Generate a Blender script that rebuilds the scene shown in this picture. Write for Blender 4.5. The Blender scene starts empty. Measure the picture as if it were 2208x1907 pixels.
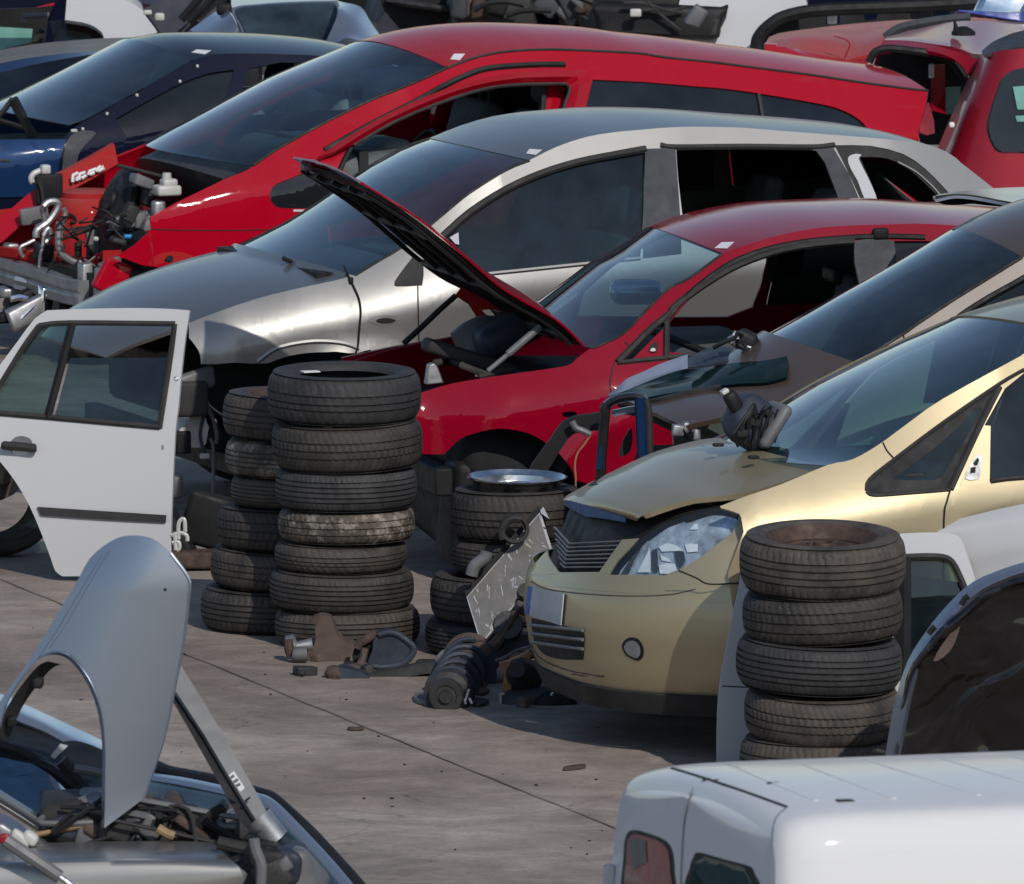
import bpy, bmesh, math, random
from math import sin, cos, pi, radians, sqrt, atan2
from mathutils import Vector, Matrix
random.seed(7)
SC = bpy.context.scene
COL = SC.collection
V = Vector
# ---------------------------------------------------------------- camera model (pixels of the 2208 x 1907 photograph)
F = 21313.0; CX = 1104.0; CY = 953.5; TH = radians(6.5); HC = 5.35
FW = V((0, cos(TH), -sin(TH))); UP = V((0, sin(TH), cos(TH)))
CAM = V((0, 0, HC))
def ray(p):
    return V(((p[0]-CX)/F, 0, 0)) + FW - UP*((p[1]-CY)/F)
def gpt(p, z=0.0):
    r = ray(p); t = (z-HC)/r.z; return CAM + r*t
def dpt(p, Y):
    r = ray(p); return CAM + r*(Y/r.y)
ORG = {'A':(0,0,2.5575),'B':(700,0,2.5575),'C':(1408,0,2.5575),'D':(0,600,2.5575),'E':(700,600,2.5575),'F':(1408,600,2.5575),
       'G':(0,1207,2.5575),'H':(600,1207,2.5575),'I':(1408,1207,2.5575),'a':(0,0,5.115),'b':(0,300,5.115),'c':(350,750,5.115),
       'd':(600,1250,5.115),'e':(900,1250,5.115),'f':(1100,1000,5.115),'g':(1250,700,5.115),'W':(0,0,0.93841)}
def q(*a):
    """'A', x, y, x, y, 'B', x, y ... -> photograph pixels; a letter picks the magnified view the numbers were read in"""
    out = []; o = None; i = 0
    while i < len(a):
        if isinstance(a[i], str): o = ORG[a[i]]; i += 1; continue
        out.append((o[0]+a[i]/o[2], o[1]+a[i+1]/o[2])); i += 2
    return out
# ---------------------------------------------------------------- curves
def cat(pts, n=4, closed=False):
    """Catmull-Rom through pts (any dimension); a point given twice in a row is a corner"""
    P = [tuple(p) for p in pts]; segs = []
    runs = []
    if closed:
        k = next((i for i in range(len(P)) if P[i] == P[i-1]), None)
        if k is None:
            m = len(P); out = []
            for i in range(m):
                out += _seg(P[i-1], P[i], P[(i+1) % m], P[(i+2) % m], n)
            return out
        P = P[k:] + P[:k]; P.append(P[0])
    cur = [P[0]]
    for p in P[1:]:
        if p == cur[-1]:
            if len(cur) > 1: runs.append(cur)
            cur = [p]
        else: cur.append(p)
    if len(cur) > 1: runs.append(cur)
    out = []
    for r in runs:
        e = [tuple(2*a-b for a, b in zip(r[0], r[1]))] + r + [tuple(2*a-b for a, b in zip(r[-1], r[-2]))]
        for i in range(len(r)-1): out += _seg(e[i], e[i+1], e[i+2], e[i+3], n)
    if not closed: out.append(runs[-1][-1])
    return out
def _seg(a, b, c, d, n):
    o = []
    for i in range(n):
        t = i/n; t2 = t*t; t3 = t2*t
        o.append(tuple(.5*((2*y)+(-x+z)*t+(2*x-5*y+4*z-w)*t2+(-x+3*y-3*z+w)*t3) for x, y, z, w in zip(a, b, c, d)))
    return o
def resamp(pts, n):
    P = [V(p) for p in pts]; L = [0]
    for a, b in zip(P, P[1:]): L.append(L[-1]+(b-a).length)
    out = []; k = 0
    for i in range(n):
        s = L[-1]*i/(n-1)
        while k < len(P)-2 and L[k+1] < s: k += 1
        d = L[k+1]-L[k]
        out.append(P[k].lerp(P[k+1], (s-L[k])/d if d > 1e-9 else 0))
    return out
def pw(*k):
    """piecewise smooth function through (x, y) knots"""
    k = sorted(k)
    def f(x):
        if x <= k[0][0]: return k[0][1]
        for a, b in zip(k, k[1:]):
            if x <= b[0]:
                t = (x-a[0])/(b[0]-a[0]); t = t*t*(3-2*t)*.5+t*.5
                return a[1]+(b[1]-a[1])*t
        return k[-1][1]
    return f
# ---------------------------------------------------------------- mesh builder
class MB:
    def __init__(s): s.v = []; s.f = []
    def add(s, v, f):
        o = len(s.v); s.v += [tuple(p) for p in v]; s.f += [tuple(i+o for i in x) for x in f]; return s
    def grid(s, rows, cu=False, cv=False):
        n = len(rows); m = len(rows[0]); v = [p for r in rows for p in r]; f = []
        for i in range(n if cv else n-1):
            for j in range(m if cu else m-1):
                a, b = i, (i+1) % n; c, d = j, (j+1) % m
                f.append((a*m+c, a*m+d, b*m+d, b*m+c))
        return s.add(v, f)
    def tube(s, pts, r, n=8, caps=True, sq=None):
        P = [V(p) for p in pts]; N = len(P); rows = []; up = None
        for i, p in enumerate(P):
            t = (P[min(i+1, N-1)]-P[max(i-1, 0)]).normalized()
            if up is None: up = V((0, 0, 1)) if abs(t.z) < .9 else V((1, 0, 0))
            a = t.cross(up).normalized(); b = a.cross(t); up = b
            R = r[i] if isinstance(r, (list, tuple)) else r
            row = []
            for k in range(n):
                th = 2*pi*k/n+(pi/n if n == 4 else 0); e = 1 if sq is None else sq
                row.append(p+a*R*cos(th)+b*R*e*sin(th))
            rows.append(row)
        o = len(s.v); s.grid(rows, cu=True)
        if caps:
            s.f.append(tuple(o+k for k in range(n))[::-1]); s.f.append(tuple(o+(N-1)*n+k for k in range(n)))
        return s
    def box(s, c, d, R=None, taper=1.0):
        x, y, z = (e/2 for e in d); c = V(c)
        vs = [V((sx*x*(taper if sz > 0 else 1), sy*y*(taper if sz > 0 else 1), sz*z)) for sz in (-1, 1) for sy in (-1, 1) for sx in (-1, 1)]
        if R is not None: vs = [R @ p for p in vs]
        return s.add([p+c for p in vs], [(0,2,3,1),(4,5,7,6),(0,1,5,4),(2,6,7,3),(0,4,6,2),(1,3,7,5)])
    def lathe(s, prof, n=24, M=None, wob=None, caps=False):
        rows = []
        for j in range(n):
            th = 2*pi*j/n
            row = []
            for k, (r, z) in enumerate(prof):
                rr = r+(wob(th, k, r, z) if wob else 0)
                p = V((rr*cos(th), rr*sin(th), z)); row.append(M @ p if M is not None else p)
            rows.append(row)
        o = len(s.v); m = len(prof); s.grid(rows, cv=True)
        if caps:
            s.f.append(tuple(o+j*m for j in range(n))[::-1]); s.f.append(tuple(o+j*m+m-1 for j in range(n)))
        return s
    def prism(s, poly, off):
        n = len(poly); off = V(off); v = [V(p) for p in poly]; v += [p+off for p in v]
        return s.add(v, [tuple(range(n))[::-1], tuple(range(n, 2*n))]+[(i, (i+1) % n, n+(i+1) % n, n+i) for i in range(n)])
    def mirror(s):
        o = len(s.v); n = list(s.f); s.v += [(x, -y, z) for x, y, z in s.v[:o]]; s.f += [tuple(i+o for i in f)[::-1] for f in n]; return s
    def flipped(s, dz=0.0):
        m = MB(); m.v = [(x, -y, z+dz*min(1, max(0, (z-.55)/.5))) for x, y, z in s.v]; m.f = [f[::-1] for f in s.f]; return m
    def xf(s, M):
        s.v = [tuple(M @ V(p)) for p in s.v]; return s
    def build(s, name, mat, parent=None, ang=40, bevel=0, recalc=False):
        me = bpy.data.meshes.new(name)
        me.from_pydata(s.v, [], s.f)
        if recalc:
            bm = bmesh.new(); bm.from_mesh(me); bmesh.ops.recalc_face_normals(bm, faces=bm.faces); bm.to_mesh(me); bm.free()
        me.validate()
        if ang:
            me.shade_smooth(); me.set_sharp_from_angle(angle=radians(ang))
        me.materials.append(mat)
        o = bpy.data.objects.new(name, me); COL.objects.link(o)
        if bevel:
            b = o.modifiers.new('Bevel', 'BEVEL'); b.width = bevel; b.segments = 2; b.limit_method = 'ANGLE'; b.angle_limit = radians(35)
        if parent is not None: o.parent = parent
        return o
def noisy(mb, amp, sc=9.0, seed=0):
    from mathutils import noise
    mb.v = [tuple(V(p)+noise.noise_vector(V(p)*sc+V((seed, seed*1.7, 0)))*amp) for p in mb.v]; return mb
def fill2d(outline, holes=(), step=16.0):
    bm = bmesh.new(); es = []
    for loop in [outline]+list(holes):
        L = []
        for p in loop:
            if not L or (abs(p[0]-L[-1][0])+abs(p[1]-L[-1][1])) > 1e-6: L.append(p)
        if (abs(L[0][0]-L[-1][0])+abs(L[0][1]-L[-1][1])) < 1e-6: L.pop()
        vs = [bm.verts.new((p[0], p[1], 0)) for p in L]
        for a, b in zip(vs, vs[1:]+vs[:1]): es.append(bm.edges.new((a, b)))
    bmesh.ops.triangle_fill(bm, use_beauty=True, use_dissolve=False, edges=es)
    xs = [v.co.x for v in bm.verts]; ys = [v.co.y for v in bm.verts]
    if step:
        for ax, lo, hi in ((0, min(xs), max(xs)), (1, min(ys), max(ys))):
            n = max(1, int((hi-lo)/step))
            for k in range(1, n):
                c = [0, 0, 0]; c[ax] = lo+(hi-lo)*k/n; no = [0, 0, 0]; no[ax] = 1
                bmesh.ops.bisect_plane(bm, geom=bm.verts[:]+bm.edges[:]+bm.faces[:], dist=1e-5, plane_co=c, plane_no=no)
    bmesh.ops.remove_doubles(bm, verts=bm.verts, dist=1e-3*(step or 1)*.05)
    bm.verts.index_update()
    pts = [(v.co.x, v.co.y) for v in bm.verts]; fs = [tuple(v.index for v in f.verts) for f in bm.faces]
    bm.free()
    return pts, fs
def shell(pts, fs, th, see=None):
    """front sheet, back sheet th behind it and a rim; see = point the front faces"""
    P = [V(p) for p in pts]; N = [V((0, 0, 0)) for _ in P]; out = []
    for f in fs:
        n = V((0, 0, 0))
        for i in range(len(f)):
            a, b = P[f[i]], P[f[(i+1) % len(f)]]
            n += a.cross(b)
        if see is not None and n.dot(see-P[f[0]]) < 0: f = f[::-1]; n = -n
        out.append(f)
        for i in f: N[i] += n
    m = MB(); m.add(P, out)
    if th:
        B = [p-(n.normalized()*th if n.length > 0 else n) for p, n in zip(P, N)]
        m.add(B, [f[::-1] for f in out])
        ed = {}
        for f in out:
            for a, b in zip(f, f[1:]+f[:1]): ed[(a, b)] = 1
        for (a, b) in ed:
            if (b, a) not in ed: m.add([P[b], P[a], B[a], B[b]], [(0, 1, 2, 3)])
    return m
# ---------------------------------------------------------------- things
def thing(name, label, cat_, loc=(0, 0, 0), rz=0, group=None):
    o = bpy.data.objects.new(name, None); COL.objects.link(o); o.empty_display_size = .1
    o.location = loc; o.rotation_euler = (0, 0, rz); o['label'] = label; o['category'] = cat_
    if group: o['group'] = group
    return o
def tag(o, label, cat_, group=None):
    o['label'] = label; o['category'] = cat_
    if group: o['group'] = group
    return o
def struct(o): o['kind'] = 'structure'; return o
def rot(ax, deg): return Matrix.Rotation(radians(deg), 4, ax)
def T(*p): return Matrix.Translation(V(p))
# ---------------------------------------------------------------- cars: local frame x = nose to tail, y = near side negative, z up
class Car:
    def __init__(s, name, label, X, Y, a, W, zs, k, h0=.12, low=.06, zl=.55, cat_='car', group=None):
        s.X, s.Y, s.a = X, Y, radians(a); s.W, s.zs, s.k, s.h0, s.low, s.zl = W, zs, k, h0, low, zl; s.arch = None; s.far_dz = 0.0
        s.root = thing(name, label, cat_, (X, Y, 0), s.a, group)
        c = CAM-V((X, Y, 0)); s.eye = V((c.x*cos(s.a)+c.y*sin(s.a), -c.x*sin(s.a)+c.y*cos(s.a), c.z))
    def rl(s, p):
        r = ray(p); return V((r.x*cos(s.a)+r.y*sin(s.a), -r.x*sin(s.a)+r.y*cos(s.a), r.z))
    def at(s, p, y):
        r = s.rl(p); return s.eye+r*((y-s.eye.y)/r.y)
    def atx(s, p, x):
        r = s.rl(p); return s.eye+r*((x-s.eye.x)/r.x)
    def Yf(s, x, z):
        h = max(0, z-s.zs(x)); y = s.W(x)-s.k(x)*(sqrt(h*h+s.h0**2)-s.h0)
        if z < s.zl: y -= s.low*((s.zl-z)/s.zl)**2
        if s.arch:
            r = sqrt((x-s.arch[0])**2+(z-s.arch[1])**2); y += s.arch[3]*math.exp(-((r-s.arch[2])/.055)**2)
        return -y
    def side(s, p, off=0.0):
        y = -.8
        for _ in range(12):
            v = s.at(p, y); y = .5*y+.5*(s.Yf(v.x, v.z)-off)
        v = s.at(p, y); return v
    def sides(s, P, off=0.0): return [s.side(p, off) for p in P]
    def panel(s, name, outline, mat, holes=(), th=.012, off=0, far=True, step=18, parent=None):
        pts, fs = fill2d(outline, holes, step)
        m = shell([s.side(p, off) for p in pts], fs, th, s.eye)
        o = m.build(name, mat, parent or s.root, ang=50)
        if far: m.flipped(s.far_dz).build(name, mat, parent or s.root, ang=50)
        return o
    def cross(s, name, near, mat, crown=.05, bow=0.0, m=25, th=.012, p=1.0, parent=None, n=None, ret=False, tilt=0.0):
        N = [V(x) for x in near]
        if n: N = resamp(N, n)
        K = len(N); rows = []
        for i, q_ in enumerate(N):
            c = crown[0]+(crown[1]-crown[0])*i/(K-1) if isinstance(crown, tuple) else (crown(i/(K-1)) if callable(crown) else crown)
            b = bow[0]+(bow[1]-bow[0])*i/(K-1) if isinstance(bow, tuple) else (bow(i/(K-1)) if callable(bow) else bow)
            row = []
            for j in range(m):
                t = -1+2*j/(m-1); e = 1-abs(t)**(2*p)
                row.append(V((q_.x-b*e, -q_.y*t, q_.z+c*e+tilt*(t+1)/2)))
            rows.append(row)
        pts = [v for r in rows for v in r]; fs = []
        for i in range(K-1):
            for j in range(m-1): fs.append((i*m+j, i*m+j+1, (i+1)*m+j+1, (i+1)*m+j))
        up = fs[0]; nn = (pts[up[1]]-pts[up[0]]).cross(pts[up[3]]-pts[up[0]])
        if nn.z < 0: fs = [f[::-1] for f in fs]
        mb = shell(pts, fs, th)
        if ret: return mb, rows
        return mb.build(name, mat, parent or s.root, ang=50)
    def decal(s, name, outline, bvh, mat, off=.003, th=.004, step=10, parent=None, holes=()):
        pts, fs = fill2d(outline, holes, step); out = []; bad = set()
        for k_, p in enumerate(pts):
            r = s.rl(p).normalized(); h = bvh.ray_cast(s.eye, r)
            if h[0] is None:
                cx_ = sum(a[0] for a in outline)/len(outline); cy_ = sum(a[1] for a in outline)/len(outline)
                for g_ in range(1, 26):
                    h = bvh.ray_cast(s.eye, s.rl((p[0]+(cx_-p[0])*g_*.02, p[1]+(cy_-p[1])*g_*.02)).normalized())
                    if h[0] is not None: break
                else:
                    h = bvh.find_nearest(s.at(p, -.5)); bad.add(k_)
            n = h[1] if h[1].dot(r) < 0 else -h[1]
            out.append(h[0]+n*off)
        fs = [f for f in fs if not bad.intersection(f)]
        return shell(out, fs, th, s.eye).build(name, mat, parent or s.root, ang=60)
def bvh_of(mbs):
    from mathutils.bvhtree import BVHTree
    v = []; f = []
    for m in mbs:
        o = len(v); v += [V(p) for p in m.v]; f += [tuple(i+o for i in x) for x in m.f]
    return BVHTree.FromPolygons(v, f)
# ---------------------------------------------------------------- materials
def newmat(name):
    m = bpy.data.materials.new(name); m.use_nodes = True; nt = m.node_tree
    b = nt.nodes['Principled BSDF']; return m, nt, b
def N(nt, t, **k):
    n = nt.nodes.new(t)
    for a, v in k.items():
        if a.startswith('i_'): n.inputs[a[2:].replace('_', ' ')].default_value = v
        else: setattr(n, a, v)
    return n
def L(nt, a, b): nt.links.new(a, b)
def noise(nt, sc, det=4, ro=.55, co='Object', stretch=None, dist=0):
    tc = N(nt, 'ShaderNodeTexCoord'); n = N(nt, 'ShaderNodeTexNoise'); n.inputs['Scale'].default_value = sc
    n.inputs['Detail'].default_value = det; n.inputs['Roughness'].default_value = ro; n.inputs['Distortion'].default_value = dist
    src = tc.outputs[co]
    if stretch:
        mp = N(nt, 'ShaderNodeMapping'); mp.inputs['Scale'].default_value = stretch; L(nt, src, mp.inputs['Vector']); src = mp.outputs[0]
    L(nt, src, n.inputs['Vector']); return n.outputs['Fac']
def ramp(nt, f, *st):
    r = N(nt, 'ShaderNodeValToRGB'); e = r.color_ramp.elements
    while len(e) < len(st): e.new(.5)
    for i, (p, c) in enumerate(st):
        e[i].position = p; e[i].color = (c, c, c, 1) if isinstance(c, (int, float)) else (*c, 1)
    L(nt, f, r.inputs['Fac']); return r.outputs['Color']
def mix(nt, f, a, b, mode='MIX'):
    m = N(nt, 'ShaderNodeMix', data_type='RGBA', blend_type=mode)
    for s, v in (('Factor', f), ('A', a), ('B', b)):
        i = [x for x in m.inputs if x.name == s and (x.type == 'RGBA' if s != 'Factor' else x.type == 'VALUE')][0]
        if hasattr(v, 'links'): L(nt, v, i)
        else: i.default_value = v if s == 'Factor' else (*v, 1)
    return [x for x in m.outputs if x.type == 'RGBA'][0]
def math_(nt, op, a, b=0.0, c=0.0):
    m = N(nt, 'ShaderNodeMath', operation=op)
    for i, v in enumerate((a, b, c)):
        if hasattr(v, 'links'): L(nt, v, m.inputs[i])
        else: m.inputs[i].default_value = v
    return m.outputs[0]
def bump(nt, b, h, st=.3, d=.01):
    n = N(nt, 'ShaderNodeBump'); n.inputs['Strength'].default_value = st; n.inputs['Distance'].default_value = d
    L(nt, h, n.inputs['Height']); L(nt, n.outputs[0], b.inputs['Normal'])
def simple(name, col, rough=.6, metal=0, var=.25, sc=6, bmp=0, spec=.5, coat=0):
    m, nt, b = newmat(name)
    n = noise(nt, sc, 5, .6)
    c2 = tuple(max(0, x*(1-var)) for x in col); c3 = tuple(min(1, x*(1+var)) for x in col)
    L(nt, ramp(nt, n, (.3, c2), (.7, c3)), b.inputs['Base Color'])
    b.inputs['Metallic'].default_value = metal; b.inputs['Specular IOR Level'].default_value = spec
    b.inputs['Coat Weight'].default_value = coat
    L(nt, ramp(nt, noise(nt, sc*2.3, 3), (.3, max(0, rough-.12)), (.75, min(1, rough+.12))), b.inputs['Roughness'])
    if bmp: bump(nt, b, noise(nt, sc*6, 4), bmp, .004)
    return m
DUST = (.21, .18, .15)
def paint(name, col, metal=0, rough=.35, coat=.8, dust=.25, edge=None, crough=.05):
    """car paint under a thin uneven film of yard dust"""
    m, nt, b = newmat(name)
    n1 = noise(nt, 2.2, 6, .65); n2 = noise(nt, 24, 4, .6)
    geo = N(nt, 'ShaderNodeNewGeometry'); sx = N(nt, 'ShaderNodeSeparateXYZ'); L(nt, geo.outputs['Normal'], sx.inputs[0])
    upf = math_(nt, 'MAXIMUM', sx.outputs['Z'], 0.0)
    d = math_(nt, 'MULTIPLY', ramp(nt, n1, (.3, .35), (.75, 1.0)), math_(nt, 'MULTIPLY_ADD', math_(nt, 'POWER', upf, 2.0), dust*1.2, dust*.08))
    d = math_(nt, 'MULTIPLY', d, ramp(nt, n2, (.25, .6), (.75, 1.1)))
    base = col
    if edge:
        lw = N(nt, 'ShaderNodeLayerWeight'); lw.inputs['Blend'].default_value = .35
        base = mix(nt, lw.outputs['Facing'], col, edge)
    scf = noise(nt, 4.5, 7, .72, stretch=(.5, 1, 2.2), dist=.4)
    d = math_(nt, 'ADD', d, math_(nt, 'MULTIPLY', ramp(nt, scf, (.60, 0.0), (.74, 1.0)), .10))
    L(nt, mix(nt, d, base, DUST), b.inputs['Base Color'])
    b.inputs['Metallic'].default_value = metal
    if metal: L(nt, math_(nt, 'MULTIPLY_ADD', d, -metal*.8, metal), b.inputs['Metallic'])
    L(nt, math_(nt, 'MULTIPLY_ADD', d, .5, rough), b.inputs['Roughness'])
    b.inputs['Specular IOR Level'].default_value = .0 if metal < .3 else .2; b.inputs['Coat Weight'].default_value = coat
    L(nt, math_(nt, 'MULTIPLY_ADD', d, .5, crough), b.inputs['Coat Roughness'])
    sp = noise(nt, 60, 2)
    bump(nt, b, noise(nt, 3.0, 3), .05 if metal > .5 else .10, .02)
    return m
def glassmat(name, tint=(.42, .52, .5), dirt_or_haze=.12, ior=1.5):
    m, nt, b = newmat(name); nt.nodes.remove(b); out = nt.nodes['Material Output']
    tr = N(nt, 'ShaderNodeBsdfTransparent'); tr.inputs[0].default_value = (*tint, 1)
    gl = N(nt, 'ShaderNodeBsdfGlossy'); gl.inputs['Roughness'].default_value = .02; gl.inputs['Color'].default_value = (.95, .97, 1, 1)
    df = N(nt, 'ShaderNodeBsdfDiffuse'); df.inputs[0].default_value = (.15, .22, .27, 1)  # dirt film, with the bluish sky haze of the glass put into its colour
    fr = N(nt, 'ShaderNodeFresnel'); fr.inputs['IOR'].default_value = ior
    m1 = N(nt, 'ShaderNodeMixShader'); m2 = N(nt, 'ShaderNodeMixShader')
    n = noise(nt, 3.5, 6, .65); ge = N(nt, 'ShaderNodeNewGeometry'); ff = math_(nt, 'SUBTRACT', 1.0, ge.outputs['Backfacing'])
    L(nt, math_(nt, 'MULTIPLY', math_(nt, 'MULTIPLY', ramp(nt, n, (.35, .25), (.75, 1.0)), dirt_or_haze), ff), m1.inputs[0])
    L(nt, tr.outputs[0], m1.inputs[1]); L(nt, df.outputs[0], m1.inputs[2])
    L(nt, math_(nt, 'MULTIPLY', fr.outputs[0], ff), m2.inputs[0]); L(nt, m1.outputs[0], m2.inputs[1]); L(nt, gl.outputs[0], m2.inputs[2])
    L(nt, m2.outputs[0], out.inputs[0]); return m
M = {}
M['gold'] = paint('gold_paint', (.42, .352, .225), .68, .44, .4, .10)
M['silver'] = paint('silver_paint', (.29, .283, .27), .88, .42, .3, .06)
M['brown'] = paint('brown_metallic_paint', (.17, .118, .096), .7, .42, .4, .10)
M['brown_lit'] = paint('brown_paint_lit_side', (.48, .41, .34), .65, .42, .5, .1)  # sunlit side of the brown car, the brightness put into the paint
M['red'] = paint('bright_red_paint', (.36, .0004, .013), 0, .4, .5, .18)
M['cherry'] = paint('cherry_red_paint', (.25, .0005, .014), 0, .36, .7, .12)
M['oldred'] = paint('dusty_red_primer', (.36, .016, .018), 0, .65, .1, .45)
M['white'] = paint('white_paint', (.50, .50, .51), 0, .45, .4, .12)
M['vanwhite'] = paint('white_van_paint', (.65, .65, .655), 0, .45, .4, .14)
M['glintwhite'] = paint('white_glint_paint', (.70, .70, .70), 0, .45, .4, .2)  # colour of the painted glint in the door handle
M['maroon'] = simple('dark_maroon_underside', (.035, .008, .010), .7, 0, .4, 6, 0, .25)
M['navy'] = paint('navy_paint', (.005, .007, .02), .0, .4, .6, .06)
M['blue'] = paint('blue_paint', (.008, .028, .085), .2, .42, .5, .06)
M['slate'] = paint('blue_grey_paint', (.16, .19, .26), .5, .36, .7, .2)
M['steelblue'] = paint('silver_blue_paint', (.30, .34, .40), .75, .3, .8, .12)
M['bluesilver'] = paint('pale_blue_silver_paint', (.33, .37, .44), .88, .36, .5, .08)
M['blackpaint'] = paint('black_paint', (.008, .009, .012), 0, .3, 1, .12)
def glossblack():
    m, nt, b = newmat('glossy_black_sheet')
    b.inputs['Base Color'].default_value = (.006, .006, .007, 1); b.inputs['Roughness'].default_value = .12; b.inputs['Coat Weight'].default_value = .6; b.inputs['Coat Roughness'].default_value = .03
    bump(nt, b, noise(nt, 2.6, 2, .4, dist=1.5), 1.0, .12); return m
M['glossblack'] = glossblack()
M['greenblack'] = paint('dark_green_paint', (.003, .018, .020), .0, .5, .25, .05)
M['glass'] = glassmat('windscreen_glass', (.62, .76, .80), .16)
M['glassteal'] = glassmat('tinted_door_glass', (.40, .52, .53), .10)
M['glassdark'] = glassmat('privacy_glass', (.07, .08, .09), .08)
M['glassgreen'] = glassmat('green_tinted_glass', (.50, .62, .58), .12)
M['glassblue'] = glassmat('blue_coated_glass', (.3, .5, .75), .3, 1.8)
M['glassdoor'] = glassmat('pale_green_glass', (.5, .72, .62), .2)
M['backglass'] = glassmat('grey_rear_glass', (.25, .35, .38), .3)
M['blackglass'] = simple('dark_tinted_glass', (.008, .009, .01), .3, 0, .2, 6)
M['lens'] = glassmat('clear_lamp_lens', (.9, .93, .95), .04)
M['redlens'] = simple('red_lamp_lens', (.22, .006, .01), .3, 0, .35, 8, coat=.4)
M['black'] = simple('black_plastic', (.012, .012, .013), .6, 0, .4, 7, 0, .25)
M['trim'] = simple('grey_black_trim', (.032, .03, .03), .7, 0, .3, 9, 0, .25)
M['interior'] = simple('dark_cabin_lining', (.025, .026, .028), .9, 0, .4, 5, 0, .15)
M['seat'] = simple('grey_seat_cloth', (.10, .105, .11), .95, 0, .25, 14)
M['dash'] = simple('grey_dashboard', (.10, .115, .115), .8, 0, .2, 8)
M['pad'] = simple('pale_grey_trim', (.30, .31, .31), .85, 0, .2, 10)
M['rim'] = simple('cast_alloy', (.62, .62, .64), .28, 1, .15, 9)
M['steelrim'] = simple('rusty_steel_wheel', (.075, .045, .033), .7, .3, .5, 16, .2)
M['chrome'] = simple('bright_metal', (.75, .76, .78), .16, 1, .1, 12)
M['alu'] = simple('dull_aluminium', (.34, .34, .35), .5, .8, .25, 14, .1)
M['beam'] = simple('grey_bumper_beam', (.23, .235, .25), .45, .5, .25, 5)
M['greyplastic'] = simple('grey_plastic', (.12, .12, .125), .55, 0, .25, 8)
M['whiteplastic'] = simple('milky_plastic', (.50, .49, .46), .45, 0, .15, 9)
M['rust'] = simple('rusty_iron', (.065, .042, .034), .85, .1, .5, 22, .5)
M['rustbrown'] = simple('brown_rusty_arm', (.095, .066, .055), .85, .05, .3, 14, .4)
M['orange'] = simple('orange_brown_bracket', (.34, .145, .065), .7, 0, .4, 18, .3)
M['darkmetal'] = simple('greasy_dark_metal', (.03, .029, .03), .65, .1, .5, 18, .4)
M['darkblueplastic'] = simple('blue_black_plastic', (.03, .038, .055), .6, 0, .35, 10, .1, .3)
M['paper'] = simple('white_sticker', (.72, .71, .72), .7, 0, .08, 20)
M['platewhite'] = simple('dusty_number_plate', (.40, .41, .45), .5, 0, .1, 9)
M['plateblue'] = simple('blue_plate_band', (.02, .09, .36), .5, 0, .1, 9)
M['bluesheen'] = simple('blue_edge_reflection', (.03, .10, .25), .5, 0, .3, 12)  # sky reflection on the bonnet edge, put in as blue colour
M['bluewire'] = simple('blue_cable', (.02, .22, .5), .4, 0, .1, 9)
M['woodtan'] = simple('tan_litter', (.3, .2, .1), .8, 0, .3, 12)
def rubber(name, dirt_or_haze=.4, dcol=(.15, .12, .095), pale=0):
    m, nt, b = newmat(name)
    n1 = noise(nt, 7, 6, .7); n2 = noise(nt, 40, 4, .7)
    oi = N(nt, 'ShaderNodeObjectInfo')
    amt = math_(nt, 'MULTIPLY', ramp(nt, n1, (.32, .1), (.72, 1.0)), math_(nt, 'MULTIPLY_ADD', oi.outputs['Random'], dirt_or_haze, dirt_or_haze*.6))
    c = mix(nt, amt, (.018, .017, .018), dcol)
    c = mix(nt, ramp(nt, n2, (.55, 0.0), (.8, .35)), c, (.13, .12, .11))
    if pale:
        c = mix(nt, math_(nt, 'MULTIPLY', ramp(nt, noise(nt, 9, 5, .75), (.5, 0.0), (.66, 1.0)), pale), c, (.42, .37, .32))
    L(nt, c, b.inputs['Base Color']); b.inputs['Specular IOR Level'].default_value = .35
    L(nt, ramp(nt, n1, (.3, .55), (.7, .8)), b.inputs['Roughness'])
    bump(nt, b, n2, .35, .004)
    return m
M['slatedark'] = simple('dark_slate_trim', (.045, .048, .056), .6, 0, .25, 8, 0, .25)
M['rubber'] = rubber('dusty_tyre_rubber', .42)
M['rubberdirty'] = rubber('muddy_tyre_rubber', .6, (.17, .135, .10), .75)
M['rubbergrey'] = rubber('grey_worn_tyre_rubber', .4, (.09, .088, .09))
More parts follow.
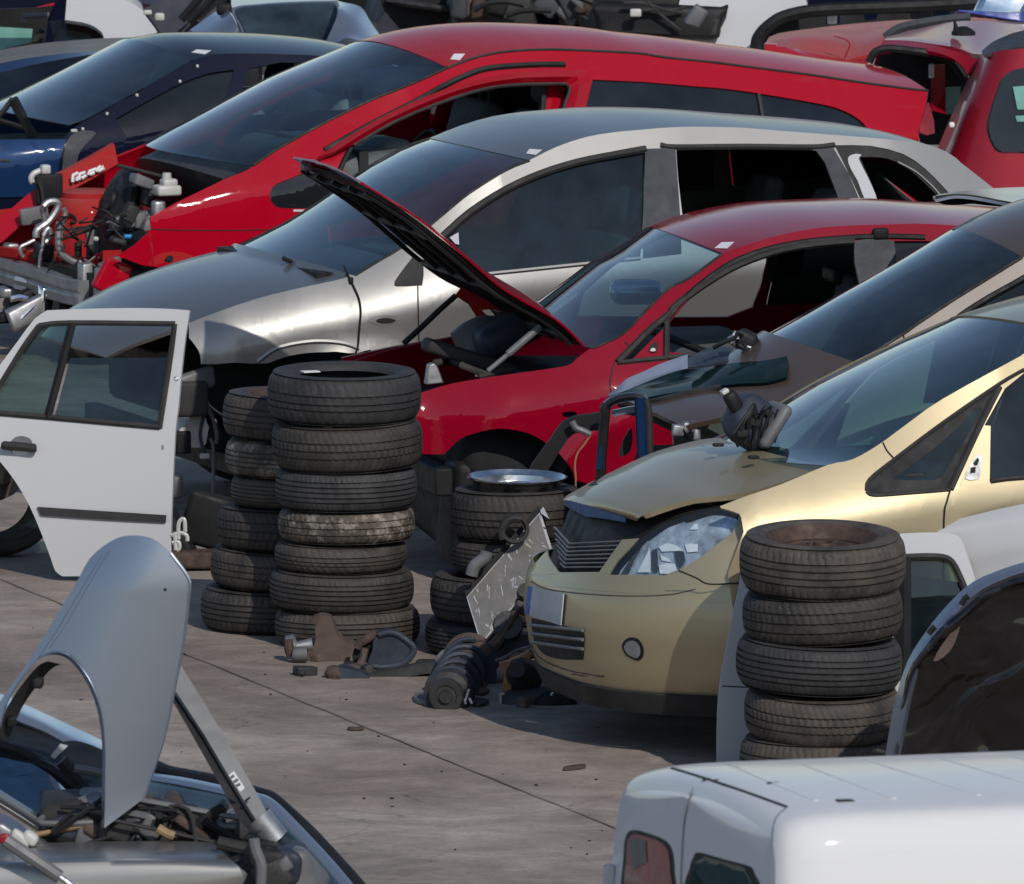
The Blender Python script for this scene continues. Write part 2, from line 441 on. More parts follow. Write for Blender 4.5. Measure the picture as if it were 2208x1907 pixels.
def concrete():
    m, nt, b = newmat('yard_concrete')
    big = noise(nt, .5, 6, .62, dist=.6); mid = noise(nt, 2.6, 7, .68, dist=.5); fine = noise(nt, 38, 5, .7)
    c = ramp(nt, big, (.28, (.22, .172, .142)), (.5, (.315, .258, .216)), (.7, (.43, .365, .31)))
    c = mix(nt, .75, c, ramp(nt, mid, (.25, .42), (.5, .85), (.78, 1.45)), 'MULTIPLY')
    c = mix(nt, .55, c, ramp(nt, fine, (.25, .62), (.75, 1.35)), 'MULTIPLY')
    # dark oil spots and pale scuffs
    st = noise(nt, 1.3, 5, .7, dist=1.2)
    c = mix(nt, ramp(nt, st, (.58, 0.0), (.74, .6)), c, (.16, .13, .115))
    sc = noise(nt, 5.0, 6, .75, stretch=(.35, 1.5, 1), dist=.8)
    c = mix(nt, ramp(nt, sc, (.56, 0.0), (.72, .5)), c, (.52, .45, .38))
    tc = N(nt, 'ShaderNodeTexCoord')
    nz = N(nt, 'ShaderNodeTexNoise'); nz.inputs['Scale'].default_value = 1.6; nz.inputs['Detail'].default_value = 6; L(nt, tc.outputs['Object'], nz.inputs['Vector'])
    ad = N(nt, 'ShaderNodeVectorMath', operation='MULTIPLY_ADD'); L(nt, nz.outputs['Color'], ad.inputs[0]); ad.inputs[1].default_value = (.9, .9, 0); L(nt, tc.outputs['Object'], ad.inputs[2])
    vo = N(nt, 'ShaderNodeTexVoronoi', feature='DISTANCE_TO_EDGE'); vo.inputs['Scale'].default_value = .45; L(nt, ad.outputs[0], vo.inputs['Vector'])
    c = mix(nt, ramp(nt, vo.outputs['Distance'], (0.0, .4), (.006, 0.0)), c, (.10, .08, .07))
    vd = N(nt, 'ShaderNodeTexVoronoi', feature='F1'); vd.inputs['Scale'].default_value = 5.5; vd.inputs['Randomness'].default_value = 1; L(nt, ad.outputs[0], vd.inputs['Vector'])
    c = mix(nt, math_(nt, 'MULTIPLY', ramp(nt, vd.outputs['Distance'], (.04, 1.0), (.16, 0.0)), ramp(nt, noise(nt, .9, 3), (.5, 0.0), (.62, .75))), c, (.085, .07, .065))
    tk = N(nt, 'ShaderNodeTexWave', wave_type='BANDS', bands_direction='DIAGONAL'); tk.inputs['Scale'].default_value = .16; tk.inputs['Distortion'].default_value = 5; tk.inputs['Detail'].default_value = 3; tk.inputs['Detail Scale'].default_value = .6; L(nt, tc.outputs['Object'], tk.inputs['Vector'])
    c = mix(nt, math_(nt, 'MULTIPLY', ramp(nt, tk.outputs['Fac'], (.80, 0.0), (.95, .5)), ramp(nt, noise(nt, 9, 4, .7), (.35, 0.0), (.65, 1.0))), c, (.15, .12, .11))
    L(nt, c, b.inputs['Base Color']); b.inputs['Roughness'].default_value = .9; b.inputs['Specular IOR Level'].default_value = .25
    bump(nt, b, fine, .35, .004)
    return m
M['concrete'] = concrete()
M['greenpane'] = simple('bright_green_pane', (.17, .38, .33), .3, 0, .2, 4)  # opaque bright green
M['greenlining'] = simple('dull_green_lining', (.06, .085, .075), .8, 0, .3, 6)
M['beamgrey'] = simple('weathered_steel', (.27, .262, .245), .5, .1, .2, 7)
M['dustygrey'] = paint('dusty_dark_paint', (.06, .06, .065), .1, .5, .3, .7)
M['dustyred'] = paint('dusty_sunburnt_red', (.42, .03, .03), 0, .5, .3, .5)
M['estatered'] = paint('metallic_red_paint', (.30, .008, .022), .4, .4, .4, .1)
M['sticker2'] = simple('pale_green_sticker', (.40, .52, .50), .6, 0, .3, 30)
M['bluesheen2'] = simple('blue_plastic_sheet', (.05, .08, .38), .35, 0, .3, 8)
M['alu2'] = simple('radiator_fins', (.21, .195, .175), .6, .2, .2, 20)
M['joint'] = simple('slab_joint', (.15, .12, .10), .95, 0, .3, 20)
# ---------------------------------------------------------------- camera, light, ground
cam = bpy.data.cameras.new('camera'); cam_o = bpy.data.objects.new('camera', cam); COL.objects.link(cam_o)
cam.sensor_fit = 'HORIZONTAL'; cam.sensor_width = 36; cam.lens = 36*F/2208
cam_o.location = CAM; cam_o.rotation_euler = (pi/2-TH, 0, 0); cam.clip_start = 1; cam.clip_end = 3000
cam.dof.use_dof = True; cam.dof.focus_distance = 39.5; cam.dof.aperture_fstop = 22
SC.camera = cam_o
SUN_E, SUN_A = 35.0, 21.0
sd = V((cos(radians(SUN_E))*sin(radians(SUN_A)), -cos(radians(SUN_E))*cos(radians(SUN_A)), sin(radians(SUN_E))))
sl = bpy.data.lights.new('sun', 'SUN'); sl.energy = 4.0; sl.angle = radians(.53); sl.color = (1, .95, .87)
so = bpy.data.objects.new('sun', sl); COL.objects.link(so); so.rotation_euler = sd.to_track_quat('Z', 'Y').to_euler(); so.location = (8, 10, 30)
w = bpy.data.worlds.new('World'); SC.world = w; w.use_nodes = True
nt = w.node_tree; bg = nt.nodes['Background']; sk = nt.nodes.new('ShaderNodeTexSky'); sk.sky_type = 'NISHITA'; sk.sun_disc = False
sk.sun_elevation = radians(SUN_E); sk.sun_rotation = atan2(sd.x, sd.y); sk.altitude = 200; sk.air_density = 1.0; sk.dust_density = .6; sk.ozone_density = 1.5
nt.links.new(sk.outputs[0], bg.inputs[0]); bg.inputs[1].default_value = .165
SC.view_settings.view_transform = 'Standard'; SC.view_settings.look = 'None'; SC.view_settings.exposure = -.6; SC.view_settings.gamma = 1
SC.cycles.max_bounces = 8; SC.cycles.transparent_max_bounces = 16; SC.cycles.caustics_reflective = False; SC.cycles.caustics_refractive = False
SC.cycles.use_denoising = True
SC.cycles.sample_clamp_indirect = 4
g = MB()
ys = [-30, 10, 20, 28, 34, 40, 46, 60, 100, 400, 1500]; xs = [-1500, -200, -40, -10, -4, 0, 4, 10, 40, 200, 1500]
g.grid([[(x, y, 0) for x in xs] for y in ys])
struct(g.build('ground', M['concrete'], ang=0))
def strip(p, wd, name, mat):
    P = [gpt(a, .004) for a in p]; m = MB(); rows = []
    for i, a in enumerate(P):
        t = (P[min(i+1, len(P)-1)]-P[max(i-1, 0)]).normalized(); n = V((-t.y, t.x, 0))
        j = wd*(.7+.6*random.random())
        rows.append([a-n*j/2, a+n*j/2])
    m.grid(rows); return struct(m.build(name, mat, ang=0))
def jitter(a, b, n):
    return [(a[0]+(b[0]-a[0])*i/n+random.uniform(-1, 1), a[1]+(b[1]-a[1])*i/n+random.uniform(-1, 1)) for i in range(n+1)]
strip(jitter((-60, 1224), (420, 1418), 14)+jitter((440, 1426), (1120, 1702), 24), .008, 'slab_joint', M['joint'])
strip(jitter((1120, 1702), (1700, 1935), 16), .007, 'slab_joint', M['joint'])
def proj(w):
    d = V(w)-CAM; f = d.dot(FW); return (CX+F*d.x/f, CY-F*d.dot(UP)/f)
def _px(s, x, z, y=None):
    y = s.Yf(x, z) if y is None else y
    return proj((s.X+x*cos(s.a)-y*sin(s.a), s.Y+x*sin(s.a)+y*cos(s.a), z))
Car.px = _px
def _seam(s, pts, w=.006, off=.003, mat=None, name='panel_gap', far=True, n=4):
    P = s.sides(cat(pts, n) if n else pts, off); m = MB(); rows = []
    for i, p in enumerate(P):
        t = (P[min(i+1, len(P)-1)]-P[max(i-1, 0)]).normalized(); b = V((t.z, 0, -t.x)).normalized()*w/2
        a = p-b; c = p+b
        a.y = s.Yf(a.x, a.z)-off; c.y = s.Yf(c.x, c.z)-off
        rows.append([a, p, c])
    m.grid(rows)
    if far: m.flipped(s.far_dz).build(name, mat or M['black'], s.root, ang=60)
    return m.build(name, mat or M['black'], s.root, ang=60)
Car.seam = _seam
def _ribbon(s, pts, r=.008, mat=None, name='trim', far=True, off=.0, n=3, parent=None, sq=None):
    m = MB(); m.tube(s.sides(cat(pts, n), off), r, 6, sq=sq)
    if far: m.flipped(s.far_dz).build(name, mat or M['trim'], parent or s.root)
    return m.build(name, mat or M['trim'], parent or s.root)
Car.ribbon = _ribbon
def rbox(c, d, r=.03, R=None, n=3):
    """rounded block"""
    bm = bmesh.new(); bmesh.ops.create_cube(bm, size=1)
    for v in bm.verts: v.co = V((v.co.x*d[0], v.co.y*d[1], v.co.z*d[2]))
    bmesh.ops.bevel(bm, geom=bm.edges[:], offset=min(r, min(d)*.49), segments=n, profile=.5, affect='EDGES')
    m = MB(); bm.verts.index_update()
    m.add([(R @ v.co if R is not None else v.co)+V(c) for v in bm.verts], [tuple(v.index for v in f.verts) for f in bm.faces]); bm.free(); return m
def seat(s, x, y, zb=.42, mat='seat', tilt=16, head=True, name='seat'):
    m = MB(); R = rot('Y', tilt)
    def j(k): m.add(k.v, k.f)
    j(rbox((x-.22, y, zb), (.5, .5, .16), .06)); j(rbox(V((x+.10, y, zb+.33)), (.15, .5, .62), .06, R))
    if head:
        j(rbox(V((x+.22, y, zb+.76)), (.10, .27, .19), .05, R))
        m.tube([(x+.19, y-.06, zb+.6), (x+.21, y-.06, zb+.72)], .008); m.tube([(x+.19, y+.06, zb+.6), (x+.21, y+.06, zb+.72)], .008)
    return m.build(name, M[mat], s.root)
def cabin(s, x0, x1, xd, zd, w=.74, zf=.3, zr=.85, dash='dash'):
    """dark floor tub with bulkheads and a dashboard"""
    m = MB(); m.box(((x0+x1)/2, 0, zf), (x1-x0, 2*w, .05)); m.box((x0, 0, (zf+zd)/2), (.05, 2*w, zd-zf)); m.box((x1, 0, (zf+zr)/2), (.05, 2*w, zr-zf))
    for sd_ in (-1, 1): m.box(((x0+x1)/2, sd_*w, (zf+zd-.15)/2), (x1-x0, .03, zd-.12-zf))
    m.build('cabin_lining', M['interior'], s.root, ang=0)
    d = rbox((xd+.22, 0, zd-.11), (.52, 2*w-.03, .2), .08)
    k = rbox((xd+.38, -.36, zd-.03), (.2, .4, .13), .06); d.add(k.v, k.f)
    d.build('dashboard', M[dash], s.root)
    st = MB(); Mx = T(xd+.56, -.36, zd-.10) @ rot('Y', -62)
    st.add([Mx @ V((.18*cos(a*pi/12)+.014*cos(b*pi/3)*cos(a*pi/12), (.18+.014*cos(b*pi/3))*sin(a*pi/12), .014*sin(b*pi/3))) for a in range(24) for b in range(6)],
           [(a*6+b, a*6+(b+1) % 6, ((a+1) % 24)*6+(b+1) % 6, ((a+1) % 24)*6+b) for a in range(24) for b in range(6)])
    st.tube([Mx @ V((0, -.17, 0)), Mx @ V((0, 0, -.02)), Mx @ V((0, .17, 0))], .02); st.tube([Mx @ V((0, 0, -.02)), Mx @ V((0, 0, -.3))], .03)
    st.build('steering_wheel', M['black'], s.root)
def road_wheel(s, x, y, R=.31, w=.19, rim='steelrim'):
    t = MB(); k = tyre_mb(R, w, 'rib', 96); Mx = T(x, y, R) @ rot('X', 90 if y < 0 else -90)
    k.xf(Mx); o = k.build('wheel', M['rubber'], s.root, ang=38)
    r = steel_rim_mb(R*.655, w); r.xf(Mx); r.build('rim', M[rim], o)
# ---------------------------------------------------------------- tyres
def tyre_mb(R, w, kind='rib', n=264, ri=None):
    ri = ri or R*.655; tw = w*.40
    gr = {'rib': (-.5, -.17, .17, .5), 'zig': (-.42, 0, .42), 'fine': (-.62, -.32, 0, .32, .62), 'block': (-.45, -.12, .3), 'lug': (-.5, 0, .5)}[kind]
    prof = []; tr = []
    def P(r, z, t=0): prof.append((r, z)); tr.append(t)
    P(ri-.004, -w*.34); P(ri, -w*.40); P(ri+.012, -w*.455); P(ri+.020, -w*.455); P(ri+.30*(R-ri), -w*.495); P(ri+.34*(R-ri), -w*.487); P(ri+.55*(R-ri), -w*.505); P(ri+.62*(R-ri), -w*.497); P(ri+.78*(R-ri), -w*.475)
    P(R-.036, -w*.462); P(R-.026, -w*.445, 2); P(R-.018, -w*.422, 2); P(R-.0135, -tw*.96, 2)
    zs = [-.9, -.75]
    k = sorted([x for g_ in gr for x in (g_-.055, g_-.045, g_+.045, g_+.055)]+[-.82, -.68, .68, .82, -.3+.02, .02, .33, .88])
    for z in k:
        ing = any(abs(z-g_) < .05 for g_ in gr)
        P(R-(.0085 if ing else 0)-.013*(abs(z))**2.6, z*tw, 0 if ing else 1)
    for r, z, t in [(R-.0135, tw*.96, 2), (R-.018, w*.422, 2), (R-.026, w*.445, 2), (R-.036, w*.462, 0), (ri+.78*(R-ri), w*.475, 0), (ri+.62*(R-ri), w*.497, 0), (ri+.55*(R-ri), w*.505, 0), (ri+.34*(R-ri), w*.487, 0), (ri+.30*(R-ri), w*.495, 0), (ri+.020, w*.455, 0), (ri+.012, w*.455, 0), (ri, w*.40, 0), (ri-.004, w*.34, 0)]:
        P(r, z, t)
    for r, z in [(ri+.3*(R-ri), w*.43), (ri+.7*(R-ri), w*.42), (R-.02, w*.3), (R-.014, 0), (R-.02, -w*.3), (ri+.7*(R-ri), -w*.42), (ri+.3*(R-ri), -w*.43)]: P(r, z)
    def wob(th, k, r, z):
        t = tr[k]
        if not t: return 0
        u = z/tw
        if kind == 'rib':
            a = th*64/(2*pi)+abs(u)*.5; d = ((a % 1) < .26)*.0045 if abs(u) > .56 else ((a % 1) < .2)*.0012
        elif kind == 'fine':
            a = th*78/(2*pi)+u*.8; d = ((a % 1) < .3)*.003 if abs(u) > .66 else ((a*.5 % 1) < .16)*.002
        elif kind == 'zig':
            a = th*66/(2*pi)+(u*1.4 if u > 0 else -u*1.4); d = ((a % 1) < .3)*.0048
        elif kind == 'block':
            a = th*52/(2*pi)+u*1.0; d = ((a % 1) < .25)*(.0038 if abs(u) > .35 else .0022)
        else:
            a = th*60/(2*pi)+abs(u)*1.1; d = ((a % 1) < .28)*.0045
        return -d
    m = MB(); m.lathe(prof, n, wob=wob); m.f = [f for f in m.f]
    o = len(m.v); L_ = len(prof)
    # close the section between the last inner point and the first bead point
    m.f += [(j*L_+L_-1, j*L_, ((j+1) % n)*L_, ((j+1) % n)*L_+L_-1)[::1] for j in range(n)]
    return m
def steel_rim_mb(ri, w, holes=12, depth=.05):
    m = MB(); W2 = w*.42
    m.lathe([(ri+.006, W2), (ri+.010, W2+.006), (ri-.002, W2+.008), (ri-.012, W2-.004), (ri-.018, W2-.014), (ri-.030, W2-.022), (ri-.036, W2-.036)], 64)
    # disc with hand holes
    N_ = holes*6; z0 = W2-.036
    prof = [(ri-.036, z0), (ri-.046, z0-.012), (ri-.066, z0-.010), (ri-.082, z0-.002), (ri*.5, z0+.006), (ri*.40, z0-.004), (.042, z0+.004), (.034, z0+.020), (.03, z0-.02)]
    rows = []
    for j in range(N_):
        th = 2*pi*j/N_; rows.append([V((r*cos(th), r*sin(th), z)) for r, z in prof])
    o = len(m.v); m.v += [tuple(p) for r in rows for p in r]; L_ = len(prof)
    for j in range(N_):
        for k in range(L_-1):
            if k in (1, 2) and j % 6 in (1, 2, 3): continue
            a, b = j, (j+1) % N_; m.f.append((o+a*L_+k, o+b*L_+k, o+b*L_+k+1, o+a*L_+k+1))
    m.lathe([(ri-.042, z0), (ri-.034, -.04), (ri-.02, -W2+.02), (ri, -W2)], 64)
    m.lathe([(ri-.05, z0-.10), (.001, z0-.11)], 40)
    for k in range(4):
        a = 2*pi*k/4+.4; m.lathe([(.001, z0+.02), (.009, z0+.02), (.010, z0+.014)], 8, T(.062*cos(a), .062*sin(a), 0))
    return m
S05 = .93841
def place_tyre(o, l, r, ymid, Yd, tx=0, ty=0, rz=0):
    """o: the tyre; l, r, ymid: its edges in photograph reading units; Yd: distance of the stack"""
    cx = (l+r)/2/S05; p = dpt((cx, ymid/S05), Yd)
    o.location = p; o.rotation_euler = (radians(tx), radians(ty), radians(rz))
    return p
def width_of(l, r, Yd): return (r-l)/S05/F*Yd/cos(radians(7.6))
def stack(rows, Yd, group):
    z = 0.0; last = None
    for (l, r, h, kind, mat, tx, ty, label) in rows:
        R = width_of(l, r, Yd)/2; w = h/S05/F*Yd
        cx = (l+r)/2/S05; x = ((cx-CX)/F)*Yd/cos(radians(7.6))*1.0
        x = dpt((cx, 1350), Yd).x
        o = tyre_mb(R, w*.985, kind).build('tyre', M[mat], None, ang=38)
        tag(o, label, 'tyre', group)
        o.location = (x+0, Yd+random.uniform(-.008, .008), z+w/2); o.rotation_euler = (radians(tx), radians(ty), random.uniform(0, 6.28))
        o.rotation_mode = 'XYZ'
        z += w; last = (x, Yd, z, R, o)
    return last
gc = 'tyres in the tall middle stack'
mid = stack([
    (556, 850, 76, 'rib', 'rubber', 0, -1.2, 'bottom tyre of the tall middle stack behind the rusty suspension arm'),
    (546, 838, 80, 'fine', 'rubber', 0, 1.0, 'wide black tyre second from the ground in the tall middle stack'),
    (556, 824, 58, 'block', 'rubber', 0, -1.0, 'narrow tyre third from the ground in the tall middle stack'),
    (563, 840, 68, 'lug', 'rubberdirty', 0, 0.8, 'tyre caked with pale mud halfway up the tall middle stack'),
    (558, 844, 84, 'fine', 'rubbergrey', 0, -.3, 'clean ribbed tyre just above the muddy one in the tall stack'),
    (551, 856, 96, 'zig', 'rubber', -1.5, -2.0, 'winter tyre with zigzag tread second from top of the tall stack'),
    (542, 853, 100, 'block', 'rubbergrey', 1.5, .8, 'topmost tyre of the tall middle stack with a paper scrap on it')], 39.75, gc)
gl = 'tyres in the left stack'
left = stack([
    (406, 706, 86, 'rib', 'rubber', 0, .5, 'bottom tyre of the left stack standing on the concrete'),
    (426, 716, 80, 'zig', 'rubber', 0, 2.0, 'second tyre from the ground in the left stack, closely grooved'),
    (440, 726, 86, 'lug', 'rubber', 0, 1.0, 'fat brownish tyre third from the ground in the left stack'),
    (468, 738, 64, 'fine', 'rubber', 0, 1.0, 'narrow ribbed tyre set back to the right in the left stack'),
    (457, 741, 74, 'rib', 'rubberdirty', 0, -1.0, 'brown dusty tyre just under the top of the left stack')], 40.24, gl)
# the top one still has its rusty wheel: a wheel, not a bare tyre
x_, y_, z_, R_, _o = left
t = thing('wheel', 'tyre on a rusty brown steel wheel on top of the left stack', 'wheel', (left[0], 40.24, z_+.092), 0, gl)
Rw = width_of(451, 745, 40.24)/2
tyre_mb(Rw, .184, 'rib').build('tyre', M['rubber'], t, ang=38); steel_rim_mb(Rw*.655, .184).build('rim', M['steelrim'], t)
t.rotation_euler = (0, radians(2.5), .3)
gm = 'tyres in the low stack behind the radiator'
low = stack([
    (860, 1160, 70, 'fine', 'rubberdirty' if 0 else 'rubbergrey', 0, 0, 'bottom tyre of the low stack beside the leaning radiator'),
    (870, 1172, 94, 'rib', 'rubber', 0, 1.0, 'deep black tyre second from the ground behind the leaning radiator'),
    (914, 1180, 72, 'fine', 'rubber', 0, .5, 'narrow tyre third from the ground behind the leaning radiator'),
    (911, 1180, 102, 'block', 'rubber', 0, -.6, 'thick upper tyre carrying the bare alloy wheel')], 39.5, gm)
# bare alloy wheel lying on the low stack
def alloy(R, w):
    m = MB(); m.lathe([(R-.03, -w*.5), (R-.012, -w*.46), (R-.035, -w*.3), (R-.035, w*.2), (R-.012, w*.42), (R, w*.46), (R+.002, w*.5), (R-.006, w*.5), (R-.014, w*.44), (R-.03, w*.36), (R-.036, w*.1)], 72)
    return m
def spokes(R, w, n=9):
    m = MB()
    for k in range(n):
        a = 2*pi*k/n; b = .17
        rows = []
        for f_ in (0, .33, .66, 1):
            r = .05+(R-.08)*f_; hw = .035-.012*f_; z = w*(.30-.14*f_)
            c = V((r*cos(a), r*sin(a), z)); s_ = V((-sin(a), cos(a), 0))
            rows.append([c-s_*hw-V((0, 0, .02)), c-s_*hw*.8, c+s_*hw*.8, c+s_*hw-V((0, 0, .02))])
        m.grid(rows)
    m.lathe([(.0005, w*.33), (.03, w*.33), (.034, w*.31), (.06, w*.31), (.066, w*.2), (.066, -.02)], 32)
    return m
t = thing('alloy_wheel', 'bare polished alloy wheel lying flat on top of the low tyre stack', 'wheel', (low[0], 39.5, low[2]-.03), 0)
Ra = width_of(947, 1148, 39.5)/2
alloy(Ra, .15).build('rim', M['rim'], t); spokes(Ra-.014, .15).build('spokes', M['rim'], t)
MB().lathe([(Ra-.034, -.05), (.001, -.055)], 40).build('brake_side_disc', M['darkmetal'], t)
t.rotation_euler = (radians(1.5), radians(.5), .2)
gr_ = 'tyres in the right stack'
YR = 35.85
right = stack([
    (1497, 1815, 104, 'rib', 'rubber', 0, 0, 'lowest visible tyre of the right stack, half hidden by the white van roof'),
    (1506, 1824, 100, 'zig', 'rubber', 3, -4.0, 'tyre with slanted lug tread second from the ground in the right stack'),
    (1489, 1826, 102, 'fine', 'rubbergrey', 1, -2.5, 'dark finely ribbed tyre in the middle of the right stack'),
    (1502, 1827, 100, 'lug', 'rubber', 2, -2.0, 'brown dusted tyre just below the wheel on the right stack')], YR, gr_)
t = thing('wheel', 'tyre on a rusty steel wheel with round holes on top of the right stack', 'wheel', (dpt((1664/S05, 1350), YR).x, YR, right[2]+.103), 0, gr_)
Rw = width_of(1496, 1833, YR)/2
tyre_mb(Rw, .20, 'rib').build('tyre', M['rubber'], t, ang=38); steel_rim_mb(Rw*.66, .20).build('rim', M['steelrim'], t)
t.rotation_euler = (radians(4.5), radians(-1.0), .3)
# paper scrap on the topmost tyre of the middle stack
m = MB(); m.box((0, 0, 0), (.07, .05, .004), rot('Z', 20)); m.xf(T(mid[0]-.135, 39.75-.12, mid[2]+.004))
tag(m.build('paper_scrap', M['paper'], None, ang=0), 'small pale paper scrap lying on the topmost tyre of the middle stack', 'paper scrap')
# ---------------------------------------------------------------- gold people carrier, nose to the left
GX = Car('parked_car', 'gold people carrier with its bonnet ajar and clear headlamp, nearest of the parked row', .085, 37.0, 18,
         W=pw((.0, .70), (.3, .80), (.62, .865), (1.2, .885), (3.2, .885), (3.9, .84), (4.3, .76)), zs=pw((.4, .80), (.8, .86), (1.4, .93), (2.6, .97), (4.3, 1.0)),
         k=pw((.5, .85), (1.1, .72), (1.6, .50), (4.3, .48)), h0=.10, low=.07, zl=.55)
s = GX; GX.far_dz = -.075
# nose shell: plan curve swept over height
def gold_nose():
    xf = pw((.17, .135), (.24, .095), (.34, .062), (.47, .045), (.58, .055), (.63, .075), (.70, .10), (.80, .14), (.90, .20), (.95, .26))
    ww = pw((.17, .80), (.3, .85), (.5, .868), (.7, .865), (.8, .855), (.9, .82), (.95, .79))
    rows = []; zz = [.17, .185, .21, .25, .29, .33, .37, .41, .45, .49, .53, .57, .595, .615, .64, .67, .70, .74, .78, .82, .86, .90, .94]
    for z in zz:
        row = []; w_ = ww(z)
        for j in range(81):
            u = -1+2*j/80
            y = w_*(sin(u*pi/2)); x = xf(z)+.49*abs(y/w_)**3.2
            row.append(V((x, y, z)))
        e = row[0]; f_ = row[-1]
        pre = [V((e.x+.10*k/3, s.Yf(e.x+.10*k/3, z)*(k/3)+e.y*(1-k/3), z)) for k in (3, 2, 1)]
        pre = [V((e.x+.10+.09*k, s.Yf(e.x+.10+.09*k, z), z)) for k in (3, 2, 1)]+pre
        row = pre+row+[V((p.x, -p.y, p.z)) for p in reversed(pre)]
        rows.append(row)
    return rows
rows = gold_nose(); NR = MB().grid(rows); bvN = bvh_of([NR])
# visible bumper skin: everything below the lamps, the grille and intake left out of it
bo = q('f', 225,1215, 300,1130, 540,1205, 760,1200, 985,1200, 1010,1165, 1110,1225, 1300,1222, 1700,1238, 1880,1160, 2046,1260, 'F', 0,1650-0, 150,1608, 290,1690, 500,1690)
low_o = [(1478/S05, 1180/S05)]
m = MB(); pts = [p for r in rows for p in r]
def sub(z0, z1, c0=0, c1=None):
    R_ = [r[c0:c1] for r in rows]; k = [i for i, r in enumerate(R_) if z0-1e-6 <= r[0].z <= z1+1e-6]; R_ = [R_[i] for i in k]; n_ = len(R_[0])
    P_ = [p for r in R_ for p in r]; f_ = [(i*n_+j, i*n_+j+1, (i+1)*n_+j+1, (i+1)*n_+j) for i in range(len(R_)-1) for j in range(n_-1)]
    return P_, f_
P_, f_ = sub(.25, .64, 3, -3); sh = shell(P_, f_, .006, V((-9, 0, .5))); sh.build('front_bumper', M['gold'], s.root, ang=45)
# upper nose: dark inner wall behind grille and lamps, set back
rb = [[V((p.x+.06, p.y*.90, p.z)) for p in r] for r in rows if r[0].z >= .615]
MB().grid(rb).build('nose_inner', M['black'], s.root, ang=60)
bvS = bvN
# crease under the lamps
hl = cat(q('f', 1115,1225, 1115,1225, 1180,1120, 1330,960, 1460,830, 1700,670, 2046,555, 'F', 330,1275, 440,1290, 475,1312, 475,1312, 440,1400, 350,1470, 230,1560, 130,1620, 60,1640, 'f', 1700,1228, 1400,1222), 3, True)
lamp = s.decal('headlamp', hl, bvN, M['lens'], off=.004, th=.006, step=8)
def inset(poly, k, c=None):
    cx = sum(p[0] for p in poly)/len(poly); cy = sum(p[1] for p in poly)/len(poly); return [(cx+(x-cx)*k, cy+(y-cy)*k) for x, y in poly]
refl = simple('lamp_reflector', (.52, .56, .62), .25, .35, .65, 11, .5)  # bright and dark reflections mottled into the reflector's base colour
s.decal('lamp_reflector', inset(hl, .985), bvN, refl, off=-.03, th=.003, step=8, parent=lamp)
facet_glint = simple('painted_facet_glint', (.80, .81, .82), .3, 0, .12, 40)  # bright reflections on the facets, painted in as flat white
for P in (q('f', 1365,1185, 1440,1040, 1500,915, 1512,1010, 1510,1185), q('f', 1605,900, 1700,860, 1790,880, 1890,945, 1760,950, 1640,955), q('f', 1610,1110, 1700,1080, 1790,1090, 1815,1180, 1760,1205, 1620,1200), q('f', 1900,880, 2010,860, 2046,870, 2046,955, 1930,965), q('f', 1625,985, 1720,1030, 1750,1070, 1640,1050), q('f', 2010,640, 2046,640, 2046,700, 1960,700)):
    s.decal('lamp_facet_glint', P, bvN, facet_glint, off=-.022, th=.002, step=10, parent=lamp)
fd = simple('painted_facet_shade', (.05, .055, .06), .3, 0, .3, 30)  # dark reflections between the facets, painted in as near-black
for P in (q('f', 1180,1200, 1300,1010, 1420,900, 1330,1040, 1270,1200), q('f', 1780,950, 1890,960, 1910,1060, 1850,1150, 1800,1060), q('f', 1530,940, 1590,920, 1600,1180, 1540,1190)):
    s.decal('lamp_facet_shade', P, bvN, fd, off=-.021, th=.002, step=10, parent=lamp)
# body-coloured band between grille and lamp, and under both
s.decal('nose_panel', cat(q('f', 985,1200, 985,1200, 1110,1020, 1240,840, 1240,840, 1420,825, 1420,825, 1330,930, 1180,1090, 1100,1228, 1100,1228, 1040,1215), 3, True), bvN, M['gold'], off=.002, th=.006, step=8)
s.decal('nose_panel', cat(q('f', 225,1225, 225,1225, 300,1080, 410,960, 410,960, 430,1040, 545,1205, 545,1205, 400,1230), 3, True), bvN, M['gold'], off=.002, th=.006, step=8)
s.decal('bumper_lip', q('f', 215,1230, 300,1195, 545,1200, 990,1196, 1110,1228, 1400,1228, 1700,1232, 1880,1162, 2046,1262, 'F', 134,1616, 240,1655, 310,1688, 480,1684, 640,1682, 640,1790, 300,1790, 'f', 2046,1440, 1500,1440, 800,1390, 300,1340), bvN, M['gold'], off=.001, th=.005, step=8)
# grille: slats following the nose
gp = MB()
for k in range(8):
    t_ = k/7; y0 = 800+385*t_
    bx, by = 622-62*t_, 885+305*t_; sp = 165*(1-t_)**.7
    a = (1100+(bx-sp)/5.115, 1000+(by-sp*1.1)/5.115); b = (1100+bx/5.115, 1000+by/5.115); c = (1100+(1225-240*t_)/5.115, 1000+(855+335*t_)/5.115)
    line = []
    for u in range(0, 9):
        v = u/8; p = (a[0]+(b[0]-a[0])*v, a[1]+(b[1]-a[1])*v) if 0 else None
    for (p0, p1) in ((a, b), (b, c)):
        for u in range(6):
            v = u/5; p = (p0[0]+(p1[0]-p0[0])*v, p0[1]+(p1[1]-p0[1])*v); h = bvN.ray_cast(s.eye, s.rl(p).normalized())
            if h[0] is not None: line.append(h[0]+V((.012, 0, 0)))
    if len(line) > 3: gp.tube(line, .0055, 6, sq=.7)
gp.build('grille', M['greyplastic'], s.root)
bars = MB()
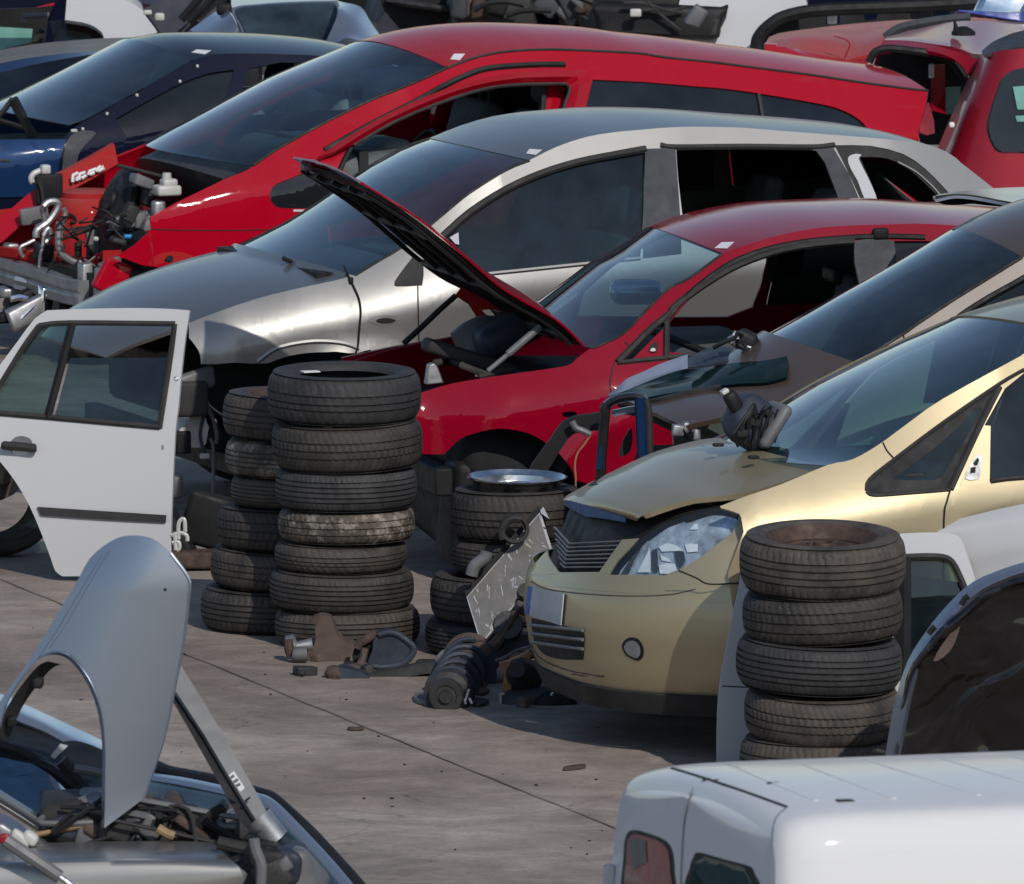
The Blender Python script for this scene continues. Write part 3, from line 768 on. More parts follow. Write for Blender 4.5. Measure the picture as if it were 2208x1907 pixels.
for k in range(26):
    v = k/25; p0 = (1100+(590+620*v)/5.115, 1000+(905-25*v)/5.115); p1 = (1100+(570+410*v)/5.115, 1000+(1195)/5.115)
    L_ = []
    for u in (0, .5, 1):
        h = bvN.ray_cast(s.eye, s.rl((p0[0]+(p1[0]-p0[0])*u, p0[1]+(p1[1]-p0[1])*u)).normalized())
        if h[0] is not None: L_.append(h[0]+V((.02, 0, 0)))
    if len(L_) == 3: bars.tube(L_, .0022, 4)
bars.build('grille_mesh', M['trim'], s.root)
# lower intake, fog lamp, number plate
lo = s.decal('lower_intake', cat(q('e', 1265,425, 1265,425, 1500,480, 1830,560, 1830,560, 1845,640, 1830,885, 1830,885, 1600,880, 1420,830, 1330,740, 1275,600), 3, True), bvN, M['black'], off=.003, th=.004, step=8)
sl_ = MB()
for k in range(3):
    L_ = []
    for u in range(8):
        p = q('e', 1275+570*u/7, 500+95*k+ (60+8*k)*(u/7)+0)[0]; h = bvN.ray_cast(s.eye, s.rl(p).normalized())
        if h[0] is not None: L_.append(h[0]+V((-.008, 0, 0)))
    sl_.tube(L_, .007, 6)
sl_.build('intake_slat', M['greyplastic'], lo)
fr0 = cat(q('H', 1880,470, 1905,425, 1950,410, 2000,430, 2030,490, 2025,550, 1995,575, 1950,560, 1905,530), 3, True); fr_ = inset(fr0, .78)
fl = s.decal('fog_lamp', [(x*1+0, y) for x, y in fr_], bvN, M['black'], off=.003, th=.004, step=6)
s.decal('fog_lens', inset(fr_, .8), bvN, M['lens'], off=.010, th=.004, step=6, parent=fl)
s.decal('fog_reflector', inset(fr_, .74), bvN, M['alu'], off=.0075, th=.002, step=6, parent=fl)
pl = cat(q('e', 1262,70, 1262,70, 1640,165, 1640,165, 1610,505, 1610,505, 1225,380, 1225,380), 2, True)
s.decal('number_plate', pl, bvN, M['platewhite'], off=.012, th=.005, step=10)
s.decal('plate_band', q('e', 1262,70, 1300,80, 1262,392, 1222,380), bvN, M['plateblue'], off=.0145, th=.002, step=10)
# bumper seams and lip spoiler
def on_nose(pts, r, name, mat, off=.001, n=3):
    m = MB(); L_ = []
    for p in cat(pts, n):
        h = bvN.ray_cast(s.eye, s.rl(p).normalized())
        if h[0] is not None:
            nn = h[1] if h[1].dot(s.rl(p)) < 0 else -h[1]; L_.append(h[0]+nn*off)
    m.tube(L_, r, 5); return m.build(name, mat, s.root)
on_nose(q('f', 235,1300, 400,1380, 700,1425, 1100,1455, 1500,1460, 1800,1440, 2046,1385), .0025, 'bumper_seam', M['rustbrown'])
on_nose(q('e', 1265,700, 1300,800, 1420,905, 1700,1010, 2046,1070, 'H', 1400,560+60, 1800,640), .003, 'bumper_seam', M['rustbrown'])
P_, f_ = sub(.21, .29, 3, -3); m = shell([p*1+V((.006, 0, -.045)) for p in P_], f_, .01, V((-9, 0, .2))); m.build('lip_spoiler', M['trim'], s.root)
# side skin
top = cat(q('F', 370,1258, 520,1200, 700,1140, 960,1032, 1100,1000, 1250,915, 1400,805, 1600,665, 2046,420), 3)
roofp = [(2208, 763), (2330, 700), (2500, 645), (2750, 610), (3050, 612), (3250, 650), (3330, 690)]
top2 = cat([top[-1]]+roofp, 3)[1:]
rear = [s.px(4.15, 1.25), s.px(4.28, .95), s.px(4.28, .95), s.px(4.30, .6), s.px(4.26, .3), s.px(4.26, .3)]
archR = [s.px(3.35+.36*cos(a), .30+.36*sin(a)) for a in [0.0+pi*k/12 for k in range(13)]]
archF = [s.px(.92+.36*cos(a), .30+.36*sin(a)) for a in [pi*k/12 for k in range(13)]]
bot = archR+archF
lampcut = q('F', 500,1400, 486,1318, 476,1300, 440,1286, 375,1268)
s.decal('front_wing', cat(q('F', 476,1312, 476,1312, 440,1402, 352,1472, 232,1562, 134,1616, 134,1616, 240,1655, 310,1688, 480,1684, 640,1680, 640,1680, 600,1450, 520,1305, 520,1305), 2, True), bvN, M['gold'], off=.003, th=.006, step=10)
qw = cat(q('F', 1178,1170, 1182,1140, 1215,1100, 1330,1005, 1600,805, 1890,600, 1905,598, 1905,598, 1640,1160, 1640,1160, 1400,1180, 1220,1192), 2, True)
dw = q('F', 1690,1150, 1830,808, 1940,610)+[(2208, 805), (2300, 755), (2420, 720), (2440, 1020)]+q('F', 2046,1095)
rw = [(2480, 712), (2700, 690), (2960, 690), (3010, 980), (2480, 1015)]
outline = top+top2+rear+bot+[s.px(.55, .30), s.px(.50, .58), s.px(.48, .72)]+lampcut
s.panel('body_side', outline, M['gold'], [qw, dw, rw], th=.01, step=16, far=False)
lowtop = cat(q('F', 380,1360, 520,1310, 700,1250, 960,1120, 1100,1060, 1250,940, 1400,808, 1600,665, 2046,420), 3)
bpy.data.objects.remove(s.panel('body_side', lowtop+outline[len(top):-len(lampcut)]+q('F', 380,1450), M['gold'], [qw, dw, rw], th=.01, step=30))
# quarter window: black frame and small pane
gq = cat(q('F', 1335,1112, 1345,1090, 1430,1030, 1600,900, 1780,725, 1803,722, 1800,760, 1640,1020, 1600,1085, 1550,1115, 1550,1115), 2, True)
f_o = s.panel('quarter_window', inset(qw, .995), M['black'], [gq], th=.006, off=-.006, step=12)
s.panel('pane', inset(gq, 1.02), M['glassgreen'], th=.004, off=-.008, step=12, parent=f_o)
wm = q('F', 1405,1080, 1490,1078, 1490,1090, 1405,1092)
s.panel('window_mark', wm, M['black'], th=.001, off=-.006, far=False, step=8, parent=f_o)
s.panel('window_mark', q('F', 1420,1060, 1480,1058, 1480,1068, 1420,1070), M['paper'], th=.001, off=-.0105, far=False, step=8, parent=f_o) if 0 else None
# bare mirror mount
mb_ = s.panel('mirror_mount', q('F', 1690,1155, 1825,812, 1862,815, 1856,1148), M['gold'], th=.01, off=-.004, step=14)
s.panel('mount_hole', cat(q('F', 1720,1105, 1760,1010, 1800,970, 1812,1000, 1805,1080, 1790,1110), 2, True), M['alu'], th=.002, off=.001, far=False, step=8, parent=mb_)
s.panel('mount_hole', q('F', 1750,1075, 1752,1045, 1780,1040, 1778,1072), M['black'], th=.002, off=.004, far=False, step=8, parent=mb_)
s.panel('mount_hole', q('F', 1765,1020, 1790,990, 1800,1000, 1790,1030, 1775,1035), M['black'], th=.002, off=.004, far=False, step=8, parent=mb_)
s.panel('door_glass', dw, M['glassgreen'], th=.004, off=-.018, step=20)
s.panel('door_glass', rw, M['glassdark'], th=.004, off=-.018, step=20)
s.ribbon(q('F', 1178,1172, 1195,1110, 1330,1000, 1600,797, 1900,590, 2046,505)+[(2208, 800), (2300, 750)], .008, M['trim'], 'window_seal', off=.002)
s.ribbon(q('F', 1178,1175, 1220,1197, 1400,1185, 1640,1165), .008, M['trim'], 'window_seal', off=.002)
s.ribbon(q('F', 1640,1165, 1780,860, 1910,600), .014, M['trim'], 'window_seal', off=.0)
s.ribbon(q('F', 1862,1120, 2046,1100)+[(2450, 1022)], .009, M['trim'], 'window_seal', off=.003)
s.seam(q('F', 1640,1168, 1622,1230, 1605,1330)+[s.px(s.side(q('F', 1605,1330)[0]).x, .6), s.px(s.side(q('F', 1605,1330)[0]).x, .3)], .007)
s.seam(q('F', 1268,905, 1290,950, 1332,998), .006)
s.seam(q('F', 140,1612, 240,1655, 310,1688, 480,1682), .006)
# windscreen, roof, bonnet
ws_n = s.sides(q('F', 965,1034, 1100,1006, 1250,920, 1400,810, 1600,670, 2046,425)+[(2208, 768), (2300, 716)], -.004)
s.cross('windscreen', ws_n, M['glass'], crown=(.0, .03), bow=(.14, .09), n=16, tilt=-.075, th=.005)
rf = s.sides(cat([(2300, 712)]+roofp[1:], 4), -.0)
s.cross('roof', rf, M['gold'], crown=.03, tilt=-.075, bow=lambda t: .09*max(0, 1-t*8), n=24)
s.cross('rear_window', s.sides([(3330, 690), s.px(4.15, 1.25), s.px(4.28, .95)], -.004), M['glassdark'], crown=.0, bow=-.06, n=8, th=.005)
s.cross('tailgate', s.sides([s.px(4.28, .95), s.px(4.30, .6), s.px(4.26, .3)], -.004), M['gold'], crown=0, bow=-.1, n=8)
hn = cat(q('F', 942,1036, 820,1085, 700,1128, 500,1186, 340,1205, 200,1222, 0,1285, 'E', 1735,1320, 1722,1342), 3)
hy = pw((0, -.66), (.45, -.60), (.8, -.52), (1, -.44))
hl_ = [s.at(p, hy(i/(len(hn)-1))) for i, p in enumerate(hn)]
fn = cat(q('F', 372,880, 280,888, 200,905, 100,930, 0,962, 'E', 1700,1010, 1600,1060, 1500,1108, 1400,1162, 1335,1200, 1313,1226), 3)
fy = pw((0, .63), (.5, .58), (.85, .50), (1, .44))
fl_ = [s.at(p, fy(i/(len(fn)-1))) for i, p in enumerate(fn)]
na = resamp(hl_, 30); fa = resamp(fl_, 30); rows_b = []
for i in range(30):
    t0 = i/29; row = []
    for j in range(25):
        u = j/24; e = 4*u*(1-u); p = na[i].lerp(fa[i], u); row.append(p+V((-(.10*(1-t0)+.05*t0)*e, 0, (.022+.012*sin(pi*t0))*e)))
    rows_b.append(row)
bon = shell([p for r in rows_b for p in r], [(i*25+j, i*25+j+1, (i+1)*25+j+1, (i+1)*25+j)[::-1] for i in range(29) for j in range(24)], .02)
up_ = sum((V(bon.v[f[1]])-V(bon.v[f[0]])).cross(V(bon.v[f[2]])-V(bon.v[f[0]])).z for f in bon.f[:600])
if up_ < 0: bon = shell([p for r in rows_b for p in r], [(i*25+j, i*25+j+1, (i+1)*25+j+1, (i+1)*25+j) for i in range(29) for j in range(24)], .02)
bon.build('bonnet', M['gold'], s.root, ang=50)
# raised rim of the bonnet along its near edge, front edge with a blue reflection painted on, washers
fr_row = rows_b[-1]
m = MB(); m.grid([[p+V((-.006, 0, .003)), p+V((-.004, 0, -.042+.03*abs(2*k/24-1)))] for k, p in enumerate(fr_row) if 2 <= k <= 22])
m.build('bonnet_front_edge', M['bluesheen'], s.root)
m = MB()
for (zx, zy) in ((360, 920), (555, 988)):
    p = q('F', zx, zy)[0]; c = s.at(p, -.15 if zx < 400 else -.4); rbox(c, (.04, .03, .012), .005).build('washer_jet', M['black'], s.root)
# cowl, engine bay darkness, inner wing
m = MB()
for k in range(3): m.box((1.03+.05*k, 0, .985-.01*k), (.06, 1.30, .03))
m.build('cowl_panel', M['black'], s.root)
m = rbox((.72, 0, .60), (.7, 1.0, .3), .08); m.build('engine_bay', M['interior'], s.root)
P_, f_ = sub(.17, .90); 
cabin(s, 1.15, 4.1, 1.12, 1.0); seat(s, 1.95, -.36); seat(s, 1.95, .36); seat(s, 2.85, 0)
m = MB(); m.box((2.35, 0, .26), (3.5, 1.45, .08)); m.build('underbody', M['black'], s.root, ang=0)
for x_ in (.92, 3.35):
    for y_ in (-.76, .76): road_wheel(s, x_, y_)
# broken lamp unit left lying at the foot of the windscreen
c = s.at(q('F', 540,795)[0], -.10)
t = thing('lamp_unit', 'black broken headlamp housing dumped at the foot of the gold car windscreen', 'car part', (s.X+c.x*cos(s.a)-c.y*sin(s.a), s.Y+c.x*sin(s.a)+c.y*cos(s.a), c.z), s.a)
m = noisy(rbox((0, 0, 0), (.21, .18, .19), .07, rot('Y', 32), 5), .02, 14, 3); m.build('housing', M['darkblueplastic'], t)
m = noisy(rbox((.06, -.03, -.01), (.05, .19, .19), .024, rot('Y', 34)), .008, 12); m.build('lens_cover', M['greyplastic'], t)
m = rbox((-.085, -.04, .085), (.055, .055, .09), .02, rot('Y', -30)); m.build('connector', M['black'], t)
k = rbox((-.12, -.04, .125), (.03, .035, .018), .006, rot('Y', -30)); k.build('bulb_cap', M['whiteplastic'], t)
m = MB()
for k in range(6): m.tube([(-.08+.02*k, -.08, -.08), (-.11+.03*k, -.11, -.03+.02*k), (-.06+.01*k, -.115, .04), (-.02, -.09, .08)], .006, 6)
for k in range(5): m.tube([(-.06+.03*k, -.1, -.07), (-.02+.03*k, -.11, .06)], .004, 5)
for k in range(3): m.add(*(lambda b: (b.v, b.f))(rbox((-.07+.05*k, -.10, -.03+.04*k), (.045, .02, .03), .006, rot('Y', 20*k))))
m.build('wiring', M['black'], t)
# ---------------------------------------------------------------- brown people carrier behind the gold one
s = BR = Car('parked_car', 'bronze brown people carrier carrying a loose green bumper, parked behind the gold car', .53, 39.4, 15,
         W=pw((.0, .66), (.3, .78), (.7, .84), (1.3, .855), (3.3, .855), (4.1, .80)), zs=pw((.3, .80), (1.0, .92), (1.6, 1.0), (2.6, 1.02), (4.1, 1.02)),
         k=pw((.5, 1.0), (1.1, .8), (1.7, .5), (4.1, .48)), h0=.11)
pil = q('F', 690,735, 780,672, 900,598, 1010,535, 1130,466, 1380,312, 1450,262, 1640,135)+q('C', 1800,1570, 2042,1420)
top = cat(pil, 3)+cat([pil[-1], (2300, 508), (2500, 452), (2800, 430), (3100, 450), (3200, 480)], 3)[1:]
outl = top+[s.px(3.95, 1.3), s.px(4.1, .95), s.px(4.1, .35)]+[s.px(3.2+.35*cos(a), .3+.35*sin(a)) for a in [pi*k/10 for k in range(11)]]+[s.px(.95+.36*cos(a), .31+.37*sin(a)) for a in [pi*k/10 for k in range(11)]]+[s.px(.40, .3), s.px(.36, .55), s.px(.34, .80)]
dwin = q('F', 1560,330, 1690,215, 1850,112, 2046,2)+[(2300, 545), (2400, 520), (2420, 850), (1990, 870)]
rwin = [(2470, 500), (2800, 480), (3050, 500), (3080, 800), (2480, 845)]
s.panel('body_side', outl, M['brown_lit'], [dwin, rwin], step=20)
s.panel('door_glass', dwin, M['glassteal'], off=-.015, th=.004, step=26); s.panel('door_glass', rwin, M['glassdark'], off=-.015, th=.004, step=26)
s.ribbon(q('F', 1560,330, 1690,212, 1850,108, 2046,-2)+[(2300, 541)], .012, M['black'], 'window_seal', off=.002)
s.ribbon(q('F', 1140,458, 1380,308, 1450,258, 1640,131)+q('C', 1800,1566, 2036,1420), .008, M['black'], 'screen_seal', off=.0)
s.seam(q('F', 1380,312, 1388,345, 1400,372), .006)
wn = s.sides(q('F', 1135,462, 1380,310, 1450,260, 1640,133)+q('C', 1800,1568, 2040,1420), -.004)
s.cross('windscreen', wn, M['glass'], crown=(.02, .06), bow=(.17, .07), n=14, th=.005)
rf = s.sides(cat([pil[-1], (2300, 508), (2500, 452), (2800, 430), (3100, 450), (3200, 480)], 3))
s.cross('roof', rf, M['brown'], crown=.06, bow=lambda t: .07*max(0, 1-t*8), n=20)
s.cross('tailgate', s.sides([(3200, 480), s.px(3.95, 1.3), s.px(4.1, .95), s.px(4.1, .35)], -.004), M['brown_lit'], crown=0, bow=-.06, n=8)
hn = s.sides(cat(q('F', 1128,468, 1010,537, 900,600, 780,674, 690,738), 3)+[])
e = hn[-1]
# bonnet edge runs on behind the gold car to the front corner
hn2 = [V(p) for p in hn]; fc = s.at(q('g', 1150,1130)[0], -.50)
for t_ in (.25, .5, .75, 1): hn2.append(e.lerp(fc, t_)+V((0, 0, .012*sin(pi*t_))))
hn2 = [V((p.x, p.y+.015, p.z)) for p in hn2]
bonB = s.cross('bonnet', hn2, M['brown'], crown=lambda t: .06-.02*t, bow=lambda t: .17*(1-t)+.06*t, n=22, th=.02)
m = MB(); m.grid([[V((fc.x-.04*(1-t*t), -fc.y*t, fc.z-.01+.03*(1-t*t))), V((fc.x-.035*(1-t*t)+.03, -fc.y*t, fc.z-.06+.03*(1-t*t)))] for t in [-1+k/6 for k in range(13)]]); m.build('bonnet_front_edge', M['interior'], s.root)
# dark nose without a bumper: slam panel, radiator frame, hoses
m = rbox((.42, 0, .60), (.6, 1.25, .36), .06); m.build('engine_bay', M['interior'], s.root)
m = MB(); m.box((.14, 0, .62), (.05, 1.2, .08)); m.box((.16, 0, .35), (.06, 1.2, .08))
for y in (-.55, .55): m.box((.16, y, .5), (.05, .08, .3))
m.build('radiator_frame', M['black'], s.root, bevel=.01)
m = MB(); random.seed(3)
for k in range(9):
    y = -.6+.13*k; m.tube([(.1, y, .78-.05*random.random()), (.05+.05*random.random(), y+.05, .70), (.12, y+.1, .62)], .012, 6)
m.build('hose', M['trim'], s.root)
for (zx, zy, sx) in ((1085, 1165, .05), (1165, 1130, .03), (1270, 1120, .035), (1290, 1210, .03)):
    c = s.at(q('g', zx, zy)[0], -.47); noisy(rbox(c, (sx, .03, .05), .01), .008, 30).build('lamp_bracket', M['alu'], s.root)
cabin(s, 1.25, 3.9, 1.2, 1.08); seat(s, 2.0, -.36, zb=.5); seat(s, 2.0, .36, zb=.5); seat(s, 2.9, -.3, zb=.5); seat(s, 2.9, .3, zb=.5)
# interior mirror and cowl with wipers left on it
m = rbox((1.98, 0, 1.50), (.04, .22, .07), .02); m.build('inner_mirror', M['black'], s.root)
m = MB()
for k in range(3): m.box((1.06+.05*k, 0, 1.07-.005*k), (.06, 1.3, .03))
m.build('cowl_panel', M['black'], s.root)
m = MB(); m.box((2.1, 0, .24), (3.6, 1.4, .08)); m.build('underbody', M['black'], s.root, ang=0)
for x_ in (.95, 3.2):
    for y_ in (-.74, .74): road_wheel(s, x_, y_)
def onworld(s, v): return V((s.X+v.x*cos(s.a)-v.y*sin(s.a), s.Y+v.x*sin(s.a)+v.y*cos(s.a), v.z))
# dark green bumper lying across the bonnet, its grey upper lip towards the windscreen
def px_curve(P, Y, n=3): return [dpt(p, Y) for p in cat(P, n)]
t0 = dpt(q('F', 350,520)[0], 39.75)
t = thing('loose_bumper', 'dark green bumper with a grey upper lip lying across the brown bonnet', 'bumper', t0)
def ploft(curves, n=40):
    """rows of (pixel polyline, distance at its left end, distance at its right end)"""
    R = []
    for P, Ya, Yb in curves:
        c = resamp([V((p[0], p[1], 0)) for p in cat(P, 4)], n)
        R.append([dpt((p.x, p.y), Ya+(Yb-Ya)*i/(n-1)) for i, p in enumerate(c)])
    return R
from mathutils.bvhtree import BVHTree
def world_bvh(o):
    me = o.data; Mw = T(*o.parent.location) @ Matrix.Rotation(o.parent.rotation_euler.z, 4, 'Z')
    return BVHTree.FromPolygons([Mw @ v.co for v in me.vertices], [tuple(p.vertices) for p in me.polygons])
def sitloft(curves, bv, Yd, th=.006, n=40, sub_=3):
    """rows of (pixel polyline, stand-off towards the camera) laid over another surface"""
    R = []
    for P, off in curves:
        c = resamp([V((p[0], p[1], 0)) for p in cat(P, 4)], n); row = []
        for p in c:
            r = ray((p.x, p.y)).normalized(); h = bv.ray_cast(CAM, r); row.append(h[3] if h[0] is not None else None)
        g = [d for d in row if d is not None]; dflt = sum(g)/len(g) if g else Yd
        last = g[0] if g else Yd
        for i in range(n):
            if row[i] is None: row[i] = last
            last = row[i]
        for _ in range(6): row = [row[0]]+[(row[i-1]+row[i]*2+row[i+1])/4 for i in range(1, n-1)]+[row[-1]]
        R.append([CAM+ray((p.x, p.y)).normalized()*(row[i]-off) for i, p in enumerate(c)])
    cols = [cat([r[j] for r in R], sub_) for j in range(n)]; k = len(cols[0])
    return shell([cols[j][i] for i in range(k) for j in range(n)], [(i*n+j, i*n+j+1, (i+1)*n+j+1, (i+1)*n+j) for i in range(k-1) for j in range(n-1)], th, CAM)
def pshell(curves, th=.006, n=40, sub_=3):
    R = ploft(curves, n); R2 = []
    cols = [cat([r[j] for r in R], sub_) for j in range(n)]
    k = len(cols[0]); pts = [cols[j][i] for i in range(k) for j in range(n)]
    return shell(pts, [(i*n+j, i*n+j+1, (i+1)*n+j+1, (i+1)*n+j) for i in range(k-1) for j in range(n-1)], th, CAM)
def rel(mb, o): mb.v = [tuple(V(p)-V(o)) for p in mb.v]; return mb
bb = world_bvh(bonB)
rel(sitloft([(q('g', 330,770, 500,720, 900,560, 1200,480, 1700,425, 2046,395, 'F', 735,430), .015), (q('g', 360,790, 600,700, 1000,600, 1400,520, 1800,470, 2046,450, 'F', 742,480), .03),
             (q('g', 430,800, 700,745, 1000,690, 1400,610, 1800,560, 2046,545, 'F', 738,525), .045), (q('g', 500,835, 760,800, 1100,740, 1500,680, 1800,650, 2046,640, 'F', 735,545), .04)], bb, 39.4, .01), t0).build('bumper_skin', M['greenblack'], t)
rel(sitloft([(q('g', 310,775, 420,690, 520,600, 700,520, 900,430, 1190,330), .02), (q('g', 320,785, 480,690, 620,640, 860,545, 1000,500, 1190,425), .025), (q('g', 330,790, 520,725, 700,650, 900,570, 1100,505, 1190,485), .03)], bb, 39.4, .008), t0).build('upper_lip', M['slate'], t)
h_ = sitloft([(q('g', 690,830, 900,790, 1200,720, 1550,655), .06), (q('g', 690,850, 900,812, 1200,745, 1550,690), .06)], bb, 39.4, .02); rel(h_, t0).build('rubbing_strip', M['trim'], t)
# wiper motor and ragged black cowl piece left at the foot of the screen
c = dpt(q('F', 400,400)[0], 39.7)
t = thing('wiper_linkage', 'tangled black wiper linkage and cowl left at the foot of the brown car windscreen', 'car part', c)
rel(pshell([(q('F', 190,440, 260,405, 330,380, 420,380, 520,415, 690,420), 39.9, 39.8), (q('F', 190,470, 260,430, 350,410, 430,420, 520,440, 690,440), 39.75, 39.65), (q('F', 195,490, 290,480, 400,460, 520,455, 690,450), 39.6, 39.5)], .01), c).build('cowl_cover', M['darkblueplastic'], t)
m = noisy(rbox(dpt(q('F', 515,345)[0], 39.6)-c, (.09, .08, .08), .025, rot('Y', 25)), .01, 16); m.build('wiper_motor', M['black'], t)
m = noisy(rbox(dpt(q('F', 455,338)[0], 39.6)-c, (.05, .05, .055), .012, rot('Y', 35)), .012, 30); m.build('bracket', M['alu'], t)
m = MB()
for P in (q('F', 330,385, 400,350, 450,330, 470,300, 500,310), q('F', 470,370, 520,395, 560,390, 600,400), q('F', 500,360, 510,390, 500,420), q('F', 600,390, 640,365, 655,385, 640,400)):
    m.tube([p-c for p in px_curve(P, 39.55)], .010, 6)
m.build('wiper_arm', M['black'], t)
m = MB()
for P in (q('F', 430,360, 450,330, 470,335, 455,310), q('F', 500,405, 515,380, 540,385)): m.tube([p-c for p in px_curve(P, 39.55)], .006, 6)
m.build('bare_linkage', M['alu'], t)
# steel-blue lid lying on the roof
c = dpt((2130, 440), 41.3)
t = thing('loose_bonnet', 'flat blue grey bonnet lying on the roofs behind the brown car', 'bonnet', c)
rel(pshell([(q('C', 1540,1086, 1600,1068, 1800,1045, 2046,1032, 2500,1020, 3000,1030), 41.6, 41.9), (q('C', 1545,1088, 1640,1072, 1800,1072, 2046,1080, 2500,1090, 3000,1100), 41.1, 41.2), (q('C', 1560,1100, 1640,1082, 1700,1080, 1800,1092, 2046,1135, 2500,1180, 3000,1190), 40.6, 40.6)], .012), c).build('bonnet_skin', M['slate'], t)
rel(pshell([(q('C', 1556,1096, 1640,1085, 1700,1083, 1800,1095, 2046,1138, 2500,1183), 40.6, 40.6), (q('C', 1575,1118, 1610,1130, 1680,1132, 1760,1125, 1850,1135, 2046,1152, 2500,1200), 40.75, 40.75)], .01), c).build('bonnet_edge', M['black'], t)
# ---------------------------------------------------------------- cherry red hatchback with its bonnet up
s = RD = Car('parked_car', 'cherry red hatchback with its bonnet propped open and front wheel arch empty', -.54, 42.1, 14,
         W=pw((.0, .70), (.35, .80), (.8, .86), (1.4, .87), (3.3, .87), (4.2, .80)), zs=pw((.2, .72), (.8, .80), (1.5, .90), (2.4, .95), (4.2, .97)),
         k=pw((.4, .75), (1.0, .70), (1.5, .5), (4.2, .46)), h0=.09, low=.06)
s.arch = (.92, .31, .40, .022)
wing = q('E', 500,740, 500,740, 530,632, 530,632, 700,582, 900,548, 1100,520, 1250,498, 1345,480, 1395,440, 1440,405, 1475,385)
pil = q('E', 1640,305, 1780,165, 1900,52)+q('C', 200,1530, 300,1455, 385,1400)
roofp = q('C', 385,1400, 540,1345, 700,1298, 850,1268, 1000,1250, 1300,1238, 1530,1236)+[(2130, 492), (2300, 505), (2520, 530)]
top = cat(wing+pil+roofp[1:], 3)
arch = cat(q('E', 1380,1115, 1365,1060, 1330,1010, 1270,945, 1200,895, 1130,858, 1050,838, 970,830, 900,838, 820,858, 750,885, 700,930, 660,970, 660,970, 600,972, 540,970, 540,970), 2)
outl = top+[s.px(3.9, 1.2), s.px(4.15, .95), s.px(4.2, .4)]+[s.px(3.25+.35*cos(a), .3+.35*sin(a)) for a in [pi*k/10 for k in range(11)]]+[s.px(1.5, .22)]+arch
tri = q('E', 1625,462, 1700,390, 1885,210, 1885,440)
win = q('C', 80,1790, 80,1790, 240,1605, 420,1490, 600,1415, 780,1368, 1000,1340, 1110,1335, 1110,1335, 1130,1430, 1150,1800)+q('F', 1000,430, 95,410, 95,410)
win = cat(win, 2, True)
rwin = q('C', 1200,1345, 1340,1330, 1500,1330)+[(2080, 522), (2300, 540), (2300, 720), (1880, 740)]
s.panel('body_side', outl, M['cherry'], [tri, win, rwin, cat(q('E', 1308,750, 1325,738, 1375,736, 1392,748, 1375,766, 1325,768), 2, True)], step=16)
# door frame rubber, bare mirror triangle, repeater hole
s.panel('mirror_mount', cat(q('E', 1690,455, 1690,455, 1870,275, 1878,275, 1870,432, 1870,432), 2, True), M['cherry'], off=-.006, th=.006, step=10)
m_ = s.panel('mount_hole', cat(q('E', 1788,400, 1805,360, 1830,352, 1838,385, 1820,410), 2, True), M['black'], off=.002, th=.002, far=False, step=8)
s.panel('mount_clip', cat(q('E', 1795,402, 1806,385, 1822,388, 1824,402), 2, True), M['whiteplastic'], off=.006, th=.004, far=False, step=8)
for P in (q('E', 1615,465, 1700,380, 1800,280, 1905,195)+q('C', 110,1700, 240,1600, 420,1487, 600,1412, 780,1365, 1000,1338, 1110,1332),):
    s.ribbon(P, .016, M['trim'], 'door_rubber', off=.0)
s.ribbon(q('E', 1615,468, 1700,458, 1885,440, 1990,428, 2046,425), .012, M['trim'], 'door_rubber')
s.ribbon(q('E', 1885,445, 1886,330, 1888,205), .014, M['trim'], 'door_rubber')
s.ribbon(q('C', 60,1790, 180,1640, 400,1470, 600,1385, 800,1340, 1000,1318, 1240,1305, 1500,1310), .013, M['black'], 'roof_rubber', off=.002)
s.panel('door_pillar', q('C', 1110,1330, 1230,1310, 1330,1330, 1350,1500, 1360,1700, 1180,1750, 1112,1450), M['slatedark'], off=.004, th=.02, step=14)
k = MB(); c = s.side(q('C', 1255,1290)[0], .01); k = rbox(c, (.07, .03, .05), .012); k.build('hinge_clip', M['black'], s.root)
s.panel('rear_door_glass', rwin, M['glassdark'], off=-.015, th=.004, step=24)
s.seam(q('E', 1600,400+60, 1578,540, 1575,600, 1590,700), .006)
s.seam(q('E', 1655,350, 1672,365, 1690,390), .006)
wn = s.sides(q('E', 1475,388, 1640,308, 1780,168, 1900,55)+q('C', 200,1533, 380,1402), -.004)
s.cross('windscreen', wn, M['glass'], crown=(.02, .035), bow=(.13, .07), n=14, th=.005)
s.ribbon(q('E', 1478,390, 1640,313, 1780,173, 1900,58)+q('C', 200,1537, 380,1405), .007, M['black'], 'screen_seal', off=-.003)
s.cross('roof', s.sides(cat(roofp, 3)), M['cherry'], crown=.035, bow=lambda t: .07*max(0, 1-t*8), n=24)
s.cross('rear_window', s.sides([roofp[-1], s.px(3.9, 1.2), s.px(4.15, .95)], -.004), M['glassdark'], crown=0, bow=-.05, n=8, th=.005)
s.cross('tailgate', s.sides([s.px(4.15, .95), s.px(4.2, .4)], -.004), M['cherry'], crown=0, bow=-.08, n=5)
st = s.at(q('C', 395,1357)[0], -.5); 
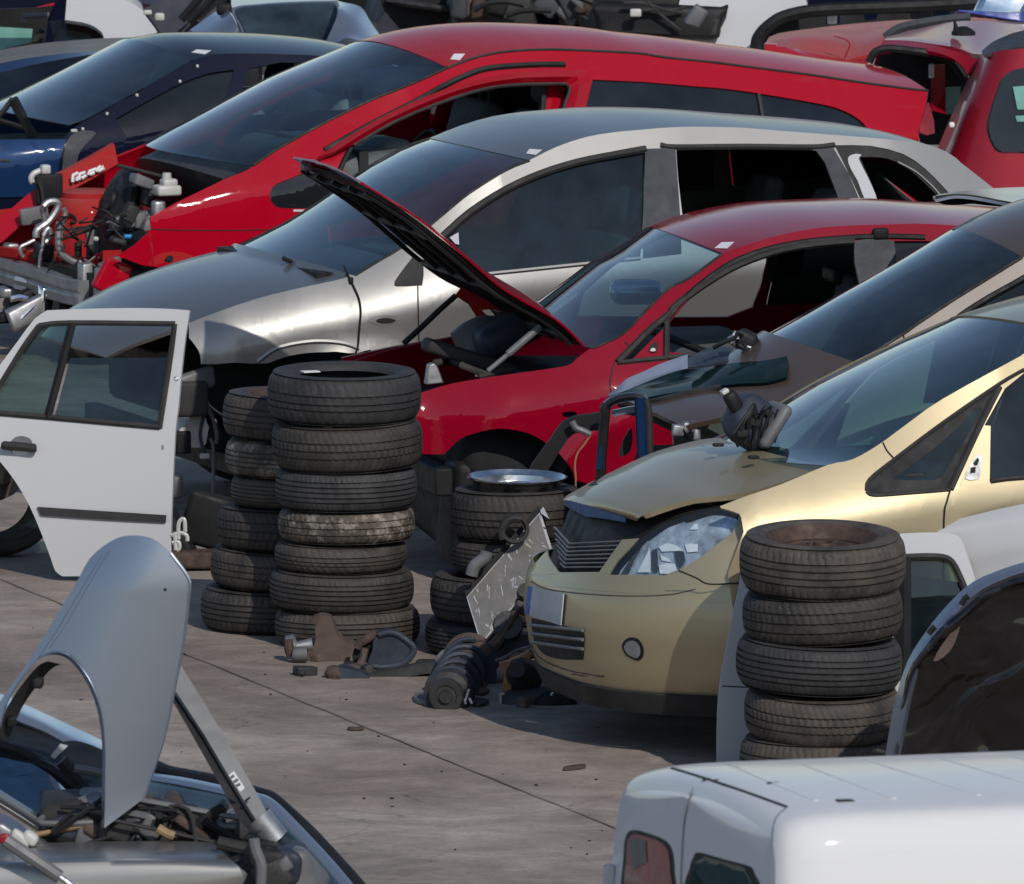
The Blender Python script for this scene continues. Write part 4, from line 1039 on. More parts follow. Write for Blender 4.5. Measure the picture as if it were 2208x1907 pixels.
# sticker on the roof
def sticker(s, name, P, y, mat='paper', up=.006):
    P3 = [s.at(p, y) for p in P]; m = shell([p+V((0, 0, up)) for p in P3], [(0, 1, 2, 3)], .001, s.eye); return m.build(name, M[mat], s.root, ang=0)
def roofsticker(s, P, name='sticker', mat='paper'):
    """flat label lying on the roof skin, found by looking for the roof under it"""
    rb_ = [o for o in s.root.children if o.name.split('.')[0] == 'roof'][0]; me = rb_.data
    from mathutils.bvhtree import BVHTree
    b = BVHTree.FromPolygons([v.co.copy() for v in me.vertices], [tuple(p.vertices) for p in me.polygons])
    s.decal(name, P, b, M[mat], off=.003, th=.001, step=8)
roofsticker(s, q('C', 340,1372, 380,1340, 448,1338, 410,1374))
m = rbox((2.0, .05, 1.22), (.04, .22, .07), .02); m.build('inner_mirror', M['black'], s.root)
m = rbox(s.at(q('B', 1720,1610)[0], 1.0), (.24, .14, .11), .05, rot('Z', -10)); m.build('wing_mirror', M['steelblue'], s.root)
# engine bay
cabin(s, 1.30, 3.8, 1.25, .96); seat(s, 1.95, -.36, zb=.33); seat(s, 1.95, .36, zb=.33); seat(s, 2.9, -.3, zb=.38); seat(s, 2.9, .3, zb=.38)
m = rbox((.62, 0, .58), (.85, 1.25, .3), .08); m.build('engine_bay', M['interior'], s.root)
m = noisy(rbox((.75, -.05, .80), (.55, .7, .16), .05), .02, 6); m.build('engine_cover', M['black'], s.root)
c = s.at(q('E', 860,350)[0], .3); m = MB(); m.lathe([(.001, .10), (.07, .10), (.10, .06), (.11, -.02), (.10, -.09), (.001, -.1)], 20, T(*c) @ rot('Y', 60)); m.build('air_intake', M['greyplastic'], s.root)
c = s.at(q('E', 800,440)[0], -.1); m = rbox(c, (.42, .14, .06), .02, rot('Y', 18)); m.build('airbox', M['trim'], s.root)
c = s.at(q('E', 1000,300)[0], .2); m = noisy(rbox(c, (.3, .3, .14), .05, rot('Y', -25)), .01, 9); m.build('brake_servo', M['darkblueplastic'], s.root)
m = MB()
for P, r_ in ((q('E', 600,470, 700,460, 900,530, 1080,520), .016), (q('E', 850,545, 960,520, 1020,510, 1100,525), .02), (q('E', 870,540, 880,520, 930,535), .012), (q('E', 920,300, 1000,200, 1060,190, 1040,260), .012), (q('E', 920,290, 1010,220, 1080,210), .012)):
    m.tube([s.at(p, -.2 if p[1] > 780 else .2) for p in cat(P, 3)], r_, 7)
m.build('hose', M['trim'], s.root)
c = s.at(q('E', 605,525)[0], -.45); m = MB(); P_ = [s.at(p, -.45) for p in q('E', 560,590, 575,480, 605,468, 625,490, 660,580)]; m.prism(P_, (0, .05, 0)); m.build('lamp_bracket', M['alu'], s.root, bevel=.006)
# far wing inside, front cross member, arch liner
farw = [V((p.x, .80, p.z)) for p in [s.at(q_, .80) for q_ in q('E', 100,440, 400,375, 700,325, 830,300)]]
farb = [V((p.x, .80, p.z-.45)) for p in farw]
m = shell(farw+farb, [(0, 1, 5, 4), (1, 2, 6, 5), (2, 3, 7, 6)], .03, s.eye); m.build('far_wing', M['cherry'], s.root, ang=0)
m = MB(); m.box((.1, 0, .45), (.08, 1.3, .12)); m.box((.12, 0, .74), (.06, 1.3, .06)); m.build('front_frame', M['black'], s.root, bevel=.01)
noisy(rbox((.42, .05, .36), (.5, .8, .5), .08, None, 5), .05, 5).build('dark_filler', M['black'], s.root); noisy(rbox((.30, -.45, .30), (.3, .3, .46), .06, None, 4), .04, 6).build('dark_filler_end', M['black'], s.root)  # black blocks added to darken the sunlit gap under the nose
m = MB(); rows_ = []
for k in range(15):
    a = pi*k/14; rows_.append([V((.92+.40*cos(a), y, .30+.38*sin(a))) for y in (-.80, -.42)])
m.grid(rows_); m.add([V((.92+.40*cos(pi*k/14), -.42, .30+.38*sin(pi*k/14))) for k in range(15)], [tuple(range(15))]); m.build('arch_liner', M['interior'], s.root)
m = MB(); m.lathe([(.03, .06), (.075, .06), (.075, .02), (.14, .02), (.14, .0), (.03, 0)], 28, T(.92, -.62, .34) @ rot('X', 90)); m.tube([(.92, -.55, .34), (.92, -.1, .36)], .03); m.build('brake_disc', M['rust'], s.root)
m = MB(); m.box((2.1, 0, .22), (3.5, 1.4, .08)); m.build('underbody', M['black'], s.root, ang=0)
for y_ in (-.75, .75): road_wheel(s, 3.25, y_)
road_wheel(s, .92, .75)
m = MB(); m.box((.92, -.35, .1), (.2, .2, .2)); m.build('support_block', M['greyplastic'], s.root, bevel=.01)
# open bonnet
ne = cat(q('E', 1450,388, 1290,232)+q('B', 1000,1600, 800,1432, 560,1232, 400,1124, 280,1050, 200,1004), 3)
ne = [s.at(p, -.68+.04*i/(len(ne)-1)) for i, p in enumerate(ne)]
ne = resamp(ne, 26)
def crosswise(ne, crown, off=0.0, m=21, w=1.0):
    rows = []
    for i, p in enumerate(ne):
        t_ = (ne[min(i+1, len(ne)-1)]-ne[max(i-1, 0)]); t_.y = 0; t_.normalize(); nn = V((t_.z, 0, -t_.x))
        if nn.z < 0: nn = -nn
        c = crown*(.4+.6*sin(pi*min(1, i/(len(ne)-1)*1.1)**.7)) if crown else 0
        rows.append([V((p.x, -p.y*w*(-1+2*j/(m-1)), p.z))+nn*(c*(1-(-1+2*j/(m-1))**2)+off) for j in range(m)])
    return rows
rw_ = crosswise(ne, .05); n_ = 21
pts = [p for r in rw_ for p in r]; fs = [(i*n_+j, i*n_+j+1, (i+1)*n_+j+1, (i+1)*n_+j) for i in range(25) for j in range(20)]
t_ = pts[fs[200][1]]-pts[fs[200][0]]; nn = t_.cross(pts[fs[200][3]]-pts[fs[200][0]])
if nn.z < 0: fs = [f[::-1] for f in fs]
bon = shell(pts, fs, .008).build('bonnet', M['cherry'], s.root, ang=50)
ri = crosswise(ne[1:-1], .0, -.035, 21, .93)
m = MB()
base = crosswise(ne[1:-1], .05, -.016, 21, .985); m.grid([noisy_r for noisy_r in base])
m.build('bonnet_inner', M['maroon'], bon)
fr = MB()
for w in (-.96, -.5, 0, .5, .96):
    L_ = []
    for i, p in enumerate(ne[1:-1]):
        j = int(round((w+1)/2*20)); L_.append(ri[i][j])
    fr.tube(L_, .012, 6)
for i in (1, 9, 16, 22): fr.tube(ri[i], .012, 6)
noisy(fr, .006, 8).build('bonnet_frame', M['black'], bon)
e_ = ne[-1]; m = noisy(rbox(V((e_.x+.05, -e_.y-.08, e_.z-.03)), (.07, .10, .03), .01, rot('Y', -20)), .006, 20); m.build('latch', M['greyplastic'], bon)
# torn insulation hanging from the bonnet
Yp = .35
fl = [s.at(p, Yp) for p in q('E', 725,95, 760,45, 860,60, 920,85, 940,130, 990,195, 930,175, 870,180, 905,215, 920,255, 885,235, 865,262, 845,215, 800,150)]
m = MB(); m.prism(fl, (0, .012, 0)); noisy(m, .012, 7); m.build('torn_insulation', M['oldred'], bon, ang=0)
m = MB(); m.tube([s.at(p, .62) for p in q('E', 435,362, 530,275, 640,170, 725,95)], .013, 8); m.build('bonnet_prop', M['black'], s.root)
m = MB(); m.tube([s.at(p, -.55) for p in q('E', 900,512, 1000,430, 1190,268)], .011, 8); m.tube([s.at(p, -.55) for p in q('E', 1010,420, 1190,268)], .016, 8); m.build('gas_strut', M['greyplastic'], s.root)
# ---------------------------------------------------------------- silver people carrier
s = SV = Car('parked_car', 'silver people carrier without headlamps, rear side glass broken out, between two red cars', -1.88, 44.3, 21,
         W=pw((.0, .66), (.4, .80), (.9, .87), (1.5, .885), (3.6, .885), (4.3, .84), (4.7, .74)), zs=pw((.2, .74), (.8, .86), (1.5, .97), (2.6, 1.04), (4.7, 1.06)),
         k=pw((.4, .95), (1.1, .85), (1.7, .52), (4.7, .50)), h0=.13, low=.08, zl=.6)
s.arch = (.98, .33, .42, .018)
hood_e = q('D', 1042,248, 1150,205, 1400,118, 1650,55, 1900,0)+q('A', 1912,1502)
pil = q('B', 160,1520, 300,1435, 400,1378, 500,1305, 590,1232, 700,1140, 800,1060, 900,990, 1000,935, 1130,884)
roofp = q('B', 1130,884, 1220,838, 1320,795, 1450,755, 1600,730, 1740,717)+q('C', 120,702, 300,700, 500,706, 700,722, 1000,745, 1250,765, 1480,790, 1600,830, 1668,870)
rear = q('C', 1668,870, 1700,900, 1790,970, 1880,1040)+[s.px(4.62, 1.02), s.px(4.68, .7), s.px(4.62, .3)]
top = cat(hood_e, 3)[:-1]+cat(pil+roofp[1:], 3)
arch = cat(q('E', 320,520, 300,440, 250,395, 180,415, 100,410, 60,405)+q('D', 1800,408, 1700,412, 1600,428, 1530,450, 1478,470, 1478,470, 1380,472, 1300,466, 1200,474, 1108,474, 1108,474, 1106,440, 1095,400, 1060,350, 1042,330, 1042,330), 2)
outl = top+rear+[s.px(3.7+.36*cos(a), .31+.36*sin(a)) for a in [pi*k/10 for k in range(11)]]+[s.px(1.55, .25)]+arch
fw = cat(q('B', 650,1310, 650,1310, 700,1262, 850,1150, 1000,1060, 1200,970, 1400,905, 1600,865, 1770,838, 1770,838, 1762,1000, 1756,1250, 1740,1420, 1740,1420, 1440,1452, 900,1508, 740,1524, 740,1524, 680,1400), 2, True)
rw = cat(q('C', 128,828, 128,828, 300,822, 600,822, 880,828, 930,850, 960,930, 1025,1105, 1060,1200, 1060,1200, 600,1230, 170,1250, 170,1250, 140,1000), 2, True)
qw = cat(q('C', 1000,802, 1000,802, 1200,805, 1380,850, 1500,930, 1600,1030, 1680,1120, 1680,1120, 1400,1160, 1180,1180, 1180,1180, 1080,960), 2, True)
s.panel('body_side', outl, M['silver'], [fw, rw, qw], step=16)
# front door glass with a seat behind it, dark frames, pillars
s.panel('front_door_glass', fw, M['glassteal'], off=-.016, th=.004, step=24)
s.ribbon(q('B', 650,1305, 800,1172, 1000,1045, 1200,955, 1400,893, 1600,853, 1770,822), .017, M['trim'], 'window_frame')
s.ribbon(q('B', 740,1526, 900,1512, 1440,1456, 1740,1425), .010, M['silver'], 'window_sill')
s.panel('pillar_cover', q('B', 1768,822, 1935,815, 1962,1200, 1968,1400, 1756,1425, 1758,1250), M['slatedark'], off=.004, th=.008, step=20)
s.ribbon(q('C', 40,800, 128,812, 500,808, 880,812, 1000,800), .014, M['trim'], 'window_frame')
s.panel('pillar_cover', q('C', 885,812, 985,800, 1080,960, 1175,1190, 1062,1205, 1025,1100, 950,900), M['slatedark'], off=.004, th=.008, step=20)
# broken rear quarter: black bonded edge with a bare white strip
qi = cat(q('C', 1140,868, 1140,868, 1250,868, 1340,893, 1450,965, 1550,1060, 1600,1110, 1600,1110, 1250,1130, 1250,1130, 1200,1000), 2, True)
s.panel('quarter_frame', inset(qw, .995), M['trim'], [qi], off=-.006, th=.006, step=12)
s.panel('bare_strip', cat(q('C', 1075,872, 1105,852, 1135,850, 1150,858, 1135,875, 1165,940, 1200,1010, 1240,1120, 1180,1125, 1130,1000, 1090,930), 2, True), M['white'], off=.0, th=.004, step=12)
s.ribbon(q('C', 1350,895, 1450,950, 1530,1020, 1590,1085), .006, M['silver'], 'inner_flange', off=-.002)
gsh = MB()
random.seed(11)
def shards(edge, nm):
    m = MB()
    P = cat(edge, 6)
    for i in range(0, len(P)-1):
        a, b = P[i], P[i+1]; mx, my = (a[0]+b[0])/2, (a[1]+b[1])/2
        t_ = V((b[0]-a[0], b[1]-a[1], 0)); n_ = V((-t_.y, t_.x, 0)).normalized()*random.uniform(2, 9)
        p3 = [s.side(a, -.012), s.side(b, -.012), s.side((mx+n_.x, my+n_.y), -.012)]
        m.add(p3, [(0, 1, 2)])
    return m.build(nm, M['glassgreen'], s.root, ang=0)
m = s.panel('far_side_blackout', rw, M['blackglass'], off=-.02, th=.004, step=30, far=True); bpy.data.objects.remove(m)  # opaque black sheet added on the far side to keep the cabin dark
m = s.panel('far_quarter_blackout', qw, M['blackglass'], off=-.02, th=.004, step=30, far=True); bpy.data.objects.remove(m)  # same added black sheet behind the quarter opening
shards(q('C', 880,828, 930,850, 960,930, 1025,1105), 'broken_glass'); shards(q('C', 170,1250, 140,1000, 128,828), 'broken_glass')
# mirror triangle, repeater, seams, strap hanging over the wing
s.panel('mirror_plate', cat(q('B', 385,1565, 400,1530, 490,1412, 505,1408, 545,1465, 540,1565, 520,1575, 400,1580), 2, True), M['trim'], off=.003, th=.005, step=10)
s.panel('mirror_mount', q('B', 690,1310, 738,1282, 742,1350, 720,1345), M['white'], off=.004, th=.004, far=False, step=10)
s.seam(q('B', 514,1572, 516,1700, 518,1790)+q('E', 520,350, 522,420), .006)
m = s.ribbon(q('B', 105,1465, 130,1520, 160,1580, 190,1650, 200,1720, 195,1790)+q('E', 190,310, 185,370, 172,415), .0045, M['black'], 'hanging_wire', far=False, off=.01)
for (zx, zy) in ((145, 1548), ):
    m = MB(); c = s.side(q('B', zx, zy)[0], .012); rbox(c, (.02, .02, .03), .006).build('wire_clip', M['black'], s.root)
rpt = cat(q('E', 240,235, 262,212, 330,205, 390,215, 402,235, 380,255, 300,262), 3, True)
o_ = s.panel('side_repeater', rpt, M['silver'], off=.002, th=.004, step=8); s.panel('repeater_socket', cat(q('E', 285,235, 310,222, 360,222, 392,235, 360,248, 310,248), 3, True), M['black'], off=.006, th=.002, step=8, parent=o_)
s.ribbon(q('D', 1420,462, 1500,402, 1580,372, 1700,352, 1800,350, 1900,362, 1980,390), .011, M['silver'], 'arch_lip', off=-.002)
# glass, roof, bonnet
ws = s.sides(q('B', 165,1522, 300,1440, 400,1382, 500,1310, 590,1237, 700,1145, 800,1065, 1000,940, 1128,888), -.004)
s.cross('windscreen', ws, M['glass'], crown=(.015, .022), bow=(.10, .09), n=14, th=.005)
s.ribbon(q('B', 165,1522, 300,1440, 400,1382, 500,1310, 590,1237, 700,1145, 800,1065, 1000,940, 1128,888), .008, M['black'], 'screen_seal', off=-.003)
s.cross('roof', s.sides(cat(roofp, 3)), M['silver'], crown=.022, bow=lambda t: .09*max(0, 1-t*8), n=28)
roofsticker(s, q('B', 1112,850, 1130,825, 1200,830, 1165,858))
s.cross('rear_window', s.sides(q('C', 1668,872, 1700,902, 1790,972, 1880,1042), -.004), M['glassdark'], crown=(.022, .0), bow=(0, -.10), n=8, th=.005)
s.cross('tailgate', s.sides(rear[3:], -.004), M['silver'], crown=0, bow=-.1, n=8)
he = s.sides(cat(q('A', 1908,1504)+q('D', 1900,2, 1650,57, 1400,120, 1150,207, 1046,252), 3))
e = he[-1]; tip = V((e.x-.32, e.y+.22, e.z-.16))
he += [V((e.x-.10, e.y+.03, e.z-.035)), V((e.x-.22, e.y+.11, e.z-.09)), tip]
s.cross('bonnet', he, M['silver'], crown=lambda t: .03+.012*t, bow=lambda t: .10, n=26, th=.02, p=1.1)
m = MB()
for k in range(3): m.box((he[0].x-.08+.05*k, 0, he[0].z-.02), (.06, 1.35, .03))
m.build('cowl_panel', M['black'], s.root)
m = MB(); m.tube([s.at(p, -.3) for p in q('A', 1560,1425, 1650,1462, 1760,1485, 1850,1482)], .012, 6); m.build('wiper_arm', M['black'], s.root)
# empty headlamp bay, inner wing, arch liner
m = rbox((.66, .12, .60), (.8, 1.0, .34), .05); m.build('engine_bay', M['interior'], s.root)
m = MB(); m.box((.16, 0, .72), (.07, 1.3, .07)); m.box((.2, 0, .36), (.07, 1.3, .1)); m.build('front_frame', M['black'], s.root, bevel=.01)
m = MB(); rows_ = [[V((.98+.44*cos(pi*k/14), y, .33+.40*sin(pi*k/14))) for y in (-.80, -.40)] for k in range(15)]
m.grid(rows_); m.add([r[1] for r in rows_], [tuple(range(15))]); m.build('arch_liner', M['interior'], s.root)
cabin(s, 1.45, 4.45, 1.35, 1.10); hv = s.at(q('B', 1640,1130)[0], -.38); [seat(s, hv.x-.22, y_, zb=hv.z-.76, mat='pad') for y_ in (-.38, .38)]; seat(s, 3.2, -.38, zb=.52); seat(s, 3.2, .38, zb=.52)
m = MB(); m.box((2.4, 0, .24), (3.9, 1.45, .08)); m.build('underbody', M['black'], s.root, ang=0)
for y_ in (-.77, .77): road_wheel(s, 3.7, y_); 
for y_ in (-.70, .77): road_wheel(s, .98, y_)
# washer bottle, hoses and brackets hanging in the open front corner
c = s.side(q('c', 340,850)[0]); yb = -.62
P = [s.at(p, yb) for p in q('c', 300,690, 330,690, 345,670, 430,625, 450,640, 460,720, 520,880, 490,1060, 440,1110, 230,1105, 160,985, 215,880, 300,790)]
m = MB(); m.prism(P, (0, .16, 0)); m.build('washer_bottle', M['whiteplastic'], s.root, bevel=.012)
m = rbox(s.at(q('c', 290,560)[0], -.66), (.16, .10, .16), .02); m.build('bottle_neck', M['trim'], s.root)
m = noisy(rbox(s.at(q('c', 310,400)[0], -.66), (.24, .06, .10), .02, rot('Y', -18), 4), .02, 12); m.build('crumpled_bracket', M['greyplastic'], s.root)
noisy(rbox(s.at(q('c', 500,285)[0], -.62), (.06, .03, .02), .006, rot('Y', 25)), .006, 20).build('bracket_tab', M['alu'], s.root)
for P, y, r_, mt in ((q('c', 440,560, 470,650, 440,820, 420,960, 450,1120, 510,1290), -.66, .008, 'darkblueplastic'), (q('c', 440,560, 520,700, 570,830, 600,960, 590,1060), -.6, .010, 'greyplastic'),
                     (q('c', 470,550, 530,640, 600,700, 670,745), -.66, .004, 'alu'), (q('c', 530,1000, 560,1100, 565,1300, 560,1620), -.62, .008, 'greyplastic'), (q('c', 700,670, 900,700, 1260,740), -.9, .004, 'alu')):
    if y > -.8: m = MB(); m.tube([s.at(p, y) for p in cat(P, 3)], r_, 6); m.build('hose', M[mt], s.root)
rbox(s.at(q('c', 465,1195)[0], -.66), (.04, .03, .024), .006).build('pipe_clip', M['whiteplastic'], s.root)
rbox(s.at(q('c', 150,1530)[0], -.62), (.05, .08, .10), .015).build('fog_lamp_back', M['greyplastic'], s.root)
# ---------------------------------------------------------------- bright red minivan, front end stripped
s = RM = Car('parked_car', 'bright red minivan with its front end stripped to the bare engine bay', -2.49, 50.8, 22,
         W=pw((.0, .72), (.4, .82), (1.0, .88), (1.6, .90), (3.8, .90), (4.5, .86), (4.8, .80)), zs=pw((.2, .72), (.9, .86), (1.6, 1.0), (2.6, 1.08), (4.8, 1.05)),
         k=pw((.5, 1.0), (1.2, .85), (1.8, .42), (4.8, .40)), h0=.10, low=.06)
edge = q('A', 832,1195, 980,1115, 1130,1042, 1250,985, 1370,935, 1440,878)
pil = q('A', 1440,878, 1600,785, 1800,675, 2046,555)+q('B', 430,485, 560,430, 680,374)
roofp = q('B', 680,374, 800,328, 920,297, 1050,280, 1200,273, 1350,275, 1600,286, 1760,297)+q('C', 60,316, 300,340, 600,378, 850,410, 1000,432, 1200,462, 1430,492, 1516,500)
rear = q('C', 1516,500, 1512,540, 1500,600, 1465,725)+[s.px(4.66, .95), s.px(4.7, .6), s.px(4.62, .32)]
low_ = [s.px(3.75+.37*cos(a), .32+.37*sin(a)) for a in [pi*k/10 for k in range(11)]]+[s.px(1.6, .26)]+[s.px(1.05+.40*cos(a), .32+.42*sin(a)) for a in [0, .3, .6, .9, 1.2, 1.5]]
front = q('A', 1060,1462, 930,1485, 870,1475, 780,1462, 650,1412, 650,1412, 740,1352, 835,1268, 835,1268, 828,1215)
outl = cat(edge, 3)[:-1]+cat(pil+roofp[1:], 3)+rear+low_+front
# front door opening with its own red frame standing slightly proud
dwin = cat(q('B', 140,820, 140,820, 300,720, 480,625, 690,543, 800,508, 900,484, 1050,466, 1200,460, 1330,460, 1330,460, 1348,500, 1330,560, 1300,665, 1285,740, 1285,740, 1000,800, 600,1000, 200,1200, 0,1250, 0,1250, 100,900), 2, True)
swin = cat(q('B', 1478,440, 1478,440, 1750,452, 2046,477)+q('C', 400,490, 590,517, 760,545, 900,570, 1000,592, 1100,635, 1168,690, 1200,760, 1200,760, 900,830, 0,860)+q('B', 1420,860, 1420,860, 1430,650), 2, True)
qt = cat(q('A', 1488,1092, 1495,1050, 1520,1018, 1600,985, 1700,945, 1800,925, 1900,960, 1900,960, 1850,1080, 1760,1142, 1600,1152, 1520,1140), 2, True)
s.panel('body_side', outl, M['red'], [dwin, swin, qt], step=18)
s.panel('side_glass', swin, M['glassdark'], off=-.014, th=.004, step=26)
s.panel('quarter_window', qt, M['blackpaint'], off=-.010, th=.004, step=18)
s.panel('mirror_stub', q('A', 1620,1156, 1716,1158, 1712,1170, 1618,1168), M['white'], off=.006, th=.01, far=False, step=12)
s.ribbon(q('C', 583,520, 592,570, 604,640, 615,720), .010, M['slatedark'], 'window_post', off=-.005)
s.ribbon(q('B', 0,830, 250,690, 500,562, 650,478, 800,408, 900,378, 1050,363, 1200,356, 1325,356), .017, M['black'], 'door_gap', off=.0)
# the door frame ring
ring_o = cat(q('B', -60,880, -60,880, 150,745, 400,604, 700,478, 900,430, 1050,402, 1200,390, 1470,384, 1470,384, 1450,520, 1418,665, 1418,665, 1380,800, 1280,830, 1280,830, 1290,730), 2, True)
fr_in = cat(q('B', 160,800, 160,800, 400,662, 690,545, 800,510, 900,484, 1050,466, 1200,462, 1330,462, 1330,462, 1350,500, 1330,560, 1300,665, 1285,735, 1285,735, 1280,740), 2)
fo = cat(q('B', -40,868, 150,742, 400,604, 700,478, 900,430, 1050,402, 1200,390, 1470,384, 1470,384, 1450,520, 1418,665, 1390,780), 2)
a_ = resamp([V((p[0], p[1], 0)) for p in fo], 46); b_ = resamp([V((p[0], p[1], 0)) for p in fr_in], 46)
rows_ = [[s.side((p.x, p.y), .03) for p in a_], [s.side(((p.x+r.x)/2, (p.y+r.y)/2), .075) for p, r in zip(a_, b_)], [s.side((p.x, p.y), .028) for p in b_]]
shell([p for r in rows_ for p in r], [(i*46+j, i*46+j+1, (i+1)*46+j+1, (i+1)*46+j) for i in range(2) for j in range(45)], .02, s.eye).build('door_frame', M['red'], s.root, ang=50)
s.ribbon(q('B', 160,803, 400,665, 690,548, 900,487, 1050,469, 1195,464, 1330,464, 1350,500, 1330,560, 1300,665, 1285,740), .010, M['trim'], 'window_rubber', off=.028, far=False)
s.panel('centre_pillar', q('B', 1235,455, 1330,455, 1300,700, 1270,780, 1200,800, 1215,640), M['red'], off=-.10, th=.05, step=20)
s.ribbon(q('B', 1205,465, 1208,560, 1195,680), .014, M['trim'], 'pillar_rubber', off=-.09)
s.panel('quarter_pane', q('B', 0,900, 60,850, 150,800, 130,850, 80,935, 0,985, -60,960), M['pad'], off=-.05, th=.01, far=False, step=16)
s.ribbon(q('B', 150,805, 110,880, 80,950), .014, M['black'], 'pillar_rubber', off=.0, far=False)
# roof gutter and skins
s.ribbon(roofp, .007, M['trim'], 'roof_gutter', off=.002)
s.cross('roof', s.sides(cat(roofp, 3), -.002), M['red'], crown=.085, bow=lambda t: .10*max(0, 1-t*8), n=30)
roofsticker(s, q('B', 692,330, 715,300, 775,300, 745,335))
wsn = q('A', 1395,915, 1500,842, 1600,783, 1800,673, 2046,553)+q('B', 430,483, 560,428, 676,374)
s.cross('windscreen', s.sides(wsn, -.004), M['glass'], crown=(.02, .08), bow=(.20, .10), n=16, th=.005)
s.ribbon(wsn, .010, M['black'], 'screen_seal', off=-.003)
s.cross('rear_window', s.sides(q('C', 1516,502, 1512,540, 1500,600, 1465,727), -.004), M['glassdark'], crown=(.085, 0), bow=(0, -.12), n=8, th=.005)
s.panel('tail_lamp', cat(q('C', 1512,570, 1530,590, 1555,735, 1470,730, 1490,650), 2, True), M['redlens'], off=.0, th=.03, far=False, step=12)
s.cross('tailgate', s.sides(rear[3:], -.004), M['red'], crown=0, bow=-.12, n=8)
# dark scuttle in front of the screen
sc_ = [s.at(p, -.64) for p in q('A', 1405,915, 1370,930, 1290,962, 1225,985)]
s.cross('scuttle', sc_, M['slatedark'], crown=.04, bow=(.20, .10), n=6, th=.02)
e = sc_[-1]; m = MB(); m.grid([[V((e.x-.10*(1-t*t), -e.y*t, e.z+.04*(1-t*t))), V((e.x-.08*(1-t*t)+.03, -e.y*t, e.z-.10)), V((e.x+.12, -e.y*t, e.z-.42))] for t in [-1+k/8 for k in range(17)]]); m.build('bulkhead', M['black'], s.root)
s.seam(q('A', 835,1265, 1000,1270, 1250,1272, 1500,1270, 1560,1300), .005)
m = s.ribbon(q('A', 822,1270, 825,1330, 835,1390, 842,1460), .012, M['red'], 'crease', far=False, off=-.006)
s.panel('bare_scrape', cat(q('A', 820,1450, 880,1400, 960,1388, 1050,1405, 1060,1425, 1000,1440, 960,1455, 900,1450, 850,1468), 2, True), M['oldred'], off=.001, th=.002, far=False, step=8)
s.panel('bare_scrape', cat(q('A', 905,1440, 925,1412, 950,1412, 955,1440, 930,1448), 2, True), M['chrome'], off=.003, th=.002, far=False, step=8)
# ---- engine bay, seen into from the open front
def bayrow(px, y0, y1=None):
    y1 = y0 if y1 is None else y1; n_ = len(px)
    return [s.at(p, y0+(y1-y0)*i/(n_-1)) for i, p in enumerate(px)]
up = bayrow(q('A', 630,795, 500,870, 380,935, 240,1005, 120,1100, 0,1205, -120,1290), .66)
lo_ = [V((p.x, .60, p.z-(.10 if i < 3 else .11))) for i, p in enumerate(up)]
inn = [V((p.x, .70, p.z+.004)) for p in up]
m = shell(inn[:4]+up[:4]+lo_[:4], [(i+k*4, i+1+k*4, i+5+k*4, i+4+k*4) for k in (0, 1) for i in range(3)], .015, s.eye); m.build('far_wing_rail', M['oldred'], s.root, ang=30)
m = shell(up[3:]+lo_[3:], [(i, i+1, i+5, i+4) for i in range(3)], .015, s.eye); m.build('far_wing_front', M['red'], s.root, ang=30)
m = MB()
c = s.at(q('A', 480,1150)[0], .45)
m.lathe([(.001, .10), (.10, .10), (.13, .085), (.135, .06), (.15, .05), (.17, .02), (.19, -.02), (.20, -.25), (.215, -.55)], 32, T(c.x, c.y, c.z)); m.build('strut_tower', M['oldred'], s.root)
m = noisy(rbox((c.x-.02, c.y-.19, c.z-.19), (.09, .02, .22), .02, rot('Y', -8)), .01, 8); m.build('rail_bracket', M['greyplastic'], s.root)
m = MB(); m.grid([[V((c.x-.25, .75, .42)), V((c.x+.3, .75, .42)), V((c.x+.7, .75, .42))], [V((c.x-.25, .45, .40)), V((c.x+.3, .45, .40)), V((c.x+.7, .45, .40))], [V((c.x-.25, -.4, .34)), V((c.x+.3, -.4, .34)), V((c.x+.7, -.4, .34))]]); m.build('bay_floor', M['interior'], s.root)
m = MB(); m.grid([[V((c.x-.4, .74, c.z-.02)), V((c.x+.1, .74, c.z+.02)), V((c.x+.5, .74, c.z+.1))], [V((c.x-.4, .70, .40)), V((c.x+.1, .70, .40)), V((c.x+.5, .70, .40))]]); m.build('inner_wing', M['oldred'], s.root)
fp = [s.at(p, .55) for p in q('A', 330,1120, 420,1090, 600,1120, 620,1280, 590,1420, 470,1480, 340,1440, 300,1300)]; m = MB(); m.prism(fp, (0, .05, 0)); noisy(m, .012, 6).build('inner_wing_panel', M['oldred'], s.root)
fp = [s.at(p, .74) for p in q('A', -60,1260, 60,1240, 110,1300, 90,1420, -60,1440)]; m = MB(); m.prism(fp, (0, .04, 0)); noisy(m, .02, 6).build('torn_wing_panel', M['red'], s.root)
# lettering-like white chalk marks on the far rail
cm = [s.at(p, .60) for p in q('b', 790,470, 800,400, 830,390, 850,430, 820,455, 880,440, 900,370, 950,390, 920,430, 880,400)]
for P in (q('b', 800,475, 805,400, 860,375), q('b', 830,440, 850,420, 845,460), q('b', 870,450, 880,385, 935,370, 950,400, 900,435), q('b', 975,395, 985,360, 1060,330), q('b', 990,390, 1040,370), q('b', 1060,360, 1080,330, 1110,300), q('b', 1085,355, 1140,325, 1120,300)):
    m = MB(); m.tube([s.at(p, .585) for p in P], .010, 6); m.build('chalk_mark', M['paper'], s.root)
c2 = s.at(q('A', 655,1120)[0], .10); m = MB(); m.lathe([(.001, .06), (.06, .065), (.065, .05), (.14, .045), (.155, .03), (.19, .02), (.195, -.01), (.17, -.05), (.001, -.06)], 36, T(*c2) @ rot('Y', -70)); m.build('brake_servo', M['black'], s.root)
